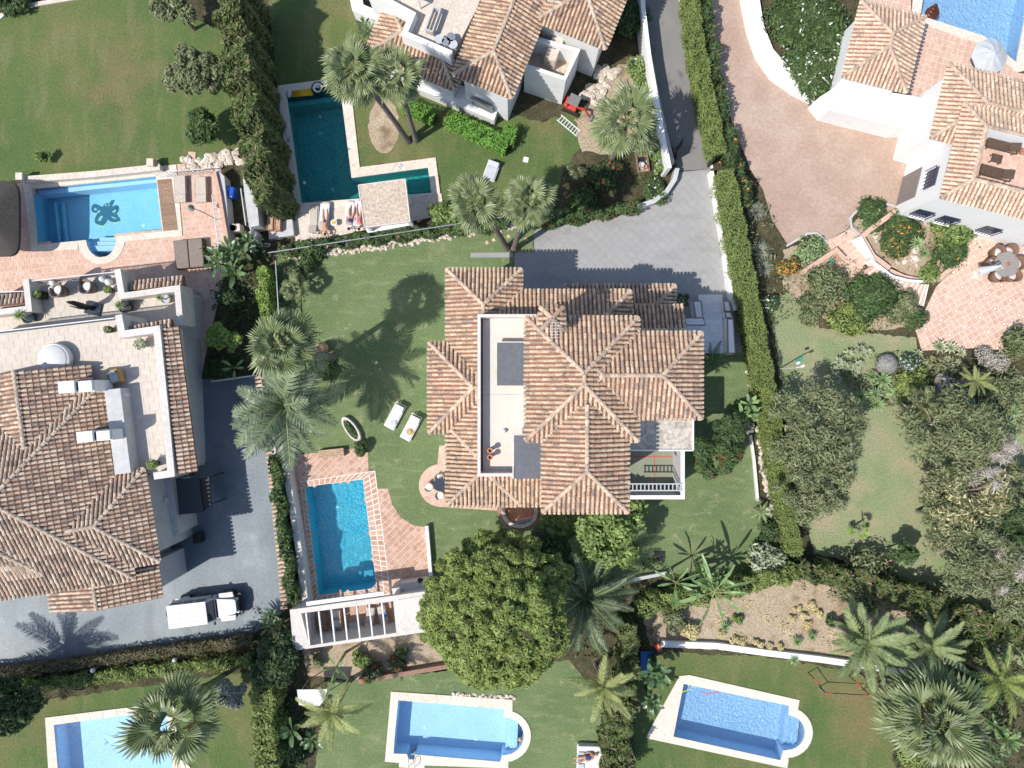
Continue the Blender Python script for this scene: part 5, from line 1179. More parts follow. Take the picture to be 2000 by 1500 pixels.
def palm(name, label, px, py, rpx, h, base=None, kind='fan', n=34, cat='palm tree', m=None, mo=None, trunk=.17, old=5, lo=-35, hi=80, droop=.9, group=None, ang0=0, nl=26, ll=.5, bulge=1.6, tmat=None, wl=.035, dirs=None):
    c = P(px, py, h); b0 = P(*base) if base else Vector((c.x, c.y, 0)); t = thing(name, label, cat, tuple(b0), group=group); r = rpx * S * (H - h) / H
    tr = MB(); md = b0.lerp(c, .5) + Vector(((b0.x - c.x) * .12, (b0.y - c.y) * .12, 0)); rad = [trunk * bulge, trunk * 1.15, trunk, trunk * .95, trunk * 1.1]
    tr.tube([b0, b0.lerp(md, .15), b0.lerp(md, .7), md.lerp(c, .5), c], rad, 10); tr.build('trunk', tmat or m_barkp, t)
    if kind == 'fan':
        n = int(n * .72); ms = FAN if m is None else [fan_mesh('frond', m, .95, 1.0, .55, seed=i) for i in range(3)]; olds = FANO; unit = 1.75
    else:
        key = (m.name, droop, nl, ll, wl)
        if key not in FEA: FEA[key] = [feather_mesh('frond', m, 2.4, droop * f, nl, ll, wl, seed=i) for i, f in enumerate((.7, 1.0, 1.25))]
        ms = FEA[key]; olds = [feather_mesh('frond', f_palmo, 2.2, 1.6, nl, ll * .8, wl)] if old else []; unit = 2.2
    sc_ = r / unit
    for i in range(n + old):
        f = i / n; isold = i >= n
        el = hi - (hi - lo) * (f ** .8) if not isold else lo - 25 * rng.random()
        az = R(ang0) + i * 2.39996 + rng.uniform(-.2, .2)
        me = rng.choice(olds if isold and olds else ms); o = bpy.data.objects.new('frond', me); COL.objects.link(o); o.parent = t
        s = sc_ * rng.uniform(.78, 1.12) * (.8 if f < .12 else 1)
        o.matrix_local = Matrix.Translation(c - b0 + Vector((0, 0, .05 - .25 * f))) @ Matrix.Rotation(az, 4, 'Z') @ Matrix.Rotation(-R(el), 4, 'Y') @ Matrix.Rotation(R(rng.uniform(-38, 38)), 4, 'X') @ Matrix.Scale(s, 4)
    return t
# ---- broad leaves (banana, bird of paradise)
def paddle_mesh(m, L=1.5, W=.34, pet=.5, droop=.5, seed=0, fold=.12, torn=.3):
    q = random.Random(seed); b = MB(); n = 9; pts = []
    for i in range(n + 1):
        t = i / n; pts.append(Vector((pet + L * (t - .1 * droop * t * t), 0, L * (.12 * t - .5 * droop * t * t))))
    b.tube([(0, 0, 0), pts[0], pts[-1] * 1.0 + Vector((-.02, 0, .01))][:2] + [pts[n // 2], pts[-1]], [.03, .022, .014, .006], 4, m=1, r=.5)
    for i in range(n):
        w0, w1 = (W * math.sin(math.pi * min(.97, (t * .9 + .06))) ** .55 for t in (i / n, (i + 1) / n)); rv = q.random() * .5
        for s in (-1, 1):
            g = q.uniform(0, torn) * (pts[1] - pts[0]).length
            a, c = pts[i], pts[i + 1] - Vector((g, 0, 0)); b.add([a, a + Vector((.04, s * w0, fold * w0 * q.uniform(.5, 2))), c + Vector((.06, s * w1, fold * w1 * q.uniform(.5, 2))), pts[i + 1]], [(0, 1, 2, 3) if s < 0 else (3, 2, 1, 0)], rv)
    me = b.mesh('leaf'); me.materials.append(m); me.materials.append(f_palmy); return me
PAD = {}
def broad(name, label, px, py, rpx, h, m=None, n=9, cat='plant', W=.3, lo=5, hi=75, droop=.6, group=None, stems=1, base=None, torn=.3, pet=.5):
    m = m or f_bana; key = (m.name, W, droop, torn, pet)
    if key not in PAD: PAD[key] = [paddle_mesh(m, 1.5, W, pet, droop * f, seed=i, torn=torn) for i, f in enumerate((.6, 1, 1.3))]
    c0 = P(px, py, h); b0 = P(*base) if base else Vector((c0.x, c0.y, 0)); t = thing(name, label, cat, tuple(b0), group=group); r = rpx * S * (H - h) / H
    for s in range(stems):
        off = Vector((0, 0, 0)) if stems == 1 else Vector((rng.uniform(-.6, .6) * r, rng.uniform(-.6, .6) * r, -rng.uniform(0, .3) * h)); c = c0 + off; rr = r if stems == 1 else r * .6
        tr = MB(); tr.tube([b0 + off * .5 - Vector((0, 0, off.z * .5)), c], [.11, .06], 7); tr.build('stem', f_banad if m is f_banad else f_bana, t)
        for i in range(n):
            f = i / n; o = bpy.data.objects.new('leaf', rng.choice(PAD[key])); COL.objects.link(o); o.parent = t; sc_ = rr / 1.75 * rng.uniform(.8, 1.12)
            o.matrix_local = Matrix.Translation(c - b0) @ Matrix.Rotation(i * 2.39996 + s * 1.3 + rng.uniform(-.25, .25), 4, 'Z') @ Matrix.Rotation(-R(hi - (hi - lo) * f ** .7), 4, 'Y') @ Matrix.Rotation(R(rng.uniform(-45, 45)), 4, 'X') @ Matrix.Scale(sc_, 4)
    return t
# ---- rosettes (agave, yucca, grass tufts)
def rosette_mesh(nm, m, n=34, L=1.0, W=.09, lo=8, hi=80, seed=0, curve=.15):
    q = random.Random(seed); b = MB()
    for i in range(n):
        f = i / n; az = i * 2.39996 + q.uniform(-.15, .15); el = R(hi - (hi - lo) * f ** .75); l = L * (.55 + .45 * f) * q.uniform(.85, 1.1)
        d = Vector((math.cos(az) * math.cos(el), math.sin(az) * math.cos(el), math.sin(el))); s = Vector((-math.sin(az), math.cos(az), 0)); u = s.cross(d) * -1; w_ = W
        p1 = d * l * .45; p2 = d * l - Vector((0, 0, curve * l * (.3 + f)))
        b.add([s * w_ * .5, p1 + s * w_ + u * .0, p2, p1 - s * w_, -s * w_ * .5, p1 + Vector((0, 0, -.03))], [(0, 1, 5), (1, 2, 5), (2, 3, 5), (3, 4, 5), (4, 0, 5)], q.random())
    me = b.mesh(nm); me.materials.append(m); return me
ROS = {}
def rosette(name, label, px, py, rpx, m=None, n=34, W=.09, lo=8, hi=80, h=.1, cat='plant', group=None, curve=.15, stem=0.0):
    m = m or f_agave; key = (m.name, n, W, lo, curve)
    if key not in ROS: ROS[key] = [rosette_mesh(name, m, n, 1, W, lo, hi, i, curve) for i in range(3)]
    c = P(px, py, h + stem + .2); r = rpx * S * 1.2; o = bpy.data.objects.new(name, rng.choice(ROS[key])); COL.objects.link(o); o.location = (c.x, c.y, stem); o.scale = (r, r, r); o.rotation_euler = (0, 0, rng.random() * 6)
    if stem:
        b = MB(); b.tube([(0, 0, -stem / r), (0, 0, 0)], [.12, .09], 6); k = b.build('stem', m_bark, None); k.parent = o
    return tag(o, label, cat, group)
# ---- hedges
hedge('tall dark conifer hedge running down between the northwest lawn and the teal pool', [(444, -60), (449, 40), (466, 150), (486, 250), (500, 330), (510, 392)], [1.4, 1.5, 1.6, 1.6, 1.5, 1.2], 5.3, f_hedged, leaf=.12, dens=95, bumpy=.30, elong=1.9)
hedge('long smooth light green clipped hedge between the asphalt road and the pink driveway', [(1348, -60), (1361, 60), (1382, 180), (1398, 250), (1407, 300)], [.85, .95, 1.0, 1.0, .9], 2.1, f_hedge, leaf=.045, dens=230, bumpy=.09)
hedge('broad light green clipped hedge along the east side of the grey driveway and house lawn', [(1418, 330), (1432, 400), (1450, 500), (1470, 600), (1490, 700), (1508, 800), (1524, 900), (1544, 1000), (1558, 1085)], [1.1, 1.35, 1.4, 1.3, 1.25, 1.15, 1.05, .95, .8], 2.2, f_hedge, leaf=.045, dens=210, bumpy=.10)
hedge('dark flowering hedge between the clipped hedge and the pink driveway', [(1372, -60), (1386, 60), (1406, 180), (1426, 270), (1448, 350), (1466, 400)], [.8, .8, .8, .9, .8, .7], 1.5, f_dark, leaf=.10, dens=90, bumpy=.25, flowers=(fl_o, .02))
hedge('ragged green climbing hedge between the blue driveway wall and the pool terrace', [(531, 890), (541, 960), (552, 1050), (562, 1110), (570, 1180)], .62, 1.9, f_mid, leaf=.11, dens=90, bumpy=.22)
hedge('bright green clipped box hedge block nearest the twin palms, north garden', [(788, 200), (848, 226)], 1.05, 1.1, f_box, leaf=.06, dens=150, bumpy=.05)
hedge('bright green clipped box hedge, the longer one below the white house wall', [(872, 226), (930, 252), (992, 283)], 1.15, 1.25, f_box, leaf=.06, dens=150, bumpy=.06)
hedge('short bright green clipped hedge block against the corner of the north house', [(1000, 243), (989, 278)], .95, 1.3, f_box, leaf=.06, dens=150, bumpy=.05)
hedge('brown and green trimmed hedge beside the road lamps below the blue driveway', [(-40, 1320), (100, 1305), (300, 1276), (490, 1252)], .6, 1.1, fm('brown_hedge', [(.10, .075, .05), (.14, .10, .06), (.08, .08, .03)]), leaf=.07, dens=90, bumpy=.06)
hedge('low green hedge above the southwest lawn, half in shade', [(-40, 1352), (150, 1330), (300, 1312), (420, 1300), (490, 1292)], .9, .8, f_hedge, leaf=.07, dens=110, bumpy=.15)
hedge('tall yellow-green hedge between the southwest lawn and the shaded path', [(512, 1320), (513, 1400), (520, 1540)], 1.6, 2.6, f_hedge, leaf=.08, dens=90, bumpy=.22)
hedge('dark bushy conifer hedge between the two southern lawns', [(1228, 1220), (1232, 1300), (1222, 1370), (1205, 1440), (1212, 1540)], [1.0, 1.2, 1.5, 1.9, 2.0], 2.6, f_hedged, leaf=.10, dens=110, bumpy=.28, elong=1.8)
hedge('dark green hedge along the south edge of the house garden', [(1245, 1190), (1330, 1172), (1440, 1150), (1560, 1118)], [1.2, 1.3, 1.2, 1.0], 1.7, f_hedge, leaf=.08, dens=100, bumpy=.22)
hedge('long dark conifer hedge sloping down under the olive trees, southeast', [(1560, 1118), (1660, 1130), (1760, 1160), (1880, 1200), (1960, 1235), (2060, 1260)], [1.2, 1.4, 1.5, 1.6, 1.7, 1.6], 2.0, f_hedged, leaf=.11, dens=80, bumpy=.3, flowers=(fl_p, .006), elong=1.8)
hedge('green hedge beside the long grey fence west of the house lawn', [(512, 520), (514, 600), (516, 650)], .7, 2.0, f_lime, leaf=.08, dens=110, bumpy=.15)
hedge('flowering creeper hedge between the grey driveway and the north garden', [(1040, 436), (1120, 424), (1200, 410), (1252, 400)], .65, 1.1, f_mid, leaf=.08, dens=130, bumpy=.18, flowers=(fl_r, .03))
hedge('green creeper on the wire fence between the north terrace and the house lawn', [(545, 488), (640, 474), (740, 462), (850, 448), (990, 436)], .75, .9, f_mid, leaf=.08, dens=120, bumpy=.2, flowers=(fl_p, .02))
hedge('pale flowered bush row along the white road wall, north garden', [(1240, 110), (1256, 160), (1268, 200), (1282, 280), (1300, 330)], .85, 1.2, f_bright, leaf=.08, dens=110, bumpy=.2, flowers=(fl_b, .06))
# ---- big trees
tree('pine_tree', 'huge round yellow-green pine tree south of the central house', 'tree', 975, 1192, 152, 10.5, f_pine, n=110000, leaf=.08, k=420, thick=.35, lr=.085, shell=.5, zlo=.82, elong=1.9, base=(985, 1120), flat=.9)
tree('pine_tree', 'smaller shaded yellow-green pine crown just above the huge pine', 'tree', 960, 1085, 62, 8.0, f_pine, n=22000, leaf=.08, k=100, thick=.25, lr=.15, shell=.5, zlo=.75, elong=1.9)
tree('fig_tree', 'bright green broad-leaved fig tree touching the south roof of the central house', 'tree', 1185, 1032, 82, 5.6, f_bright, n=5200, leaf=.17, k=30, thick=.25, lr=.27, elong=1.0, base=(1150, 1030))
tree('fig_tree', 'bright green leaf cluster beside the round stone basin under the south eave', 'tree', 1090, 1020, 38, 4.6, f_bright, n=1500, leaf=.16, k=12, thick=.14, lr=.3, elong=1.0)
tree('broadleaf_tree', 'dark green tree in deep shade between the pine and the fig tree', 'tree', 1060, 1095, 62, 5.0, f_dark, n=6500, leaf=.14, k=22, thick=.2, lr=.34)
tree('broadleaf_tree', 'grey-green leathery tree on the northwest lawn beside the conifer hedge', 'tree', 383, 148, 58, 3.8, f_olive, n=6000, leaf=.10, k=60, thick=.14, lr=.2, elong=1.5)
tree('broadleaf_tree', 'mottled yellow-green tree at the top edge beside the conifer hedge', 'tree', 345, 18, 40, 4.0, f_olive, n=2600, leaf=.13, k=16, thick=.14, lr=.34, elong=1.5)
tree('broadleaf_tree', 'thin feathery green tree standing lower on the northwest lawn', 'tree', 398, 250, 34, 2.6, f_mid, n=2200, leaf=.12, k=16, thick=.08, lr=.34, elong=2.4)
tree('olive_tree', 'wide grey-green olive tree beside the clipped hedge, east garden', 'tree', 1590, 840, 103, 5.2, f_olive, n=10500, leaf=.08, k=70, thick=.22, lr=.21, elong=2.0, core=False, shell=.75, branches=14)
tree('olive_tree', 'grey-green olive tree lower down beside the end of the clipped hedge', 'tree', 1585, 955, 81, 4.8, f_olive, n=8500, leaf=.075, k=50, thick=.2, lr=.21, elong=2.0, core=False, shell=.75, branches=12)
tree('olive_tree', 'dense olive tree with a visible trunk in the middle of the east garden', 'tree', 1850, 850, 110, 5.0, f_olive, n=10500, leaf=.08, k=70, thick=.24, lr=.21, elong=2.0, core=False, shell=.75, branches=14)
tree('olive_tree', 'yellowish olive tree in the east garden near the dead branches', 'tree', 1880, 965, 90, 4.4, f_olive, n=9000, leaf=.075, k=50, thick=.2, lr=.21, elong=2.0, core=False, shell=.75, branches=14, m2=f_straw)
tree('olive_tree', 'olive tree above the long conifer hedge, east garden', 'tree', 1900, 1080, 92, 4.6, f_olive, n=9500, leaf=.075, k=50, thick=.2, lr=.21, elong=2.0, core=False, shell=.75, branches=14)
tree('bare_tree', 'pale leafless grey tree among the olive trees near the right edge', 'tree', 1935, 905, 58, 4.4, f_dead, n=2600, leaf=.05, k=16, thick=.16, lr=.21, elong=6, core=False, shell=.75, branches=16)
tree('bare_tree', 'pale leafless tree above the pink-flowered hedge in the lower right', 'tree', 1950, 1110, 54, 4.2, f_dead, n=2400, leaf=.05, k=16, thick=.16, lr=.21, elong=6, core=False, shell=.75, branches=16)
tree('broadleaf_tree', 'dark evergreen tree at the right edge below the bare tree', 'tree', 1985, 1030, 45, 4.5, f_dark, n=3500, leaf=.12, k=16, thick=.16, lr=.34)
tree('broadleaf_tree', 'small mid-green tree by the shade of the long south hedge', 'tree', 1760, 1080, 26, 2.6, f_mid, n=900, leaf=.11, k=10, thick=.08)
tree('flowering_tree', 'green shrubby tree with red flower heads east of the squash court', 'tree', 1392, 892, 50, 3.2, f_mid, n=3600, leaf=.11, k=22, thick=.1, lr=.3, elong=2, flowers=(fl_r, .02))
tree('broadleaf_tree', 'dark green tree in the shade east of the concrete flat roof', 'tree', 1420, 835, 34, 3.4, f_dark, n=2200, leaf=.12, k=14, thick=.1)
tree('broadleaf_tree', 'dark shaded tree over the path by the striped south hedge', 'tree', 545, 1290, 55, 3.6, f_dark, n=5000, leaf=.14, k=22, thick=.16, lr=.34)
tree('broadleaf_tree', 'dark tree in the lower left corner beside the dolphin pool lawn', 'tree', 25, 1370, 62, 4.5, f_dark, n=5200, leaf=.13, k=22, thick=.18, lr=.32)
tree('silver_bush', 'round silvery grey bush beside the fan palm over the dolphin pool', 'bush', 457, 1352, 38, 2.2, f_silver, n=3000, leaf=.09, k=18, thick=.06, lr=.34)
tree('lemon_tree', 'bright yellow-green lemon tree beside the west house side path', 'tree', 440, 665, 35, 2.6, f_lime, n=1500, leaf=.13, k=16, thick=.08, lr=.32, elong=1.1)
tree('topiary_tree', 'small dark topiary tree with round grey-green pads in the north garden', 'tree', 1125, 335, 20, 2.0, f_olive, n=700, leaf=.07, k=7, thick=.06, lr=.36)
for a in [('low spreading olive at the right edge under the bare tree', 1975, 960, 60), ('olive tree leaning over the lower end of the east lawn', 1830, 1010, 52), ('dark-shaded olive tree right above the oleander bushes', 1985, 1160, 60)]:
    tree('olive_tree', a[0], 'tree', a[1], a[2], a[3], 3.6, f_olive, n=4800, leaf=.08, k=40, thick=.14, lr=.24, elong=2.0, core=False, shell=.75, branches=12)
# ---- palms
fm('grey_green_feather_leaf', [(.085, .125, .062), (.12, .165, .085), (.155, .20, .115)], .42, .18, .5)
palm('fan_palm', 'left one of the two leaning fan palms beside the teal pool', 695, 138, 62, 9.6, (797, 276), n=36, old=8, trunk=.17)
palm('fan_palm', 'right one of the two leaning fan palms, its crown touching the north house roof', 776, 148, 55, 9.2, (813, 274), n=32, old=6, trunk=.16)
palm('fan_palm', 'single fan palm over the dug soil by the white-walled road', 1224, 238, 66, 6.6, (1192, 318), n=36, old=4, trunk=.2)
palm('fan_palm', 'left one of the twin fan palms above the grey driveway corner', 928, 396, 56, 8.8, (990, 484), n=34, old=3, trunk=.17)
palm('fan_palm', 'right one of the twin fan palms above the grey driveway corner', 1032, 394, 56, 9.2, (1004, 487), n=34, old=3, trunk=.17)
palm('fan_palm', 'tall lone fan palm leaning over the grey fence beside the clay pots', 548, 672, 66, 9.6, (650, 697), n=38, old=4, trunk=.19)
palm('fan_palm', 'big fan palm hanging over the corner of the dolphin pool', 343, 1404, 84, 6.2, (395, 1345), n=24, old=2, trunk=.18, lo=-20)
palm('feather_palm', 'feather palm standing past the lower left edge, shading the blue driveway', -130, 1412, 110, 6.0, (2, 1350), kind='f', m=MATS['grey_green_feather_leaf'], n=16, old=0, trunk=.16, lo=-5, droop=.9, nl=30, ll=.5, wl=.03) if 'grey_green_feather_leaf' in MATS else None
palm('fan_palm', 'large pale shaggy fan palm at the lower right corner', 1820, 1402, 92, 5.0, None, n=46, old=6, trunk=.3)
palm('fan_palm', 'small bright fan palm in the bed by the grey fence', 574, 563, 26, 1.8, None, n=22, old=0, trunk=.1)
palm('feather_palm', 'big feather palm with drooping dark green fronds beside the main pool', 558, 790, 108, 6.4, (600, 800), kind='f', m=fm('grey_green_feather_leaf', [(.085, .125, .062), (.12, .165, .085), (.155, .20, .115)], .42, .18, .5), n=24, old=0, trunk=.2, lo=-15, droop=1.0, nl=44, ll=.62, wl=.028)
palm('feather_palm', 'dark arching feather palm in the shade right of the huge pine', 1142, 1165, 112, 3.6, (1142, 1165), kind='f', m=f_palmd, n=26, old=0, trunk=.3, lo=2, hi=70, droop=.75, nl=44, ll=.36, wl=.022)
palm('feather_palm', 'yellow-green feather palm beside the white sheets on the south path', 650, 1392, 72, 4.8, None, kind='f', m=f_palmy, n=14, old=0, trunk=.14, lo=-5, droop=.95, nl=38, ll=.42, wl=.028)
palm('feather_palm', 'yellow-green feather palm between the southern conifer hedge and the huge pine', 1178, 1342, 68, 3.6, None, kind='f', m=f_palmy, n=14, old=0, trunk=.14, lo=0, droop=.8, nl=38, ll=.42, wl=.028)
palm('feather_palm', 'left one of the pair of pale feather palms above the long garden wall', 1690, 1256, 84, 3.4, None, kind='f', m=fm('pale_feather_leaf', [(.15, .20, .075), (.20, .24, .10), (.12, .165, .06)]), n=28, old=0, trunk=.25, lo=0, hi=75, droop=.85, nl=48, ll=.40, wl=.034)
palm('feather_palm', 'right one of the pair of pale feather palms above the long garden wall', 1815, 1262, 72, 3.2, None, kind='f', m=MATS['pale_feather_leaf'], n=24, old=0, trunk=.22, lo=0, hi=75, droop=.85, nl=48, ll=.40, wl=.034, ang0=40)
palm('feather_palm', 'feather palm with dark fronds cut by the right edge, above the fan palm', 1955, 1330, 75, 3.4, None, kind='f', m=f_pine, n=16, old=0, trunk=.2, lo=0, droop=.85, nl=40, ll=.38, wl=.026)
palm('feather_palm', 'small feather palm with golden seed heads in the agave bed', 1905, 745, 36, 2.6, None, kind='f', m=f_palmy, n=16, old=0, trunk=.14, lo=-10, droop=.9, nl=30, ll=.4, wl=.03)
palm('feather_palm', 'grey-green fine-leaved palm in the middle of the east bed', 1805, 795, 46, 2.4, None, kind='f', m=f_olive, n=26, old=0, trunk=.16, lo=-5, droop=.7, nl=34, ll=.45, wl=.02)
palm('feather_palm', 'feather palm in deep shade below the marble staircase', 1390, 706, 40, 1.8, None, kind='f', m=f_mid, n=14, old=1, trunk=.14, lo=5, droop=.8, nl=30, ll=.35, wl=.03)
palm('fan_palm', 'tiny fan palm growing alone on the sunny east lawn', 1682, 1035, 22, 1.2, None, n=8, old=0, trunk=.08, m=f_lime)
palm('fan_palm', 'shaded little palm against the north wall beside the entrance', 1333, 588, 18, 1.6, None, n=14, old=0, trunk=.07, m=f_dark)
palm('feather_palm', 'small feather palm on the rock edge of the east house lawn', 1487, 1000, 22, 1.3, None, kind='f', m=f_yucca, n=16, old=0, trunk=.08, lo=0, droop=.7, nl=26, ll=.35, wl=.03)
# ---- broad leaved plants
broad('banana_plant', 'tall banana plant whose thin folded leaves radiate over the south hedge', 1396, 1156, 66, 3.6, n=9, W=.10, lo=-5, hi=25, droop=.25, torn=.1)
broad('banana_plant', 'bushy banana plant standing just behind the one with radiating leaves', 1388, 1112, 44, 2.6, n=10, W=.22, stems=3, cat='plant')
broad('banana_plant', 'banana plant with thin leaves left of the big radiating one', 1320, 1138, 46, 2.8, n=10, W=.12, lo=0, hi=50, droop=.35)
broad('banana_plant', 'cluster of big glossy banana leaves beside the blue tarpaulin', 1298, 1305, 42, 2.6, f_banad, n=10, W=.34, stems=4)
broad('banana_plant', 'big-leaved plants hanging over the left edge of the rippled pool', 1278, 1372, 34, 2.2, f_banad, n=8, W=.34, stems=3)
broad('banana_plant', 'broad-leaved plant at the foot of the yellow-green palm, south path', 590, 1432, 40, 2.0, f_banad, n=9, W=.34, stems=2)
broad('banana_plant', 'banana plant with narrow leaves above the white sheets', 658, 1302, 32, 2.4, n=8, W=.16, droop=.4)
broad('bird_of_paradise', 'dense bird of paradise clump beside the white water tank', 448, 510, 44, 2.4, f_banad, n=10, W=.28, stems=6)
broad('bird_of_paradise', 'broad-leaved clump at the corner above the covered daybed steps', 485, 475, 28, 1.9, f_banad, n=9, W=.28, stems=3)
broad('banana_plant', 'small star-shaped banana plant beside the lemon tree path', 458, 718, 24, 1.2, n=5, W=.22, lo=0, hi=30)
broad('banana_plant', 'banana plant leaning over the rock edge east of the flat roof', 1456, 790, 36, 2.4, f_bana, n=9, W=.3, stems=3)
broad('bird_of_paradise', 'leafy tropical plant beside the clay pots at the driveway corner', 530, 1222, 34, 1.8, f_banad, n=9, W=.22, stems=3)
broad('bird_of_paradise', 'tall leafy plant against the planters of the north house', 722, 48, 26, 2.2, f_banad, n=9, W=.24, stems=3)
broad('banana_plant', 'pale green broad-leaved plants in the lower right corner bed', 1960, 1425, 38, 1.8, n=9, W=.24, stems=3)
broad('banana_plant', 'silvery-leafed plant at the bottom edge right of the big fan palm', 1950, 1480, 34, 1.6, f_banad, n=8, W=.24, stems=3)
# ---- agaves, yuccas
ag = [(1648, 706, 12), (1668, 690, 12), (1690, 682, 12), (1640, 722, 12), (1660, 715, 12), (1706, 688, 11), (1672, 716, 11), (1687, 712, 12), (1645, 740, 10), (1682, 726, 10)]
for i, (x, y, r) in enumerate(ag): rosette('agave', 'green and cream striped agave in the dense cluster left of the grey boulder', x, y, r, W=.13, n=26, h=.5, stem=.5, cat='agave', group='striped agaves left of the boulder')
ag2 = [(1845, 676, 16), (1868, 678, 14), (1888, 688, 12), (1803, 690, 11), (1965, 690, 12), (1970, 715, 12)]
lb = ['largest blue-green agave at the edge of the east patio', 'blue-green agave just right of the largest one, east patio edge', 'third agave of the row along the east patio edge', 'small dark agave at the lower left corner of the east patio', 'agave at the far right end of the patio edge by the bare bushes', 'agave below the one at the right end of the patio edge']
for (x, y, r), l_ in zip(ag2, lb): rosette('agave', l_, x, y, r, W=.14, n=24, h=.4, stem=.3, cat='agave')
ag3 = [(1830, 700, 9), (1846, 708, 9), (1858, 700, 9), (1822, 715, 8), (1838, 722, 9), (1852, 722, 8), (1866, 714, 8), (1880, 706, 8), (1815, 706, 8), (1874, 724, 7), (1808, 722, 7), (1830, 730, 7)]
for (x, y, r) in ag3: rosette('aloe', 'small yellowish aloe in the patch below the patio edge agaves', x, y, r, f_straw if rng.random() < .3 else f_agave, W=.15, n=18, h=.3, cat='aloe', group='yellowish aloes below the patio')
yu = [(1737, 742, 22, 'tallest spiky yucca just below the grey boulder'), (1715, 735, 14, 'small yucca left of the tallest one below the boulder'), (1694, 775, 20, 'yucca at the left end of the spiky group in the east bed'), (1722, 770, 18, 'yucca in the middle of the spiky group in the east bed'), (1725, 790, 20, 'lowest yucca of the spiky group, pointing at the lawn path'), (1750, 764, 14, 'yucca at the right side of the spiky group'), (1980, 830, 26, 'big yucca at the right edge beside the olive tree'), (1990, 862, 22, 'second yucca at the right edge, just below the big one'), (1996, 806, 18, 'yucca at the right edge above the big one'),
      (1950, 1232, 20, 'pale yucca high in the lower right corner bed'), (1985, 1265, 20, 'pale yucca at the right edge of the lower right bed'), (1950, 1285, 18, 'yucca left in the group of pale ones, lower right'), (1980, 1295, 16, 'yucca lowest in the group of pale ones, lower right'), (1765, 1290, 18, 'yucca between the pair of pale feather palms'), (1740, 1298, 14, 'small yucca beside the wall end under the feather palms'), (1560, 1297, 14, 'small yucca in front of the long garden wall'), (1567, 1262, 14, 'dark little yucca behind the long garden wall'), (1597, 1252, 12, 'small light yucca in the dry bed near the feather palms'), (1424, 1232, 14, 'green spiky plant in the dry bed beside the yellow succulents'),
      (1820, 490, 14, 'pale tuft of spiky grass in the planted circle, right one'), (1805, 470, 16, 'pale tuft of spiky grass in the planted circle, left one'), (1652, 570, 14, 'golden spiky plant in the bed beside the curved steps'), (590, 500, 14, 'little spiky palm plant at the top of the fenced bed'), (578, 520, 12, 'spiky plant above the small bright fan palm')]
for x, y, r, l_ in yu: rosette('yucca', l_, x, y, r, f_yucca, W=.06, n=46, lo=-5, h=.6, stem=.8 if r > 15 else .3, cat='yucca')
tf_ = [(1484, 408, 28, 'big tufted pampas grass beside the clipped hedge, upper one'), (1492, 486, 30, 'big tufted pampas grass beside the clipped hedge, middle one'), (1500, 520, 26, 'tufted pampas grass just above the orange flowering bush'), (722, 700, 10, 'x')]
for x, y, r, l_ in tf_[:3]: rosette('pampas_grass', l_, x, y, r, f_silver, W=.02, n=150, lo=-5, hi=85, h=.6, cat='ornamental grass', curve=.35)
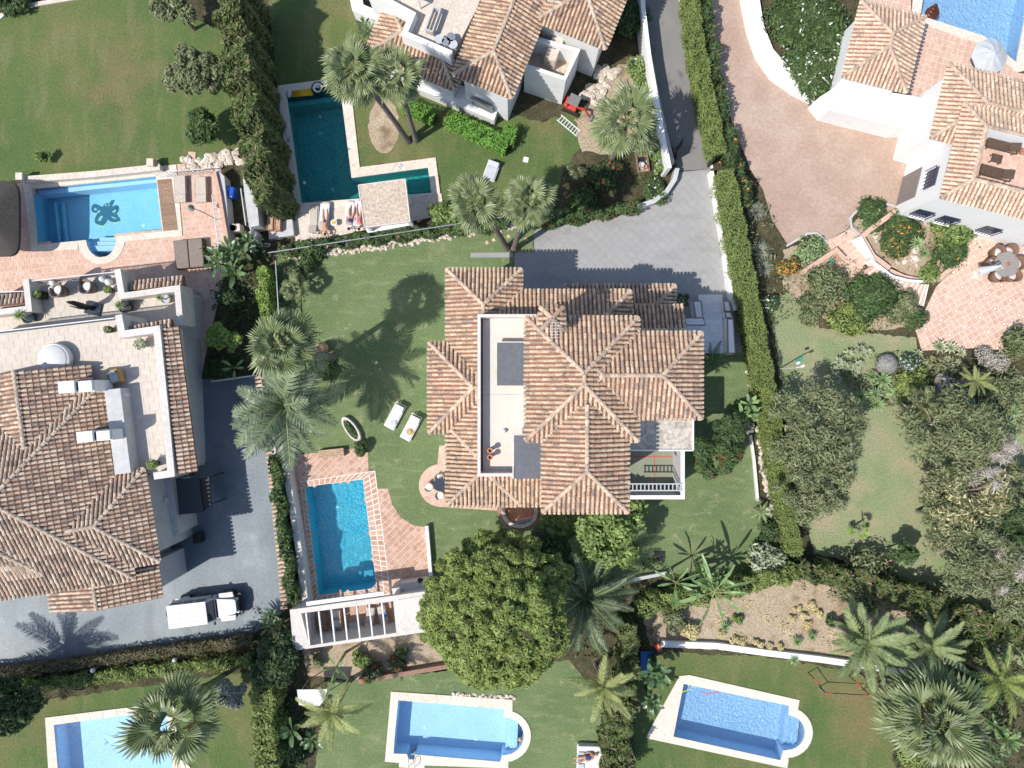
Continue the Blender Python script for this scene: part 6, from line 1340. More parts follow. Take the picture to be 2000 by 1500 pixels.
# ---- shrubs
for a in [
 ('bush', 'dense green flowering bush bed inside the curved white retaining wall, upper half', 'bush', 1580, 40, 78, 1.3, f_mid, 9000, .10, 34, (fl_w, .03)),
 ('bush', 'darker green bush with white blossoms in the lower end of the curved wall bed', 'bush', 1600, 125, 62, 1.2, f_mid, 6000, .10, 26, (fl_w, .06)),
 ('bush', 'orange-flecked bush in the planted circle beside the east patio', 'bush', 1765, 460, 46, .9, f_mid, 3200, .08, 20, (fl_o, .08)),
 ('bush', 'dense green bush with bright red flowers under the barred windows', 'bush', 1865, 440, 46, 1.5, f_bright, 3400, .09, 20, (fl_r, .012)),
 ('bush', 'rounded green bush at the patio side of the planted circle', 'bush', 1860, 487, 36, 1.1, f_mid, 2400, .08, 16, (fl_o, .01)),
 ('bush', 'low green bush closing the bottom tip of the planted circle', 'bush', 1815, 530, 26, .5, f_bright, 1000, .08, 10, None),
 ('bush', 'small planted bush island with pale rocks at the edge of the pink driveway', 'bush', 1702, 420, 38, .6, f_mid, 2000, .08, 16, (fl_w, .01)),
 ('bush', 'low succulent bed inside the small kerbed island by the pink driveway', 'bush', 1585, 485, 34, .5, f_yucca, 1300, .08, 14, None),
 ('bush', 'bush covered in orange flowers beside the hedge and the pampas grass', 'bush', 1545, 520, 24, 1.3, f_mid, 1400, .08, 10, (fl_o, .3)),
 ('bush', 'wide feathery green shrub along the left side of the curved steps', 'bush', 1700, 575, 52, 1.6, f_mid, 4200, .10, 22, None),
 ('bush', 'dark green shrub left of the feathery one by the curved steps', 'bush', 1620, 560, 42, 1.5, f_olive, 3000, .09, 20, None),
 ('bush', 'yellow-green shrub low in the bed beside the curved steps', 'bush', 1665, 615, 44, 1.0, f_pine, 2800, .09, 20, None),
 ('bush', 'grey-green rounded shrub at the foot of the curved steps', 'bush', 1765, 605, 38, 1.2, f_olive, 2600, .08, 18, None),
 ('bush', 'thin grey shrub at the lawn end of the steps bed', 'bush', 1580, 610, 34, .9, f_olive, 1600, .08, 14, None),
 ('bush', 'bushy green plant at the corner of the orange patio and the lawn', 'bush', 1788, 622, 26, 1.0, f_mid, 1300, .09, 10, (fl_p, .02)),
 ('bush', 'pale round bare-looking bush right of the agave row', 'bush', 1925, 700, 22, 1.0, f_dead, 1600, .05, 10, None),
 ('bush', 'pale round bare-looking bush at the right end of the agave row', 'bush', 1948, 708, 22, 1.0, f_dead, 1600, .05, 10, None),
 ('bush', 'pale violet-grey dry bush in the middle of the east bed', 'bush', 1846, 748, 22, .8, f_dead, 1500, .05, 10, None),
 ('bush', 'light blue flowering bush right of the grey boulder', 'bush', 1775, 705, 22, .9, f_mid, 1200, .08, 10, (fl_b, .15)),
 ('bush', 'light green succulent shrub below the dry bush in the east bed', 'bush', 1875, 785, 36, 1.0, f_agave, 2200, .09, 16, None),
 ('bush', 'spreading green shrub right of the golden palm in the east bed', 'bush', 1955, 770, 42, 1.2, f_olive, 2800, .09, 18, None),
 ('bush', 'reddish-tipped shrub at the right edge beside the orange patio', 'bush', 1990, 670, 34, 1.6, f_olive, 1800, .08, 14, (fl_o, .03)),
 ('bush', 'mixed green shrub left of the golden palm in the east bed', 'bush', 1785, 750, 34, .9, f_pine, 2000, .09, 16, None),
 ('bush', 'green hydrangea-like bush near the digger and topiary', 'bush', 1185, 345, 36, 1.3, f_dark, 2600, .08, 16, (fl_r, .02)),
 ('bush', 'low leafy bush between the topiary and the creeper hedge', 'bush', 1140, 385, 30, .9, f_mid, 1700, .08, 12, None),
 ('bush', 'green bush in the bed corner beside the curved driveway wall', 'bush', 1280, 375, 26, 1.0, f_mid, 1300, .08, 10, (fl_w, .05)),
 ('bush', 'dark bushes in the shade between the north house and the road', 'bush', 1232, 28, 36, 2.2, f_dark, 2600, .10, 14, None),
 ('bush', 'fluffy bright green shrub over the stone edge beside the cabana', 'bush', 868, 415, 30, 1.4, f_bright, 1900, .09, 12, None),
 ('bush', 'trailing green shrub below the twin fan palms, left side', 'bush', 905, 430, 24, 1.1, f_bright, 1200, .09, 10, None),
 ('bush', 'grey-green round bush beside the fence, above the small bright palm', 'bush', 572, 538, 18, 1.2, f_olive, 900, .07, 8, None),
 ('bush', 'leafy shrub at the top corner of the fenced bed', 'bush', 605, 492, 24, 1.3, f_mid, 1200, .09, 10, None),
 ('bush', 'small dark shrub on the rim of the fenced bed', 'bush', 600, 515, 18, .9, f_dark, 900, .08, 8, None),
 ('bush', 'low plants around the clay pots under the tall lone palm', 'bush', 632, 715, 26, .8, f_mid, 1300, .08, 12, None),
 ('bush', 'round green bush at the terrace corner beside the wooden bench', 'bush', 702, 874, 17, 1.1, f_mid, 1300, .08, 10, (fl_o, .02)),
 ('bush', 'silver-green bush on the rocks below the leaning banana plant', 'bush', 1456, 840, 20, 1.3, f_silver, 1200, .08, 10, None),
 ('cactus_bush', 'grey-green cactus and succulent clump at the end of the clipped hedge', 'bush', 1495, 1090, 36, 1.4, f_agave, 1800, .12, 14, None),
 ('bush', 'dark plants beside the cactus clump along the rock border', 'bush', 1505, 1045, 26, 1.0, f_dark, 1200, .09, 10, None),
 ('bush', 'blue-green shrub in the dry bed beside the conifer hedge', 'bush', 1318, 1212, 28, 1.4, f_olive, 1700, .09, 12, None),
 ('bush', 'brownish shrub beside the blue-green one in the dry bed', 'bush', 1345, 1232, 20, .9, f_straw, 900, .07, 10, None),
 ('bush', 'deep green little shrub in the open dry soil', 'bush', 1442, 1212, 11, .6, f_bright, 400, .07, 5, None),
 ('bush', 'green shrub among the feather palm fronds', 'bush', 1620, 1218, 14, .8, f_mid, 600, .07, 6, None),
 ('bush', 'round green bush on the dry soil behind the pergola', 'bush', 785, 1275, 14, 1.0, f_mid, 900, .07, 7, None),
 ('bush', 'pale leafy shrub at the banana plant behind the pergola', 'bush', 704, 1288, 18, 1.0, f_bright, 900, .09, 8, None),
 ('bush', 'blue-green small shrub left of the narrow banana plant', 'bush', 620, 1294, 14, .8, f_olive, 700, .08, 7, None),
 ('bush', 'round bush at the left foot of the huge pine by the pergola', 'bush', 830, 1242, 16, 2.0, f_pine, 1200, .07, 8, None),
 ('bush', 'red-flecked bushes along the brick edge behind the pergola, left end', 'bush', 722, 1312, 26, 1.0, f_dark, 1400, .08, 10, (fl_r, .08)),
 ('bush', 'red-flecked bushes along the brick edge behind the pergola, right end', 'bush', 775, 1302, 22, .8, f_mid, 1000, .08, 10, (fl_r, .12)),
 ('bush', 'small yellow-green shrub at the pine side of the rockery wall', 'bush', 878, 1142, 20, 2.4, f_pine, 1300, .09, 8, None),
 ('bush', 'leafy plant growing over the pergola corner block', 'bush', 821, 1137, 9, 1.6, f_dark, 500, .07, 5, None),
 ('sapling', 'little light green sapling alone on the northwest lawn', 'bush', 77, 302, 13, 1.5, f_bright, 260, .10, 6, None),
 ('bush', 'dark bushes filling the top left corner behind the stone path', 'bush', 20, -8, 40, 1.2, f_dark, 2200, .10, 12, None),
 ('bush', 'dark bush at the lower end of the lemon tree bed', 'bush', 428, 722, 26, 1.2, f_dark, 1500, .09, 10, None),
 ('bush', 'dark shade plants between the lemon tree and the bird of paradise', 'bush', 455, 580, 30, 1.3, f_dark, 1900, .09, 12, (fl_b, .01)),
 ('bush', 'yellow-green bush on the bottom edge beside the big shaggy palm', 'bush', 1790, 1478, 34, 1.2, f_pine, 1900, .09, 12, None),
 ('bush', 'dark conifer-like shrub right of the pale feather palms', 'bush', 1905, 1262, 40, 1.8, f_hedged, 3200, .11, 16, None),
 ('bush', 'dark shrub under the dark feather palm on the right edge', 'bush', 1918, 1350, 42, 1.4, f_dark, 2800, .10, 14, None),
 ('bush', 'shaded green bush at the bottom left of the shaded south path', 'bush', 560, 1475, 36, 1.6, f_mid, 2200, .10, 14, None),
 ('bush', 'oleander bush with pink blossoms above the pale feather palms', 'bush', 1690, 1140, 62, 1.8, f_olive, 4200, .10, 24, (fl_p, .01)),
 ('bush', 'oleander bush continuing toward the bare tree, lower right', 'bush', 1830, 1180, 56, 1.8, f_olive, 3600, .10, 22, (fl_p, .008)),
 ('bush', 'shaded bush behind the road gate by the clipped hedge', 'bush', 1500, 590, 20, 1.1, f_mid, 1200, .08, 8, (fl_w, .12)),
 ]:
    shrub(*a[:7], a[7], n=a[8], leaf=a[9], k=a[10], flowers=a[11])
cover('undergrowth', [(1800, 880), (2040, 860), (2040, 1240), (1900, 1200), (1800, 1100)], f_olive, 22, .5, .08, clump=-.2)
# dry yellow succulents
ys = [(1410, 1238, 10), (1432, 1250, 10), (1452, 1255, 12), (1475, 1256, 11), (1488, 1262, 10), (1505, 1262, 9), (1525, 1265, 9), (1558, 1190, 11), (1575, 1205, 12), (1590, 1185, 12), (1600, 1198, 9), (1580, 1222, 11), (1548, 1208, 9), (1770, 1262, 9)]
for x, y, r in ys: shrub('succulent', 'low pale yellow succulent tuft on the dry soil bed above the long garden wall', 'succulent', x, y, r, .35, f_straw, n=330, leaf=.06, k=5, group='yellow succulents on the dry bed', core=False)
# ground cover
cover('dry_ground_plants', [(1370, 1180), (1440, 1170), (1530, 1180), (1620, 1175), (1640, 1260), (1560, 1272), (1400, 1252), (1340, 1235)], f_straw, 60, .18, .06, clump=1.15)
cover('fallen_leaves', [(1250, 1180), (1400, 1165), (1570, 1130), (1750, 1180), (1880, 1260), (1660, 1300), (1270, 1260)], f_straw, 9, .05, .04, clump=.3)
cover('undergrowth', [(1640, 690), (1750, 690), (1830, 700), (2040, 690), (2040, 850), (1900, 840), (1760, 790), (1700, 800), (1640, 740)], f_olive, 80, .5, .09, clump=-.8)
cover('undergrowth', [(1540, 500), (1640, 490), (1800, 610), (1700, 660), (1570, 620)], f_olive, 28, .4, .08, clump=0)
cover('undergrowth', [(1130, 320), (1300, 340), (1290, 390), (1100, 420)], f_mid, 22, .4, .08, clump=.2)
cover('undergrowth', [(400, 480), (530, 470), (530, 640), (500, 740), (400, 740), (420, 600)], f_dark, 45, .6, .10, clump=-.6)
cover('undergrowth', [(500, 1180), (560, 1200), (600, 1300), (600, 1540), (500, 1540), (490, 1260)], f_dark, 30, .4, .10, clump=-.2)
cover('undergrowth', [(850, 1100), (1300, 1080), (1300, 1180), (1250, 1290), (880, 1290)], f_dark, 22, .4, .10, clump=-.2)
cover('undergrowth', [(1560, 1110), (1800, 1140), (2040, 1230), (2040, 1300), (1850, 1240), (1560, 1150)], f_olive, 40, .6, .09, clump=-.4)
cover('undergrowth', [(1860, 1230), (2040, 1270), (2040, 1540), (1740, 1540), (1740, 1420), (1850, 1330)], f_mid, 26, .5, .10, clump=-.2)
cover('undergrowth', [(1450, 340), (1500, 400), (1540, 560), (1560, 640), (1490, 640), (1460, 480)], f_olive, 30, .5, .09, clump=-.2)
cover('undergrowth', [(1465, 760), (1490, 860), (1510, 1000), (1520, 1060), (1480, 1060), (1470, 900)], f_mid, 26, .3, .08, clump=0)
cover('undergrowth', [(1640, 450), (1700, 400), (1920, 430), (1900, 510), (1830, 550), (1720, 510)], f_mid, 22, .3, .08, clump=.3, flowers=(fl_p, .02))
cover('undergrowth', [(545, 492), (620, 492), (640, 520), (600, 560), (590, 640), (545, 640)], f_mid, 22, .3, .08, clump=0)
cover('undergrowth', [(530, 640), (600, 620), (660, 690), (660, 740), (560, 900), (520, 800)], f_dark, 26, .3, .09, clump=.1)
# ------------------------------------------------------------------ walls, fences, stones
wall('boundary_wall', 'tall white boundary wall along the west side of the asphalt road', [(1252, -60), (1257, 20), (1268, 110), (1282, 190), (1296, 270), (1308, 328)], .28, 0, 2.0, m_white2)
wall('boundary_wall', 'low brown-grey wall strip right beside the tall white road wall', [(1268, 105), (1284, 190), (1300, 262), (1314, 318)], .30, 0, 1.2, m_concb)
wall('boundary_wall', 'low white wall along the clipped hedge, east edge of the grey driveway', [(1390, 334), (1402, 400), (1416, 480), (1428, 570), (1437, 606)], .26, 0, .7, m_white2)
wall('boundary_wall', 'curved low grey wall at the bend of the grey driveway entrance', [(1246, 403), (1278, 392), (1302, 374), (1318, 350), (1323, 328)], .30, 0, .8, m_greyr)
wall('boundary_wall', 'white rendered wall between the main pool terrace and the ragged hedge', [(556, 905), (570, 990), (584, 1080), (596, 1180)], .42, 0, 1.1, m_offw)
wall('boundary_wall', 'short white wall at the east end of the diagonal tiled pool terrace', [(833, 1028), (843, 1150)], .22, 0, .5, m_white2)
wall('boundary_wall', 'long whitewashed garden wall below the dry soil bed', [(1292, 1258), (1400, 1262), (1500, 1276), (1600, 1288), (1700, 1302), (1775, 1318)], .42, 0, .35, m_white)
wall('boundary_wall', 'brick-red garden edge wall behind the pergola beds', [(700, 1332), (780, 1318), (875, 1302)], .30, 0, .5, m_brick)
wall('boundary_wall', 'thin white kerb wall at the rock border east of the house lawn', [(1467, 850), (1474, 900), (1481, 978)], .13, 0, .3, m_white2)
wall('boundary_wall', 'grey wall along the end of the house garden behind the shaded palm', [(1170, 1148), (1240, 1132), (1310, 1118)], .22, 0, .4, m_greyr)
wall('kerb', 'curved pale kerb round the small planted island on the pink driveway', [(1684, 462), (1664, 445), (1661, 425), (1680, 405), (1720, 396), (1748, 402)], .14, 0, .14, m_greyr)
wall('kerb', 'curved kerb round the succulent bed at the pink driveway', [(1537, 480), (1578, 456), (1596, 455), (1612, 468), (1616, 476)], .14, 0, .14, m_greyr)
wall('garden_wall', 'stepped terracotta-capped wall beside the short tiled path', [(1570, 530), (1634, 488), (1650, 505)], .3, 0, .5, m_terracp)
wall('garden_wall', 'terracotta-capped wall around the upper side of the planted circle', [(1750, 412), (1700, 448), (1684, 462), (1706, 500), (1738, 524)], .32, 0, .5, m_terracp)
bandwall('garden_wall', 'bright white angled wall between the tiled path and the planted circle', [(1671, 465), (1683, 461), (1712, 512), (1735, 530), (1745, 540), (1733, 535)], [(1671, 466)], .75, m_white2)
wall('garden_wall', 'curved terracotta-topped wall round the lower side of the planted circle', [(1738, 528), (1765, 540), (1800, 548), (1832, 546), (1850, 530), (1875, 514)], .26, 0, .35, m_terracp)
wall('path_edge', 'pale stone edging around the far top left corner of the northwest lawn', [(-40, 62), (0, 32), (17, 17), (80, 6), (150, -6)], .28, 0, .1, m_cream, cat='edging')
wall('path_edge', 'pale stone edging under the mottled tree at the top of the northwest lawn', [(300, -4), (316, 6), (345, 30)], .22, 0, .1, m_cream, cat='edging')
wall('boundary_wall', 'stone-topped wall behind the octopus pool, along the northwest lawn', [(50, 350), (180, 340), (312, 326)], .42, 0, .6, m_cream)
for p_, l_ in (((55, 352), 'square stone pillar at the left end of the wall behind the octopus pool'), ((306, 325), 'square stone pillar at the right end of the wall behind the octopus pool')):
    c = P(*p_); b = MB(); b.box((0, 0, .45), (.45, .5, .9), r=.5); o = b.build('pillar', m_cream, label=l_, cat='pillar', loc=(0, 0, 0)); o.location = c
wall('boundary_wall', 'brick balustrade wall between the octopus pool terrace and the service yard', [(418, 335), (428, 380), (436, 430), (445, 480)], .24, 0, 1.2, m_terracp)
bandwall('shed_roof', 'flat grey shed roof beside the conifer hedge foot, service yard', [(478, 322), (497, 335), (506, 440)], [(472, 325), (477, 375), (488, 444)], 1.6, m_greyr, 'shed')
bandwall('yard_wall', 'grey inner wall face of the service yard with the blue canister', [(424, 330), (438, 345), (450, 480)], [(420, 332), (430, 400), (440, 482)], 1.0, m_greyr)
railing('fence_rail', 'long thin grey fence dividing the tall lone palm bed from the shaded strip', (538, 510), (546, 640), 0, 1.6, m_metal, m_metal, .5)
railing('fence_rail', 'lower half of the thin grey fence beside the big drooping feather palm', (547, 650), (555, 770), 0, 1.6, m_alu, m_metal, .5)
railing('fence_rail', 'thin grey wire fence above the white stone border of the house lawn', (522, 494), (980, 424), 0, 1.2, m_metal, m_metal, .8)
railing('railing', 'grey rail on the brick balustrade beside the service yard', (414, 380), (427, 486), 1.0, 1.5, m_alu, m_metal, .3)
railing('railing', 'white double rail behind the shed roof of the service yard', (470, 368), (480, 440), 1.0, 1.7, m_alu, m_metal, .5)
railing('railing', 'patterned metal railing at the rockery above the octopus pool', (300, 338), (400, 330), .3, 1.3, m_alu, m_metal, .25)
railing('railing', 'white gate rail at the top of the blue-grey driveway', (412, 745), (498, 733), 0, 1.0, m_wht, m_wht, .4)
# rocks
def rock_mesh(seed):
    q = random.Random(seed); b = MB(); n, k = 7, 4; vs = []
    for i in range(k + 1):
        t = math.pi * i / k
        for j in range(n):
            a = 2 * math.pi * j / n; f = q.uniform(.75, 1.15); vs.append((math.sin(t) * math.cos(a) * f, math.sin(t) * math.sin(a) * f, -math.cos(t) * .6 * f))
    b.add(vs, [(i * n + j, i * n + (j + 1) % n, (i + 1) * n + (j + 1) % n, (i + 1) * n + j) for i in range(k) for j in range(n)], 0); me = b.mesh('stone'); me.materials.append(m_stone); return me
ROCK = [rock_mesh(i) for i in range(6)]
def rocks(name, label, path_px, width, size, n, cat='rockery'):
    pts = PP(path_px); t = thing(name, label, cat, tuple(pts[0])); seg = [(pts[i + 1] - pts[i]).length for i in range(len(pts) - 1)]; L = sum(seg)
    for i in range(n):
        u = (i + rng.random()) / n * L; k = 0
        while k < len(seg) - 1 and u > seg[k]: u -= seg[k]; k += 1
        d = (pts[k + 1] - pts[k]).normalized(); p = pts[k] + d * u + Vector((-d.y, d.x, 0)) * rng.uniform(-.5, .5) * width; s = size * rng.uniform(.6, 1.3)
        o = bpy.data.objects.new('stone', rng.choice(ROCK)); COL.objects.link(o); o.parent = t; o.location = p - pts[0] + Vector((0, 0, s * .25)); o.scale = (s, s * rng.uniform(.6, 1), s * .7); o.rotation_euler = (0, 0, rng.random() * 6)
    return t
rocks('stone_border', 'irregular white stone border along the top of the house lawn', [(560, 502), (620, 493), (700, 488), (780, 475), (870, 462), (955, 447), (1035, 436)], .45, .16, 190)
rocks('rockery', 'pile of pale boulders between the northwest lawn and the service yard', [(360, 322), (400, 318), (440, 312), (485, 305)], .9, .32, 42)
rocks('stone_border', 'pale stone border between the house lawn and the clipped hedge', [(1464, 700), (1468, 760), (1486, 850), (1494, 930), (1508, 1010), (1518, 1025)], .45, .20, 80)
rocks('stone_group', 'three pale boulders in the small bush island by the pink driveway', [(1695, 424), (1712, 430)], .9, .35, 4)
rocks('stone_group', 'scattered pale rocks in the bare middle of the planted circle', [(1762, 497), (1775, 510), (1796, 500)], 1.2, .25, 8)
rocks('stone_group', 'pale rocks at the left corner of the planted circle', [(1702, 462), (1712, 470)], .6, .2, 4)
rocks('stone_group', 'rocks along the low bed left of the curved steps', [(1570, 550), (1600, 532), (1625, 530)], .5, .18, 8)
rocks('rockery', 'rock pile around the foot of the white water tank', [(490, 480), (510, 478), (520, 488)], .7, .2, 14)
rocks('stone_border', 'row of pale stones along the top edge of the middle southern pool', [(885, 1354), (960, 1360), (1005, 1362)], .2, .14, 26)
rocks('stone_border', 'pale stone row beside the conifer hedge at the lower lawn', [(1193, 1395), (1190, 1430), (1183, 1455)], .3, .16, 14)
rocks('rubble', 'dug-up rocks and rubble in the trench beside the north house', [(1190, 130), (1170, 170), (1150, 200)], 1.2, .35, 22)
b = MB(); c = P(1726, 712); b.ell((0, 0, .35), (.72, .75, .62), 18, 9, r=.5, jit=.05); o = b.build('boulder', cm('grey_boulder', (.24, .24, .23), .9, fine=8, fine_amt=.5), label='big smooth grey boulder between the striped agaves and the spiky yuccas', cat='boulder', smooth=True); o.location = c
# curved steps at the east patio
CS = thing('curved_steps', 'curved terracotta steps with white nosings sweeping down to the east patio', 'steps', tuple(P(1740, 600)))
top_ = spl([(1703, 517), (1730, 535), (1760, 548), (1790, 555), (1812, 556)], 4); bot_ = spl([(1668, 538), (1700, 560), (1730, 578), (1765, 590), (1802, 598)], 4); n = min(len(top_), len(bot_)) - 1; N_ = 12
for i in range(N_):
    f0, f1 = i / N_ * n, (i + 1) / N_ * n
    def at(l, f): k = min(int(f), len(l) - 2); return (l[k][0] + (l[k + 1][0] - l[k][0]) * (f - k), l[k][1] + (l[k + 1][1] - l[k][1]) * (f - k))
    q = PP([at(top_, f0), at(top_, f1), at(bot_, f1), at(bot_, f0)]); z = .62 - .05 * i; b = MB(); b.prism(ccw([(p.x, p.y) for p in q]), 0, z); s_ = b.build('step', m_terracp, CS)
    b = MB(); b.beam(q[1] + Vector((0, 0, z)), q[2] + Vector((0, 0, z)), .07, .03, r=.5); b.build('nosing', m_white2, s_)
wall('garden_wall', 'white stepped wall along the upper side of the curved steps', [(1700, 506), (1722, 526), (1745, 540), (1775, 548), (1802, 550)], .16, 0, .8, m_white2)
# ------------------------------------------------------------------ furniture builders
def lounger(name, label, px, py, rz, m_f, m_c, z=0, L=1.9, W=.66, back=35, towel=None, group=None, head=.62):
    c = P(px, py, z); t = thing(name, label, 'sun lounger', tuple(c), rz, group)
    b = MB(); [b.box((0, s * W / 2, .30), (L, .05, .06), r=.5) for s in (-1, 1)]; [b.box((x, 0, .30), (.05, W, .05), r=.5) for x in (-L / 2, L / 2)]; b.build('frame', m_f, t, world=False)
    for x in (-L / 2 + .15, L / 2 - .15):
        for s in (-1, 1): b = MB(); b.box((x, s * (W / 2 - .03), .15), (.05, .05, .3), r=.5); b.build('leg', m_f, t, world=False)
    b = MB(); b.box((-L * .5 + L * (1 - head * .5) * .5 + .0, 0, .36), (L * (1 - head * .5), W - .06, .08), r=.5); b.build('seat', m_c, t, world=False, bevel=.02)
    a = R(back); l = L * head * .5; M = Matrix.Rotation(-a, 3, 'Y'); b = MB(); b.box(Vector((L / 2 - l, 0, .38)) + M @ Vector((l / 2 + .02, 0, 0)), (l, W - .06, .08), M=M, r=.5); b.build('backrest', m_c, t, world=False, bevel=.02)
    if towel: b = MB(); b.box((.0, 0, .41), (L * .86, W + .02, .03), r=.5); b.build('towel', towel, t, world=False)
    return t
lounger('sun_lounger', 'white cushioned sun lounger on the house lawn with clothes on it, upper of the two', 773, 812, R(62), m_wht, m_cloth, L=1.8, W=.72)
lounger('sun_lounger', 'white cushioned sun lounger on the house lawn carrying the straw hat, lower of the two', 804, 834, R(62), m_wht, m_cloth, L=1.8, W=.72)
b = MB(); b.lathe([(0, .12), (.08, .13), (.12, .10), (.14, .02), (.24, 0), (.24, .015)], (0, 0, 0), 18, r=.5); o = b.build('straw_hat', m_straw, label='round straw hat lying on the lower white sun lounger', cat='hat', smooth=True); o.location = P(801, 843, .42); o.location.z = .42
b = MB(); b.box((0, 0, 0), (.35, .25, .05), r=.5); b.box((.1, .08, .03), (.2, .12, .05), .5, r=.5); o = b.build('folded_clothes', m_umb, label='grey folded clothes on the foot of the upper white sun lounger', cat='clothes'); o.location = P(768, 826, .44)
lounger('sun_lounger', 'empty beige sun lounger beside the teal pool, leftmost of the row', 615, 432, R(-92), m_wht, m_beigef, L=1.9, W=.6, back=25)
lounger('sun_lounger', 'white-towelled sun lounger with the tanned sunbather, beside the small round table', 636, 424, R(-95), m_wht, m_beigef, L=1.9, W=.6, back=10, towel=m_cloth)
lounger('sun_lounger', 'sun lounger with the dark-clothed sunbather, left one beside the cabana', 685, 422, R(-93), m_wht, m_cloth, L=1.8, W=.6, back=20, towel=m_cloth)
lounger('sun_lounger', 'sun lounger with the sunbather in pink, touching the cabana roof edge', 702, 420, R(-95), m_wht, m_cloth, L=1.8, W=.55, back=20, towel=m_cloth)
lounger('sun_lounger', 'white framed lounger chair alone on the north garden lawn', 960, 336, R(70), m_wht, m_umb, L=1.3, W=.8, back=40)
lounger('sun_lounger', 'flat beige sun bed right beside the wooden pool decking', 357, 372, R(-88), m_taupe, m_beigef, L=1.8, W=.78, back=0)
lounger('sun_lounger', 'flat beige sun bed nearer the brick balustrade', 397, 373, R(-88), m_taupe, m_beigef, L=1.7, W=.76, back=0)
lounger('sun_lounger', 'dark rattan sun lounger on the east roof terrace, upper one', 1951, 288, R(-14), m_rattan, m_rattan, z=5.12, L=1.9, W=.62, back=30)
lounger('sun_lounger', 'dark rattan sun lounger on the east roof terrace, lower one', 1938, 341, R(-14), m_rattan, m_rattan, z=5.12, L=1.9, W=.62, back=30)
lounger('sun_lounger', 'grey slatted lounger under the pergola, left of the one with a blue towel', 724, 1205, R(-95), m_greyr, m_beigef, L=1.5, W=.55, back=30)
lounger('sun_lounger', 'slatted lounger under the pergola with the blue towel on it', 750, 1202, R(-75), m_greyr, m_beigef, L=1.5, W=.55, back=30)
b = MB(); b.box((0, 0, 0), (.35, .3, .04), .3, r=.5); o = b.build('folded_towel', cm('blue_towel', (.10, .22, .48), .9), label='blue folded towel on the right pergola lounger', cat='towel'); o.location = P(751, 1201, .45)
b = MB(); b.box((0, 0, .32), (.62, .5, .05), r=.5); [b.box((x, y, .16), (.05, .05, .3), r=.5) for x in (-.27, .27) for y in (-.2, .2)]; o = b.build('side_table', m_rattan, label='small dark rattan table between the two loungers, east roof terrace', cat='table'); o.location = P(1940, 313, 5.12); o.rotation_euler[2] = R(-14)
# people
def person(label, px, py, rz, z, joints, wear=(), hair=m_hair, parent=None):
    """one skinned body; joints: name -> (x, y, z, radius), edges fixed"""
    c = P(px, py, z); J = {k: Vector(v[:3]) for k, v in joints.items()}; rad = {k: v[3] for k, v in joints.items()}; names = list(J)
    E = [('pelvis', 'chest'), ('chest', 'neck'), ('neck', 'head'), ('head', 'crown')]
    for s in 'lr': E += [('chest', 'sh' + s), ('sh' + s, 'el' + s), ('el' + s, 'ha' + s), ('ha' + s, 'fi' + s), ('pelvis', 'hip' + s), ('hip' + s, 'kn' + s), ('kn' + s, 'an' + s), ('an' + s, 'to' + s)]
    me = bpy.data.meshes.new('person'); me.from_pydata([J[k] for k in names], [(names.index(a), names.index(b)) for a, b in E], []); o = bpy.data.objects.new('person', me); COL.objects.link(o)
    sk = o.modifiers.new('skin', 'SKIN'); 
    if not me.skin_vertices: 
        bm = bmesh.new(); bm.from_mesh(me); bm.verts.layers.skin.verify(); bm.to_mesh(me); bm.free()
    for i, k in enumerate(names): me.skin_vertices[0].data[i].radius = (rad[k], rad[k]); me.skin_vertices[0].data[i].use_root = (k == 'pelvis')
    ss = o.modifiers.new('sub', 'SUBSURF'); ss.levels = 2; ss.render_levels = 2; me.materials.append(m_skin); o.location = c; o.rotation_euler = (0, 0, rz)
    tag(o, label, 'person')
    b = MB(); h = J['crown'] * .55 + J['head'] * .45; b.ell(h + Vector((0, 0, .015)), (.10, .105, .10), 10, 7, r=.5, jit=.1); k = b.build('hair', hair, o, world=False, smooth=True)
    for (nm, a, b_, r_, mm) in wear:
        b = MB(); pa, pb = J[a], J[b_]; d = pb - pa; b.ell((pa + pb) / 2, (r_, d.length * .5 + r_ * .5, r_ * .8), 10, 7, r=.5, M=Matrix.Rotation(math.atan2(-d.x, d.y), 3, 'Z')); b.build(nm, mm, o, world=False, smooth=True)
    return o
def lying(arm=1, bend=0):
    j = dict(pelvis=(0, 0, .13, .13), chest=(0, .42, .14, .14), neck=(0, .60, .14, .055), head=(0, .72, .15, .085), crown=(0, .82, .15, .075))
    for s, n in ((-1, 'l'), (1, 'r')):
        j['sh' + n] = (s * .18, .50, .13, .06); j['el' + n] = (s * (.34 if arm else .25), .62 if arm else .28, .10, .042); j['ha' + n] = (s * (.2 if arm else .27), .84 if arm else .05, .09, .032); j['fi' + n] = (s * (.14 if arm else .27), .92 if arm else -.05, .09, .025)
        j['hip' + n] = (s * .10, -.06, .12, .09); j['kn' + n] = (s * (.14 + .1 * bend), -.46, .10 + .3 * bend, .062); j['an' + n] = (s * .13, -.86 + .25 * bend, .08, .042); j['to' + n] = (s * .14, -.96 + .25 * bend, .10, .03)
    return j
person('tanned sunbather in dark trunks lying face down on a white towelled lounger', 636, 436, R(180), .36, lying(1), [('trunks', 'hipl', 'hipr', .15, m_navy)])
person('sunbather in dark clothes lying on the lounger left of the cabana edge', 686, 426, R(170), .36, lying(0, .4), [('shirt', 'pelvis', 'chest', .17, m_navy)])
person('sunbather in a pink top lying beside the cabana roof edge', 702, 426, R(180), .36, lying(0), [('shirt', 'pelvis', 'chest', .17, m_pinkc)])
person('person in a navy top stretched out on the white daybed at the bottom edge', 1143, 1478, R(-75), .48, lying(0, .3), [('shirt', 'pelvis', 'chest', .19, m_navy)], hair=m_straw)
DBD = thing('daybed', 'large white cushioned daybed at the bottom edge of the lower lawn', 'daybed', tuple(P(1151, 1480)), R(-2))
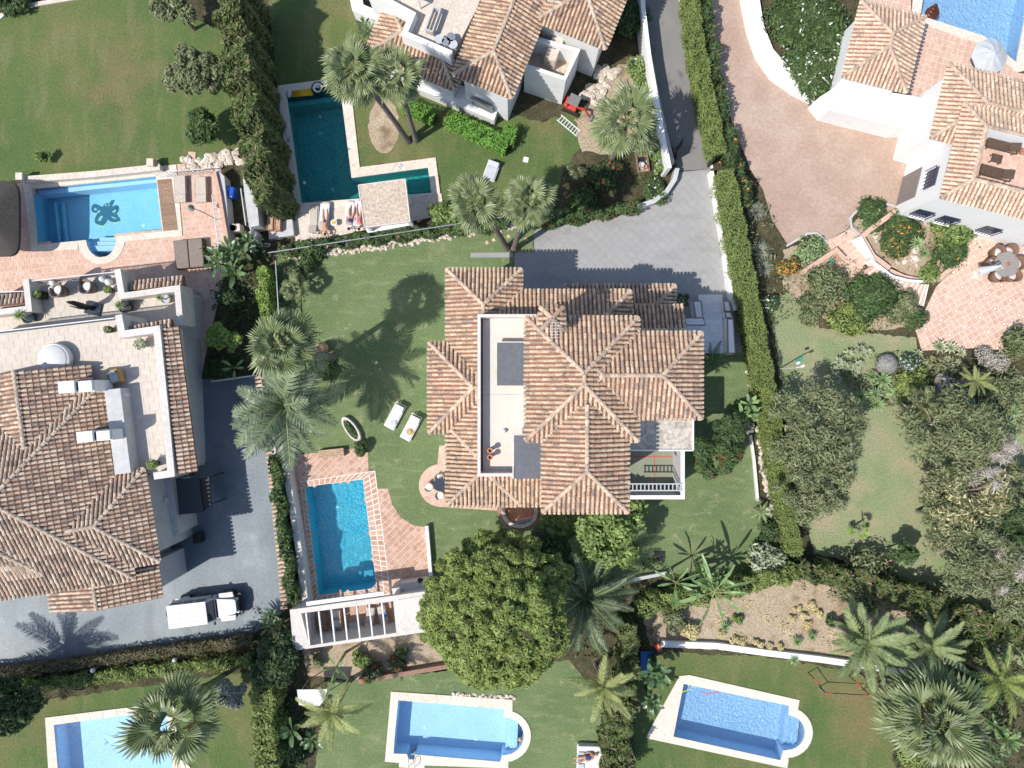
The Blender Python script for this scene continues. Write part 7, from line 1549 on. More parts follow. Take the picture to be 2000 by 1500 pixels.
b = MB(); b.box((0, 0, .16), (1.75, 2.1, .3), r=.5); b.build('frame', m_wht, DBD, world=False, bevel=.03); b = MB(); b.box((0, 0, .38), (1.7, 2.05, .16), r=.5); b.build('mattress', m_cloth, DBD, world=False, bevel=.06)
for y in (.4, -.4): b = MB(); b.box((-.6, y, .50), (.45, .5, .1), r=.5); b.build('cushion', m_umb, DBD, world=False, bevel=.05)
# parasols
def parasol(label, px, py, rpx, h, m, n=8):
    c = P(px, py, h); t = thing('parasol', label, 'parasol', (c.x, c.y, 0)); r = rpx * S * (H - h) / H
    b = MB(); b.tube([(0, 0, 0), (0, 0, h + .1)], .03, 8); b.build('pole', m_alu, t, world=False); b = MB(); b.lathe([(0, 0), (.35, 0), (.33, .08), (.05, .12)], (0, 0, 0), 20, r=.5); b.build('base', m_wht, t, world=False)
    b = MB(); nn = n * 2
    for i in range(nn):
        a0, a1 = 2 * math.pi * i / nn, 2 * math.pi * (i + 1) / nn; r0, r1 = (r if i % 2 == 0 else r * .955), (r * .955 if i % 2 == 0 else r); z0_, z1_ = (h - .55, h - .50) if i % 2 == 0 else (h - .50, h - .55)
        b.add([(0, 0, h), (r0 * math.cos(a0), r0 * math.sin(a0), z0_), (r1 * math.cos(a1), r1 * math.sin(a1), z1_), (r0 * .5 * math.cos(a0), r0 * .5 * math.sin(a0), h - .22 + (.0 if i % 2 == 0 else -.04)), (r1 * .5 * math.cos(a1), r1 * .5 * math.sin(a1), h - .22 + (-.04 if i % 2 == 0 else 0))], [(0, 3, 4), (3, 1, 2, 4)], .3 if i % 4 < 2 else .7)
    b.build('canopy', m, t, world=False)
    for i in range(n): b = MB(); a = 2 * math.pi * i / n; b.beam((0, 0, h - .03), (r * math.cos(a), r * math.sin(a), h - .58), .02, .02, r=.5); b.build('rib', m_alu, t, world=False)
    return t
parasol('large pale grey open parasol over the corner of the sunlit pool', 1944, 103, 36, 2.7, m_umb)
# dining set east patio
DT = thing('dining_table', 'round glass dining table with the folded parasol, on the east patio', 'table', tuple(P(1951, 520)))
b = MB(); b.lathe([(0, .72), (.86, .72), (.86, .75), (0, .75)], (0, 0, 0), 28, r=.5); b.build('table_top', cm('smoked_glass_top', (.30, .27, .25), .15, spec=.6), DT, world=False); b = MB(); b.tube([(0, 0, 0), (0, 0, .72)], .12, 10); b.lathe([(.4, 0), (.4, .05), (0, .1)], (0, 0, 0), 14); b.build('pedestal', m_rattan, DT, world=False)
b = MB(); b.lathe([(.05, .76), (.11, .78), (.09, .95)], (0, 0, 0), 10); b.build('plant_pot', m_clay, DT, world=False)
def tubchair(name, label, px, py, rz, mf, mc, z=0, s=1.0, group=None):
    t = thing(name, label, 'chair', tuple(P(px, py, z)), rz, group); b = MB(); n = 12; vs = []
    for zz, rr in ((.08, .30), (.42, .36), (.85, .42)):
        for i in range(n + 1):
            a = R(20 + 320 * i / n) ; k = 1 if zz < .8 else 1; h_ = zz if zz < .8 else .58 + .27 * (0.5 - .5 * math.cos(a - 0))
            vs.append((rr * math.cos(a) * -1 * -1, rr * math.sin(a), h_))
    b.add(vs, [(i * (n + 1) + j, i * (n + 1) + j + 1, (i + 1) * (n + 1) + j + 1, (i + 1) * (n + 1) + j) for i in range(2) for j in range(n)], .5); o = b.build('shell', mf, t, world=False, smooth=True)
    md = o.modifiers.new('thick', 'SOLIDIFY'); md.thickness = .05
    b = MB(); b.lathe([(0, .44), (.27, .44), (.30, .40), (.28, .34), (0, .34)], (0, 0, 0), 16, r=.5); b.build('cushion', mc, t, world=False, smooth=True)
    for a in (45, 135, 225, 315): b = MB(); b.tube([(.2 * math.cos(R(a)), .2 * math.sin(R(a)), .35), (.28 * math.cos(R(a)), .28 * math.sin(R(a)), 0)], .02, 5); b.build('leg', mf, t, world=False)
    t.scale = (s,) * 3; return t
for i, (dx, dy, l_) in enumerate(((-14, -23, 'upper left'), (8, -25, 'upper right'), (24, -2, 'right'), (14, 21, 'lower right'), (-14, 22, 'lower left'), (-26, -2, 'left'))):
    tubchair('dining_chair', f'brown rattan tub chair at the {l_} side of the round patio table', 1951 + dx, 520 + dy, math.atan2(dy, -dx), cm('mid_brown_rattan', (.20, .12, .085), .8), m_cloth, s=1.15)
CPS = thing('folded_parasol', 'folded white cantilever parasol hanging over the round patio table', 'parasol', tuple(P(1908, 536)))
o_ = P(1908, 536); tp = P(1952, 518, 2.4) - o_; tp.z = 2.2; b = MB(); b.tube([(0, 0, 0), (0, 0, 2.5)], .04, 8); b.tube([(0, 0, 2.5), tuple(tp + Vector((0, 0, .25)))], .03, 6); b.build('pole', m_alu, CPS, world=False)
b = MB(); b.lathe([(0, 0), (.42, 0), (.42, .1), (0, .12)], (0, 0, 0), 22); b.build('base', m_cream, CPS, world=False)
b = MB(); d0 = P(1924, 528, 1.9) - o_; d1 = P(1955, 519, 2.3) - o_; b.tube([(d0.x, d0.y, 1.5), (d1.x, d1.y, 2.3)], [.33, .05], 10); b.build('canopy', m_umb, CPS, world=False)
# west roof terrace furniture
for (x, y, a, l_) in ((125, 570, 140, 'left grey rattan tub chair with white seat on the lower roof terrace'), (181, 563, 140, 'right grey rattan tub chair with white seat on the lower roof terrace')): tubchair('tub_chair', l_, x, y, R(a), m_rattanp, m_cloth, z=t2, s=1.2)
for (x, y, l_) in ((109, 553, 'upper white egg-shaped stool left of the tub chairs'), (108, 566, 'lower white egg-shaped stool left of the tub chairs'), (205, 547, 'upper white egg-shaped stool right of the tub chairs'), (217, 552, 'lower white egg-shaped stool right of the tub chairs')):
    b = MB(); b.ell((0, 0, .25), (.24, .24, .24), 14, 9, r=.5); o = b.build('stool', m_cloth, label=l_, cat='stool', smooth=True); o.location = P(x, y, t2); o.location.z = t2
t = thing('cube_table', 'dark glass-topped cube table between the two tub chairs', 'table', tuple(P(156, 554, t2)), R(5)); b = MB(); b.box((0, 0, .2), (.5, .5, .4), r=.5); b.build('base', m_rattanp, t, world=False); b = MB(); b.box((0, 0, .42), (.5, .5, .03), r=.5); b.build('table_top', m_glass, t, world=False)
SG = thing('statue', 'tall black abstract statue on a dark glass plinth, lower roof terrace', 'statue', tuple(P(184, 603, t2)), R(-12)); b = MB(); b.box((0, 0, .08), (1.0, .8, .16), r=.5); b.build('plinth', m_glass, SG, world=False)
b = MB(); b.tube([(0, 0, .1), (-.1, .05, .7), (.0, .05, 1.4), (-.1, .12, 2.0), (-.22, .1, 2.4)], [.16, .14, .19, .15, .06], 9); b.tube([(-.05, -.1, .6), (-.2, -.15, 1.3), (-.35, -.1, 1.9)], [.07, .05, .03], 6); b.build('figure', m_blackm, SG, world=False, smooth=True)
def potted(label, px, py, z, pot_r, pot_h, m_p, kind='bush', m_l=f_bright, rr=.35, shape='round', hh=.5):
    t = thing('potted_plant', label, 'potted plant', tuple(P(px, py, z))); b = MB()
    if shape == 'round': b.lathe([(pot_r * .7, 0), (pot_r, pot_h * .9), (pot_r * 1.05, pot_h), (pot_r * .85, pot_h), (pot_r * .8, pot_h * .85), (0, pot_h * .85)], (0, 0, 0), 16, r=.5)
    else: b.box((0, 0, pot_h / 2), (pot_r * 2 * (1.5 if shape == 'long' else 1), pot_r * 2, pot_h), r=.5)
    b.build('pot', m_p, t, world=False, smooth=False)
    if kind == 'bush':
        V_ = cloud([(0, 0, pot_h + hh * .4, rr, rr, hh * .6)] * 1 + [(rr * .4, rr * .2, pot_h + hh * .5, rr * .6, rr * .6, hh * .5)], 260, .06); me = leaf_mesh('foliage', V_, [m_l, m_core], (0, 0, 0)); o = bpy.data.objects.new('foliage', me); COL.objects.link(o); o.parent = t
    else:
        b = MB(); b.tube([(0, 0, pot_h * .8), (0, 0, pot_h + hh)], .04, 6); b.build('stem', m_bark, t, world=False); me = rosette_mesh('leaves', m_l, 46, 1, .045, -10, 80, 3, .2); o = bpy.data.objects.new('leaves', me); COL.objects.link(o); o.parent = t; o.location = (0, 0, pot_h + hh); o.scale = (rr,) * 3
    return t
potted('round bush in a black square pot beside the railing pillar, lower roof terrace', 88, 578, t2, .24, .5, m_blackm, rr=.27, shape='box')
potted('lime bush tucked against the right pillar of the lower roof terrace', 221, 568, t2, .2, .35, m_rattan, rr=.26)
potted('spiky yucca in a big dark glass pot, left end of the lower roof terrace', 64, 620, t2, .42, .5, m_glass, 'y', f_yucca, rr=.62, hh=.7)
potted('spiky yucca in a black round pot right of the statue', 252, 600, t2, .42, .5, m_blackm, 'y', f_yucca, rr=.5, hh=.6)
potted('little palm in a wire pot at the corner of the lower roof terrace', 330, 586, t2, .3, .5, m_metal, 'y', f_bright, rr=.36, hh=.7)
potted('small olive plant in a pot against the upper roof terrace pillar', 222, 645, tf, .2, .4, m_rattan, rr=.24, m_l=f_olive)
potted('bushy plant in a pot near the corner of the upper roof terrace', 284, 673, tf, .26, .45, m_metal, rr=.4, m_l=f_agave)
potted('lime bush in a dark pot at the far end of the narrow roof terrace', 308, 905, tf, .25, .45, m_blackm, rr=.36, m_l=f_bright)
# garden pots
def urn(label, px, py, r, h, z=0, m=m_clay): 
    t = thing('terracotta_urn', label, 'urn', tuple(P(px, py, z))); b = MB(); b.lathe([(r * .5, 0), (r * .95, h * .35), (r, h * .6), (r * .6, h * .9), (r * .66, h), (r * .5, h), (r * .45, h * .85), (0, h * .8)], (0, 0, 0), 22, r=.5); b.build('body', m, t, world=False, smooth=True); return t
urn('largest pale clay urn at the foot of the tall lone palm', 633, 681, .42, 1.0, m=cm('pale_clay', (.52, .35, .24), .85)); urn('small dark-mouthed clay urn below the largest one', 620, 710, .22, .5); urn('clay urn half hidden among the palm fronds', 613, 692, .25, .5); urn('flattish clay pot at the rim of the fenced bed', 589, 543, .25, .4)
BT_ = thing('boat_planter', 'white boat-shaped planter beside the drooping feather palm', 'planter', tuple(P(688, 838)), R(-55)); b = MB(); pr = [(1.0 * math.cos(R(a)) * (1 if abs(math.cos(R(a))) < 1 else 1), .38 * math.sin(R(a))) for a in range(0, 360, 20)]; b.prism(pr, 0, .4, r=.5, holes=[[(x * .8, y * .75) for x, y in pr]]); b.build('hull', m_offw, BT_, world=False); b = MB(); b.prism([(x * .82, y * .77) for x, y in pr], 0, .3, r=.5); b.build('soil', m_soil, BT_, world=False); V_ = cloud([(0, 0, .3, .7, .25, .3)], 500, .07); o = bpy.data.objects.new('foliage', leaf_mesh('foliage', V_, [f_mid, m_core], (0, 0, 0))); COL.objects.link(o); o.parent = BT_
t = thing('wooden_bench', 'brown wooden storage bench at the top end of the main pool terrace', 'bench', tuple(P(650, 884)), R(6)); b = MB(); b.box((0, 0, .22), (1.7, .55, .42), r=.5); b.build('chest', m_wood, t, world=False); 
for i in range(4): b = MB(); b.box((0, -.2 + i * .135, .45), (1.72, .115, .03)); b.build('plank', m_woodp, t, world=False)
t = thing('covered_sofa', 'wide taupe covered double daybed on the pink tiled terrace', 'daybed', tuple(P(376, 498)), R(5))
b = MB(); b.box((0, 0, .25), (2.0, 1.95, .45), r=.5); b.build('base', m_rattan, t, world=False, bevel=.05); 
for x in (-.5, .5): b = MB(); b.box((x, 0, .53), (.96, 1.9, .14), r=.5); b.build('cover', m_taupe, t, world=False, bevel=.06)
t = thing('thatch_parasol', 'large dark grey thatched parasol roof cut by the left edge', 'parasol', (P(-10, 427, 2.2).x, P(-10, 427, 2.2).y, 0)); b = MB(); n = 16; rr_ = 2.3
vs = [(0, 0, 3.1)] + [((1.55 if abs(math.cos(a)) > .3 else 1.55) * math.copysign(abs(math.cos(a)) ** .35, math.cos(a)), 2.45 * math.copysign(abs(math.sin(a)) ** .35, math.sin(a)), 2.2) for a in [2 * math.pi * i / 32 for i in range(32)]]
b.add(vs + [(v[0], v[1], 1.98) for v in vs[1:]], [(0, i, i % 32 + 1) for i in range(1, 33)] + [(i, i + 32, i % 32 + 33, i % 32 + 1) for i in range(1, 33)], .5); b.build('thatch', cm('dark_thatch', (.075, .068, .062), .95, fine=20, fine_amt=.6, bump=.6, bscale=30), t, world=False); b = MB(); b.tube([(0, 0, 0), (0, 0, 3)], .08, 8); b.build('pole', m_wood, t, world=False)
t = thing('garden_lantern', 'grey metal lantern hanging over the pink tiled terrace beside the balustrade', 'lantern', tuple(P(425, 430))); b = MB(); b.tube([(0, 0, 0), (0, 0, 2.0), (-.5, .2, 2.2), (-.9, .35, 2.0)], .025, 6); b.build('arm', m_blackm, t, world=False); b = MB(); b.lathe([(.05, .2), (.22, 0), (.2, -.2), (.0, -.3)], (-.95, .37, 1.9), 8, r=.5); b.build('shade', m_metal, t, world=False)
b = MB(); b.box((0, 0, .4), (.75, .75, .75), r=.5); b.lathe([(.16, .78), (.16, .88), (0, .88)], (-.1, .15, 0), 12); o = b.build('water_canister', m_blue, label='shiny blue plastic water canister in the service yard', cat='canister', bevel=.08); o.location = P(455, 380); o.rotation_euler[2] = R(-10)
t = thing('water_tank', 'white cylindrical tank with a pipe on the rocks by the service yard', 'tank', tuple(P(504, 463))); b = MB(); b.lathe([(.3, 0), (.3, .9), (.24, 1.0), (0, 1.03)], (0, 0, 0), 18, r=.5); b.build('body', m_offw, t, world=False, smooth=True); b = MB(); b.tube([(0, 0, 1.0), (0, 0, 1.15), (-.1, .5, 1.15)], .05, 6); b.build('pipe', m_wht, t, world=False)
t = ac(tuple(P(464, 450)), R(5), 'beige cabinet unit standing at the end of the service yard', (.95, .5, .8), m_cream)
for i, (x, y, l_) in enumerate(((536, 443, 'left brown terracotta trough on the grey ledge by the north terrace'), (550, 444, 'right brown terracotta trough on the grey ledge by the north terrace'))):
    t = thing('flower_trough', l_, 'planter', tuple(P(x, y)), R(-2)); b = MB(); b.prism([(-.2, -.42), (.2, -.42), (.2, .42), (-.2, .42)], 0, .9, r=.5, holes=[[(-.16, -.38), (.16, -.38), (.16, .38), (-.16, .38)]]); b.build('trough', m_clay, t, world=False); b = MB(); b.poly([(-.16, -.38), (.16, -.38), (.16, .38), (-.16, .38)], .84); b.build('soil', m_soil, t, world=False)
b = MB(); b.prism(ccw([(p.x, p.y) for p in PP([(527, 425), (573, 420), (578, 462), (530, 470)])]), 0, .45, r=.5); b.build('ledge', m_greyr, kind='structure')
# pool toys
def ring(name, label, px, py, R0, r0, m, z=0.0, stripes=None): 
    b = MB(); n, k = 28, 10; vs = []
    for i in range(n):
        a = 2 * math.pi * i / n
        for j in range(k): c_ = 2 * math.pi * j / k; vs.append(((R0 + r0 * math.cos(c_)) * math.cos(a), (R0 + r0 * math.cos(c_)) * math.sin(a), r0 + r0 * math.sin(c_)))
    b.add(vs, [(i * k + j, ((i + 1) % n) * k + j, ((i + 1) % n) * k + (j + 1) % k, i * k + (j + 1) % k) for i in range(n) for j in range(k)], .5); o = b.build(name, m, label=label, cat='float', smooth=True); o.location = P(px, py, z); return o
o = ring('pool_ring', 'black tyre-shaped inflatable ring floating at the top end of the teal pool', 622, 174, .34, .12, m_rubber, -.07); b = MB(); 
b.lathe([(.20, .16), (.30, .245), (.335, .24), (.24, .14)], (0, 0, 0), 24, r=.5); k_ = b.build('rim', m_wht, None, smooth=True); k_.parent = o
t = thing('air_mattress', 'yellow ribbed air mattress floating beside the tyre ring', 'float', tuple(P(590, 179, -.05)), R(5)); 
for i in range(6): b = MB(); b.tube([(-.75, -.28 + i * .11, .05), (.75, -.28 + i * .11, .05)], .06, 8); b.build('tube', m_yel, t, world=False, smooth=True)
b = MB(); b.ell((0, 0, .1), (.2, .3, .1), 10, 6, r=.5); o = b.build('swim_float', m_umb, label='small pale blue float in the top corner of the teal pool', cat='float', smooth=True); o.location = P(565, 184, -.07)
t = thing('inflatable_flamingo', 'orange inflatable neck float with a lime green beak on the gravel strip', 'float', tuple(P(563, 362)), R(0)); b = MB(); b.tube([(.08, -.95, .12), (.02, -.2, .12), (-.02, .5, .12), (.0, .75, .14)], [.16, .12, .12, .15], 10); b.build('body', m_org, t, world=False, smooth=True); b = MB(); b.tube([(.0, .72, .14), (-.5, .6, .12)], [.12, .04], 8); b.tube([(.0, -.8, .14), (-.35, -.6, .12)], [.12, .04], 8); b.build('beak', m_lime, t, world=False, smooth=True)
for (x, y, r_, m_, l_) in ((594, 357, .11, m_wht, 'white ball floating in the teal pool'), (625, 228, .07, m_umb, 'tiny pale ball floating high in the teal pool'), (1016, 1444, .15, m_straw, 'brown ball floating by the round steps of the middle pool')):
    b = MB(); b.ell((0, 0, 0), (r_,) * 3, 12, 8, r=.5); o = b.build('ball', m_, label=l_, cat='ball', smooth=True); o.location = P(x, y, -.05)
for (x, y, l_) in ((565, 272, 'pair of red and blue flip-flops on the left edge of the teal pool'), (782, 325, 'pale blue flip-flops on the coping of the teal pool arm')):
    t = thing('flip_flops', l_, 'shoes', tuple(P(x, y, .075)), .4)
    for s in (-1, 1): b = MB(); b.ell((s * .08, s * .05, .015), (.05, .13, .02), 10, 4, r=.5); b.build('shoe', m_red if (s < 0 and x < 700) else cm('sky_blue_rubber', (.25, .5, .65)), t, world=False)
t = thing('swirl_float', 'brown swirled inflatable float in the corner of the sunlit pool', 'float', tuple(P(1820, 25, -.05)), R(-12))
for i, (r0, z_) in enumerate(((.52, .12), (.38, .30), (.24, .46), (.12, .60))):
    b = MB(); n, k = 22, 8; rr = .17 - .03 * i; vs = [((r0 * .6 + rr * math.cos(2 * math.pi * j / k)) * math.cos(2 * math.pi * q / n), -.06 + i * .13 + (r0 * .5 + rr * math.cos(2 * math.pi * j / k)) * math.sin(2 * math.pi * q / n), z_ * .5 + rr * math.sin(2 * math.pi * j / k)) for q in range(n) for j in range(k)]
    b.add(vs, [(q * k + j, ((q + 1) % n) * k + j, ((q + 1) % n) * k + (j + 1) % k, q * k + (j + 1) % k) for q in range(n) for j in range(k)], .5); b.ell((0, -.06 + i * .13, z_ * .5), (r0 * .6, r0 * .5, rr * .8), 12, 6, r=.5); b.build('coil', m_brownv, t, world=False, smooth=True)
for (pts_, m_, l_) in (([(1332, 1352), (1342, 1348), (1350, 1338)], m_lime, 'green foam noodle across the top left corner of the rippled pool'), ([(1370, 1353), (1385, 1355), (1400, 1352), (1406, 1349)], m_pinkc, 'pale pink foam noodle floating in the rippled pool')):
    q = PP(pts_, -.04); b = MB(); b.tube([p - q[0] for p in q], .035, 8); o = b.build('pool_noodle', m_, label=l_, cat='float', smooth=True); o.location = q[0]
PL = thing('pool_ladder', 'chrome ladder with grey treads at the lower left corner of the middle pool', 'ladder', tuple(P(806, 1480)), R(-4))
for s in (-.22, .22): b = MB(); b.tube([(s, -.55, .05), (s, -.5, .55), (s, -.1, .6), (s, .1, .3), (s, .12, -.9)], .025, 7); b.build('rail', m_alu, PL, world=False)
for z_ in (-.2, -.45, -.7): b = MB(); b.box((0, .14, z_), (.44, .12, .03), r=.5); b.build('tread', m_metal, PL, world=False)
# small things round table, pots, boxes
t = thing('side_table', 'small round white table with a plate between the loungers of the teal pool', 'table', tuple(P(655, 438))); b = MB(); b.lathe([(0, .45), (.22, .45), (.22, .42), (.03, .4), (.03, 0)], (0, 0, 0), 18, r=.5); b.build('table_top', m_wht, t, world=False); b = MB(); b.lathe([(0, .47), (.1, .48), (.12, .5)], (0, 0, 0), 12, r=.5); b.build('plate', m_yel, t, world=False)
t = thing('patio_table', 'round glass table with wicker chairs half under the west eave', 'table', tuple(P(860, 944))); b = MB(); b.lathe([(0, .72), (.42, .72), (.42, .74), (0, .74)], (0, 0, 0), 20, r=.5); b.build('table_top', m_glass, t, world=False); b = MB(); b.tube([(0, 0, 0), (0, 0, .72)], .06, 8); b.build('pedestal', m_blackm, t, world=False)
for (x, y, a, l_) in ((839, 950, 180, 'left'), (859, 932, 90, 'upper'), (860, 966, -90, 'lower')): tubchair('wicker_chair', f'pale wicker chair at the {l_} side of the small table under the west eave', x, y, R(a), cm('pale_wicker', (.55, .47, .38), .85), m_cloth, s=.85)
t = thing('stone_basin', 'round sunken brick-edged well below the south eave', 'basin', tuple(P(1015, 998)));
b = MB(); cc = [(1.25 * math.cos(R(a)), 1.1 * math.sin(R(a))) for a in range(0, 360, 15)]; b.prism(cc, 0, .35, r=.5, holes=[[(x * .8, y * .8) for x, y in cc]]); b.build('rim', m_conc, t, world=False); b = MB(); cc2 = [(x * 1.25, y * 1.25) for x, y in cc]; b.prism(cc2, 0, .1, r=.5, holes=[cc]); b.build('brick_edge', m_brick, t, world=False); b = MB(); b.poly([(x * .8, y * .8) for x, y in cc], .03); b.build('bottom', m_clay, t, world=False)
for i, c_ in enumerate(((.6, .15, .12), (.7, .45, .1), (.35, .15, .4), (.1, .35, .45))): b = MB(); b.box((.15 - i * .04 + .2, -.35 - i * .09, .4), (1.1, .08, .04), R(14), r=.5); b.build('seat_slat', cm('painted_slat_%s' % 'abcd'[i], c_), t, world=False)
b = MB(); b.prism([(-.38, -.34), (.38, -.34), (.38, .34), (-.38, .34)], 0, .05, r=.5); o = b.build('ground_hatch', m_blackm, label='dark square ground hatch in the shade of the lower house lawn', cat='hatch'); o.location = P(1288, 1086)
for (x, y, c_, l_, s_) in ((375, 304, m_terracp, 'square pinkish stone cover on the northwest lawn by the rocks', .5), (394, 310, m_teal, 'teal plastic valve lid on the northwest lawn by the rocks', .3), (1624, 510, m_teal, 'teal valve lid in the bed beside the short tiled path', .3), (1564, 700, m_teal, 'upper teal valve lid on the lawn beside the garden lamp', .3), (1558, 707, m_teal, 'lower teal valve lid on the lawn beside the garden lamp', .3), (1027, 312, m_white, 'square white stone slab alone on the north garden lawn', .35), (1108, 452, m_joint, 'square utility cover in the paving near the driveway corner', .45)):
    b = MB(); b.prism([(-s_ / 2, -s_ / 2), (s_ / 2, -s_ / 2), (s_ / 2, s_ / 2), (-s_ / 2, s_ / 2)], 0, .035, r=.5); o = b.build('ground_cover_plate', c_, label=l_, cat='cover'); o.location = P(x, y); o.rotation_euler[2] = R(rng.uniform(-20, 5))
t = thing('garden_lamp', 'white double-headed garden lamp post beside the clipped hedge', 'lamp', tuple(P(1522, 720))); b = MB(); b.tube([(0, 0, 0), (0, 0, 2.9)], .04, 8); b.tube([(0, 0, 2.85), (.35, .08, 2.95)], .03, 6); b.build('pole', m_wht, t, world=False)
for x_, y_ in ((.35, .1), (.05, .3)): b = MB(); b.box((x_, y_, 2.92), (.22, .16, .14), .4, r=.5); b.build('lamp_head', m_wht, t, world=False)
for (x, y, l_) in ((23, 1329, 'leftmost round white lamp on the brown hedge'), (181, 1309, 'middle round white lamp on the brown hedge'), (341, 1289, 'rightmost round white lamp on the brown hedge')):
    t = thing('globe_lamp', l_, 'lamp', tuple(P(x, y, 1.4)).__class__((P(x, y, 1.4).x, P(x, y, 1.4).y, 0))); b = MB(); b.tube([(0, 0, 0), (0, 0, 1.3)], .04, 6); b.build('pole', m_metal, t, world=False); b = MB(); b.ell((0, 0, 1.4), (.15, .15, .15), 14, 9, r=.5); b.build('globe', m_umb, t, world=False, smooth=True)
for i, (x, y, g) in enumerate(((8, 1315, 1), (78, 1305, 0), (157, 1297, 0), (237, 1284, 1), (316, 1274, 1), (392, 1266, 1), (464, 1257, 1))):
    l_ = ['first', 'second', 'third', 'fourth', 'fifth', 'sixth', 'seventh'][i]; t = potted(f'terracotta trough with a small plant, {l_} from the left along the blue driveway', x, y, 0, .2, .4, m_clay, rr=.3 if g else .2, m_l=f_mid if g else f_dark, shape='long', hh=.35); t.rotation_euler[2] = R(7)
# construction corner
DG = thing('mini_excavator', 'small red mini excavator with a grey roof beside the trench', 'excavator', tuple(P(1118, 212)), R(-25)); DG.scale = (.8, .8, .8)
for s in (-.42, .42): b = MB(); b.box((0, s, .18), (1.5, .24, .36), r=.5); b.build('track', m_rubber, DG, world=False, bevel=.08)
b = MB(); b.box((-.1, 0, .6), (1.0, .8, .45), r=.5); b.box((-.55, 0, .75), (.35, .85, .5), r=.5); b.build('body', m_red, DG, world=False, bevel=.06); b = MB(); b.box((0, 0, 1.75), (.95, .9, .07), r=.5); b.build('roof', cm('grey_canopy', (.2, .2, .2)), DG, world=False, bevel=.05)
for x_ in (-.4, .4):
    for y_ in (-.38, .38): b = MB(); b.tube([(x_, y_, .7), (x_, y_, 1.74)], .025, 5); b.build('post', m_blackm, DG, world=False)
b = MB(); b.beam((.4, 0, .6), (1.1, -.15, 1.2), .14, .18, r=.5); b.beam((1.1, -.15, 1.2), (1.7, -.2, .35), .12, .14, r=.5); b.build('boom', m_red, DG, world=False); b = MB(); b.box((1.75, -.2, .2), (.3, .45, .3), r=.5); b.build('bucket', m_metal, DG, world=False)
LA = thing('ladder', 'white ladder lying flat on the lawn edge below the excavator', 'ladder', tuple(P(1111, 246)), R(-40))
for s in (-.22, .22): b = MB(); b.box((0, s, .06), (1.75, .06, .07), r=.5); b.build('rail', m_wht, LA, world=False)
for i in range(8): b = MB(); b.box((-.77 + i * .22, 0, .06), (.05, .42, .05), r=.5); b.build('rung', m_wht, LA, world=False)
for (a, b_, l_) in (((1123, 234), (1180, 290), 'longest pale plank on the dug soil beside the ladder'), ((1128, 234), (1160, 250), 'shorter pale plank crossing the longest one on the soil')):
    q = PP([a, b_]); k = MB(); k.beam((0, 0, .04), q[1] - q[0] + Vector((0, 0, .06)), .12, .05, r=.5); o = k.build('plank', m_woodp, label=l_, cat='plank'); o.location = q[0]
CR = thing('pallet_crate', 'open wooden crate holding round pots in the north garden corner', 'crate', tuple(P(1254, 321)), R(8)); b = MB(); b.prism([(-.4, -.6), (.4, -.6), (.4, .6), (-.4, .6)], 0, .35, r=.5, holes=[[(-.35, -.55), (.35, -.55), (.35, .55), (-.35, .55)]]); b.build('frame', m_wood, CR, world=False); b = MB(); b.poly([(-.35, -.55), (.35, -.55), (.35, .55), (-.35, .55)], .06); b.build('floor', m_conc, CR, world=False)
for (x_, y_, r_, l_) in ((-.12, .22, .2, 'dark round pot, topmost in the wooden crate'), (-.1, -.14, .2, 'pale green round pot, middle of the wooden crate'), (.16, -.3, .14, 'small orange pot at the lower end of the wooden crate')):
    c = P(1254, 321); b = MB(); b.lathe([(r_ * .7, 0), (r_, .35), (r_ * .8, .35), (r_ * .7, .2), (0, .2)], (0, 0, 0), 16, r=.5); o = b.build('plant_pot', m_clay if r_ < .15 else m_greyr if y_ < 0 else m_blackm, label=l_, cat='pot'); o.location = (c.x + x_, c.y + y_, .08)
for (x, y, w_, a_, l_) in ((1319, 302, 1.0, 75, 'dark metal gate leaf folded open on the left side of the road'), (1388, 305, 1.6, 72, 'dark metal gate leaf folded open on the right side of the road')):
    t = thing('gate', l_, 'gate', tuple(P(x, y)), R(a_)); b = MB(); [b.box((0, 0, z_), (w_, .05, .06), r=.5) for z_ in (.1, 1.7)]; [b.box((x_, 0, .9), (.06, .06, 1.7), r=.5) for x_ in (-w_ / 2, w_ / 2)]; b.build('frame', m_blackm, t, world=False); b = MB(); b.box((0, 0, .9), (w_ - .08, .03, 1.55), r=.5); b.build('panel', cm('dark_grey_panel', (.06, .065, .07), .5), t, world=False)
b = MB(); b.prism([(-.3, -.3), (.3, -.3), (.3, .3), (-.3, .3)], 0, .9, r=.5); o = b.build('gate_pillar', m_greyr, label='short grey pillar with a box beside the right gate leaf', cat='pillar'); o.location = P(1402, 304); o.scale = (.6, .5, 1.2)
t = thing('goal_frame', 'red and black pole frame standing on the lower right lawn', 'goal', tuple(P(1645, 1340)))
gp = [(1591, 1326, 1.0), (1612, 1353, .9), (1699, 1358, .9), (1672, 1332, 1.0)]
q = [P(*g) - P(1645, 1340) for g in gp]; b = MB(); [b.tube([q[i], q[i + 1]], .03, 6) for i in range(3)]; [b.tube([p, (p.x, p.y, 0)], .03, 6) for p in q]; b.build('bar', m_blackm, t, world=False)
for p_, q_ in ((q[1], q[2]), (q[2], q[1]), (q[0], q[1]), (q[3], q[2])): d = (q_ - p_).normalized(); b = MB(); b.tube([p_ - d * .02, p_ + d * .45], .045, 6); b.build('sleeve', m_red, t, world=False)
t = thing('white_canopy_sheet', 'white torn fabric canopy on posts in the shaded south path', 'canopy', tuple(P(620, 1340)), R(0)); c0 = P(620, 1340)
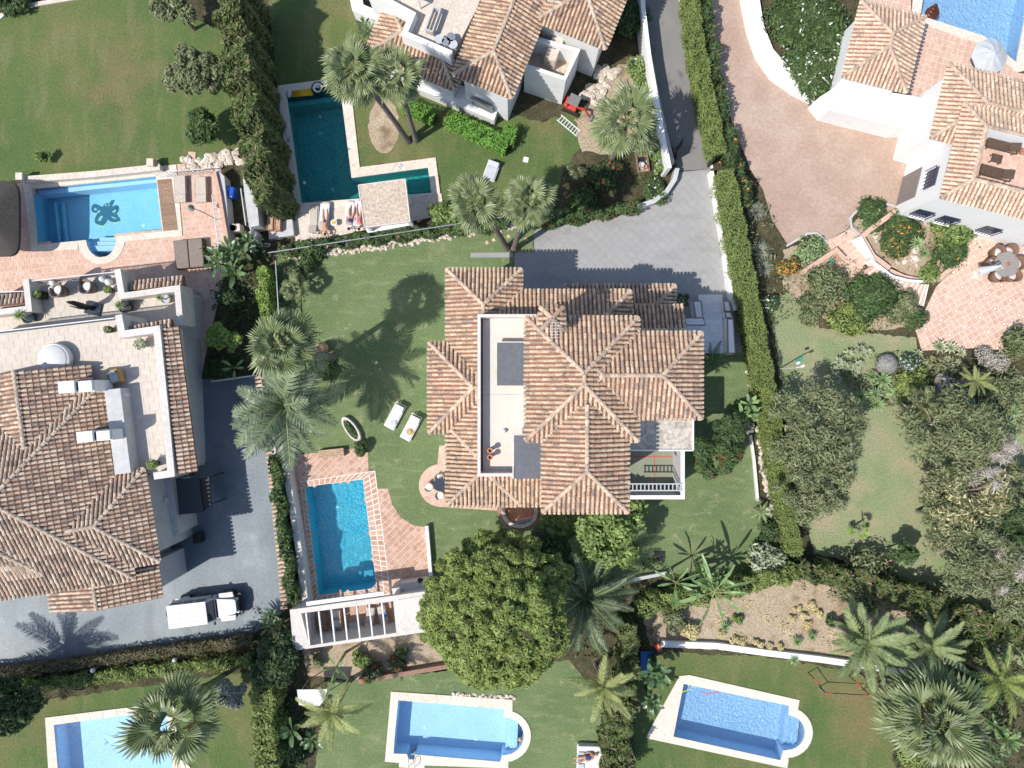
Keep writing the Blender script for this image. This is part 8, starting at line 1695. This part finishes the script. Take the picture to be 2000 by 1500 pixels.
b = MB(); b.prism(ccw([((p - P(620, 1340, 1.9)).x, (p - P(620, 1340, 1.9)).y) for p in PP([(596, 1322), (655, 1321), (652, 1340), (640, 1354), (600, 1352)], 1.9)]), 1.86, 1.9, r=.5, bottom=True); b.build('cloth', m_cloth, t, world=False); b = MB(); [b.tube([(x_, y_, 0), (x_, y_, 1.87)], .03, 6) for x_ in (-.6, .8) for y_ in (-.3, .45)]; b.build('post', m_alu, t, world=False)
b = MB(); b.box((0, 0, .15), (.35, .55, .3), r=.5); o = b.build('crate', cm('coral_plastic', (.75, .16, .10), .4), label='bright coral red plastic crate at the end of the long garden wall', cat='crate', bevel=.03); o.location = P(1284, 1262); o.rotation_euler[2] = R(35)
b = MB(); vs = [(x_, y_, .12 + .08 * rng.random()) for y_ in (-.9, -.45, 0, .45, .9) for x_ in (-.4, -.1, .2, .45)]; b.add(vs, [(j * 4 + i, j * 4 + i + 1, j * 4 + i + 5, j * 4 + i + 4) for j in range(4) for i in range(3)], .5); o = b.build('tarpaulin', cm('blue_tarp', (.03, .16, .45), .4), label='crumpled blue tarpaulin on the shaded path between the lawns', cat='tarpaulin', smooth=True); o.location = P(1262, 1296)
# pergola furniture
SF = thing('sofa', 'built-in sofa with white seat cushions under the left end of the pergola', 'sofa', tuple(P(606, 1214)), R(7)); b = MB(); b.box((0, 0, .18), (.75, 1.9, .34), r=.5); b.build('base', m_offw, SF, world=False)
for i in range(3): b = MB(); b.box((.05, -.62 + .62 * i, .42), (.6, .58, .16), r=.5); b.build('cushion', m_umb, SF, world=False, bevel=.06)
for (x, y, l_) in ((660, 1195, 'upper pale armchair with a white cushion under the pergola'), (662, 1214, 'lower pale armchair with a white cushion under the pergola')):
    t = thing('armchair', l_, 'armchair', tuple(P(x, y)), R(5)); b = MB(); b.box((0, 0, .25), (.6, .58, .12), r=.5); b.box((.3, 0, .5), (.08, .6, .5), r=.5); [b.box((0, s_, .4), (.6, .07, .08), r=.5) for s_ in (-.3, .3)]; b.build('frame', m_woodp, t, world=False); b = MB(); b.box((-.02, 0, .36), (.5, .5, .12), r=.5); b.build('cushion', m_cloth, t, world=False, bevel=.04)
t = thing('low_table', 'dark wooden low table between the sofa and the armchairs, pergola', 'table', tuple(P(632, 1207)), R(7)); b = MB(); b.box((0, 0, .4), (.65, 1.1, .06), r=.5); b.build('table_top', m_wood, t, world=False); b = MB(); [b.box((x_, y_, .18), (.06, .06, .36), r=.5) for x_ in (-.27, .27) for y_ in (-.45, .45)]; b.build('leg', m_wood, t, world=False)
t = thing('grey_stool', 'grey square table on the pergola floor', 'table', tuple(P(692, 1220)), R(7)); b = MB(); b.box((0, 0, .3), (.55, .5, .05), r=.5); b.build('table_top', m_greyr, t, world=False); b = MB(); b.box((0, 0, .14), (.3, .3, .28), r=.5); b.build('base', m_greyr, t, world=False)
# roof-top: antennas
t = thing('antenna', 'white roof antenna standing by the chimney of the central house', 'antenna', tuple(P(1082, 648, 9.9))); b = MB(); b.tube([(0, 0, 0), (0, 0, 1.2)], .03, 6); b.tube([(0, -.45, 1.2), (0, .45, 1.2)], .02, 6); b.build('mast', m_alu, t, world=False)
for i in range(6): b = MB(); b.tube([(-.3, -.4 + i * .16, 1.2), (.3, -.4 + i * .16, 1.2)], .015, 5); b.build('element', m_alu, t, world=False)
t = thing('antenna', 'thin white antenna on the roof of the north house', 'antenna', tuple(P(1078, 30, 6.0))); b = MB(); b.tube([(0, 0, 0), (0, 0, 1.8)], .03, 6); b.tube([(-.5, 0, 1.8), (.5, 0, 1.8)], .02, 5); b.tube([(-.35, 0, 1.5), (.35, 0, 1.5)], .02, 5); b.build('mast', m_alu, t, world=False)
# ---- the white off-road car
CAR = thing('off_road_car', 'white boxy off-road car parked on the blue-grey driveway', 'car', tuple(P(414, 1181)), R(7))
def carbox(nm, pts, z0, z1, m, inset=0.0, bev=.06, par=CAR): b = MB(); b.prism(pts, z0, z1, r=.5, bottom=True); return b.build(nm, m, par, world=False, bevel=bev)
carbox('chassis', [(-2.15, -.72), (2.1, -.72), (2.1, .72), (-2.15, .72)], .38, .62, m_blackm)
bodyc = carbox('body', [(-2.2, -.80), (.75, -.80), (.75, .80), (-2.2, .80)], .55, 1.12, m_carw)
carbox('hood', [(.70, -.66), (2.02, -.48), (2.12, -.38), (2.12, .38), (2.02, .48), (.70, .66)], .6, 1.18, m_carw)
b = MB(); [b.box((x, 0, 1.868), (.02, 1.44, .006), r=.5) for x in (-.75, -.2)]; b.build('roof_seam', m_metal, CAR, world=False)
b = MB(); lo = [(-2.15, -.78), (.72, -.78), (.72, .78), (-2.15, .78)]; hi_ = [(-2.08, -.70), (.42, -.70), (.42, .70), (-2.08, .70)]
b.add([(x, y, 1.12) for x, y in lo] + [(x, y, 1.78) for x, y in hi_], [(0, 1, 5, 4), (1, 2, 6, 5), (2, 3, 7, 6), (3, 0, 4, 7)], .5); b.build('cabin', m_carw, CAR, world=False)
b = MB(); b.add([(.73, -.66, 1.15), (.73, .66, 1.15), (.47, .62, 1.75), (.47, -.62, 1.75)], [(0, 1, 2, 3)], .5); b.build('windscreen', m_glass, CAR, world=False)
for s in (-1, 1):
    for (x0, x1) in ((-2.0, -1.3), (-1.2, -.5), (-.4, .3)): b = MB(); b.add([(x0, s * .785, 1.2), (x1, s * .785, 1.2), (x1 - .04, s * .718, 1.7), (x0 + .02, s * .718, 1.7)], [(0, 1, 2, 3)], .5); b.build('side_window', m_glass, CAR, world=False)
carbox('roof', [(-2.12, -.74), (-2.0, -.76), (.44, -.74), (.44, .74), (-2.0, .76), (-2.12, .74)], 1.76, 1.85, m_carw, bev=.05)
for i in range(4): b = MB(); b.box((-.95, -.5 + i * .33, 1.86), (2.1, .05, .03), r=.5); b.build('roof_rib', m_carw, CAR, world=False, bevel=.01)
for (x, s) in ((1.45, -1), (1.45, 1), (-1.45, -1), (-1.45, 1)):
    b = MB(); M = Matrix.Rotation(R(90), 3, 'X'); b.lathe([(.22, -.13), (.38, -.13), (.42, -.08), (.42, .08), (.38, .13), (.22, .13)], (x, s * .76, .42), 20, r=.5, M=M); w_ = b.build('wheel', m_rubber, CAR, world=False, smooth=True); b = MB(); b.lathe([(0, -.1), (.22, -.12), (.22, .12), (0, .1)], (x, s * .76, .42), 14, r=.5, M=M); b.build('rim', m_metal, w_, world=False)
    carbox('fender', [(x - .52, s * .62), (x + .52, s * .62), (x + .46, s * .94), (x - .46, s * .94)][::1 if s < 0 else -1] if False else ccw([(x - .52, s * .62), (x + .52, s * .62), (x + .46, s * .94), (x - .46, s * .94)]), .86, 1.0, m_carw if x > 0 else m_carw, bev=.05)
carbox('front_bumper', [(2.12, -.78), (2.34, -.72), (2.34, .72), (2.12, .78)], .48, .68, m_blackm); carbox('rear_bumper', [(-2.34, -.75), (-2.2, -.78), (-2.2, .78), (-2.34, .75)], .48, .68, m_blackm)
b = MB(); M = Matrix.Rotation(R(90), 3, 'Y'); b.lathe([(.0, -.1), (.36, -.12), (.38, 0), (.36, .12), (0, .1)], (-2.34, .05, .98), 20, r=.5, M=M); b.build('spare_wheel', m_rubber, CAR, world=False, smooth=True)
for s in (-1, 1): b = MB(); b.box((.62, s * .93, 1.22), (.12, .2, .16), r=.5); b.build('mirror', m_blackm, CAR, world=False, bevel=.03); b = MB(); b.lathe([(0, .02), (.1, 0), (.1, -.1)], (2.12, s * .42, .92), 12, r=.5, M=None); b.build('headlight', m_alu, CAR, world=False)
for i in range(7): b = MB(); b.box((2.128, -.27 + i * .09, .9), (.03, .045, .32), r=.5); b.build('grille_slot', m_blackm, CAR, world=False)
for (x, y) in ((1.3, .25), (1.3, -.42)): b = MB(); b.box((x, y, 1.165), (.32, .12, .02), r=.5); b.build('hood_vent', m_blackm, CAR, world=False)
b = MB(); b.box((.85, 0, 1.17), (.12, 1.2, .02), r=.5); b.build('wiper_cowl', m_blackm, CAR, world=False)
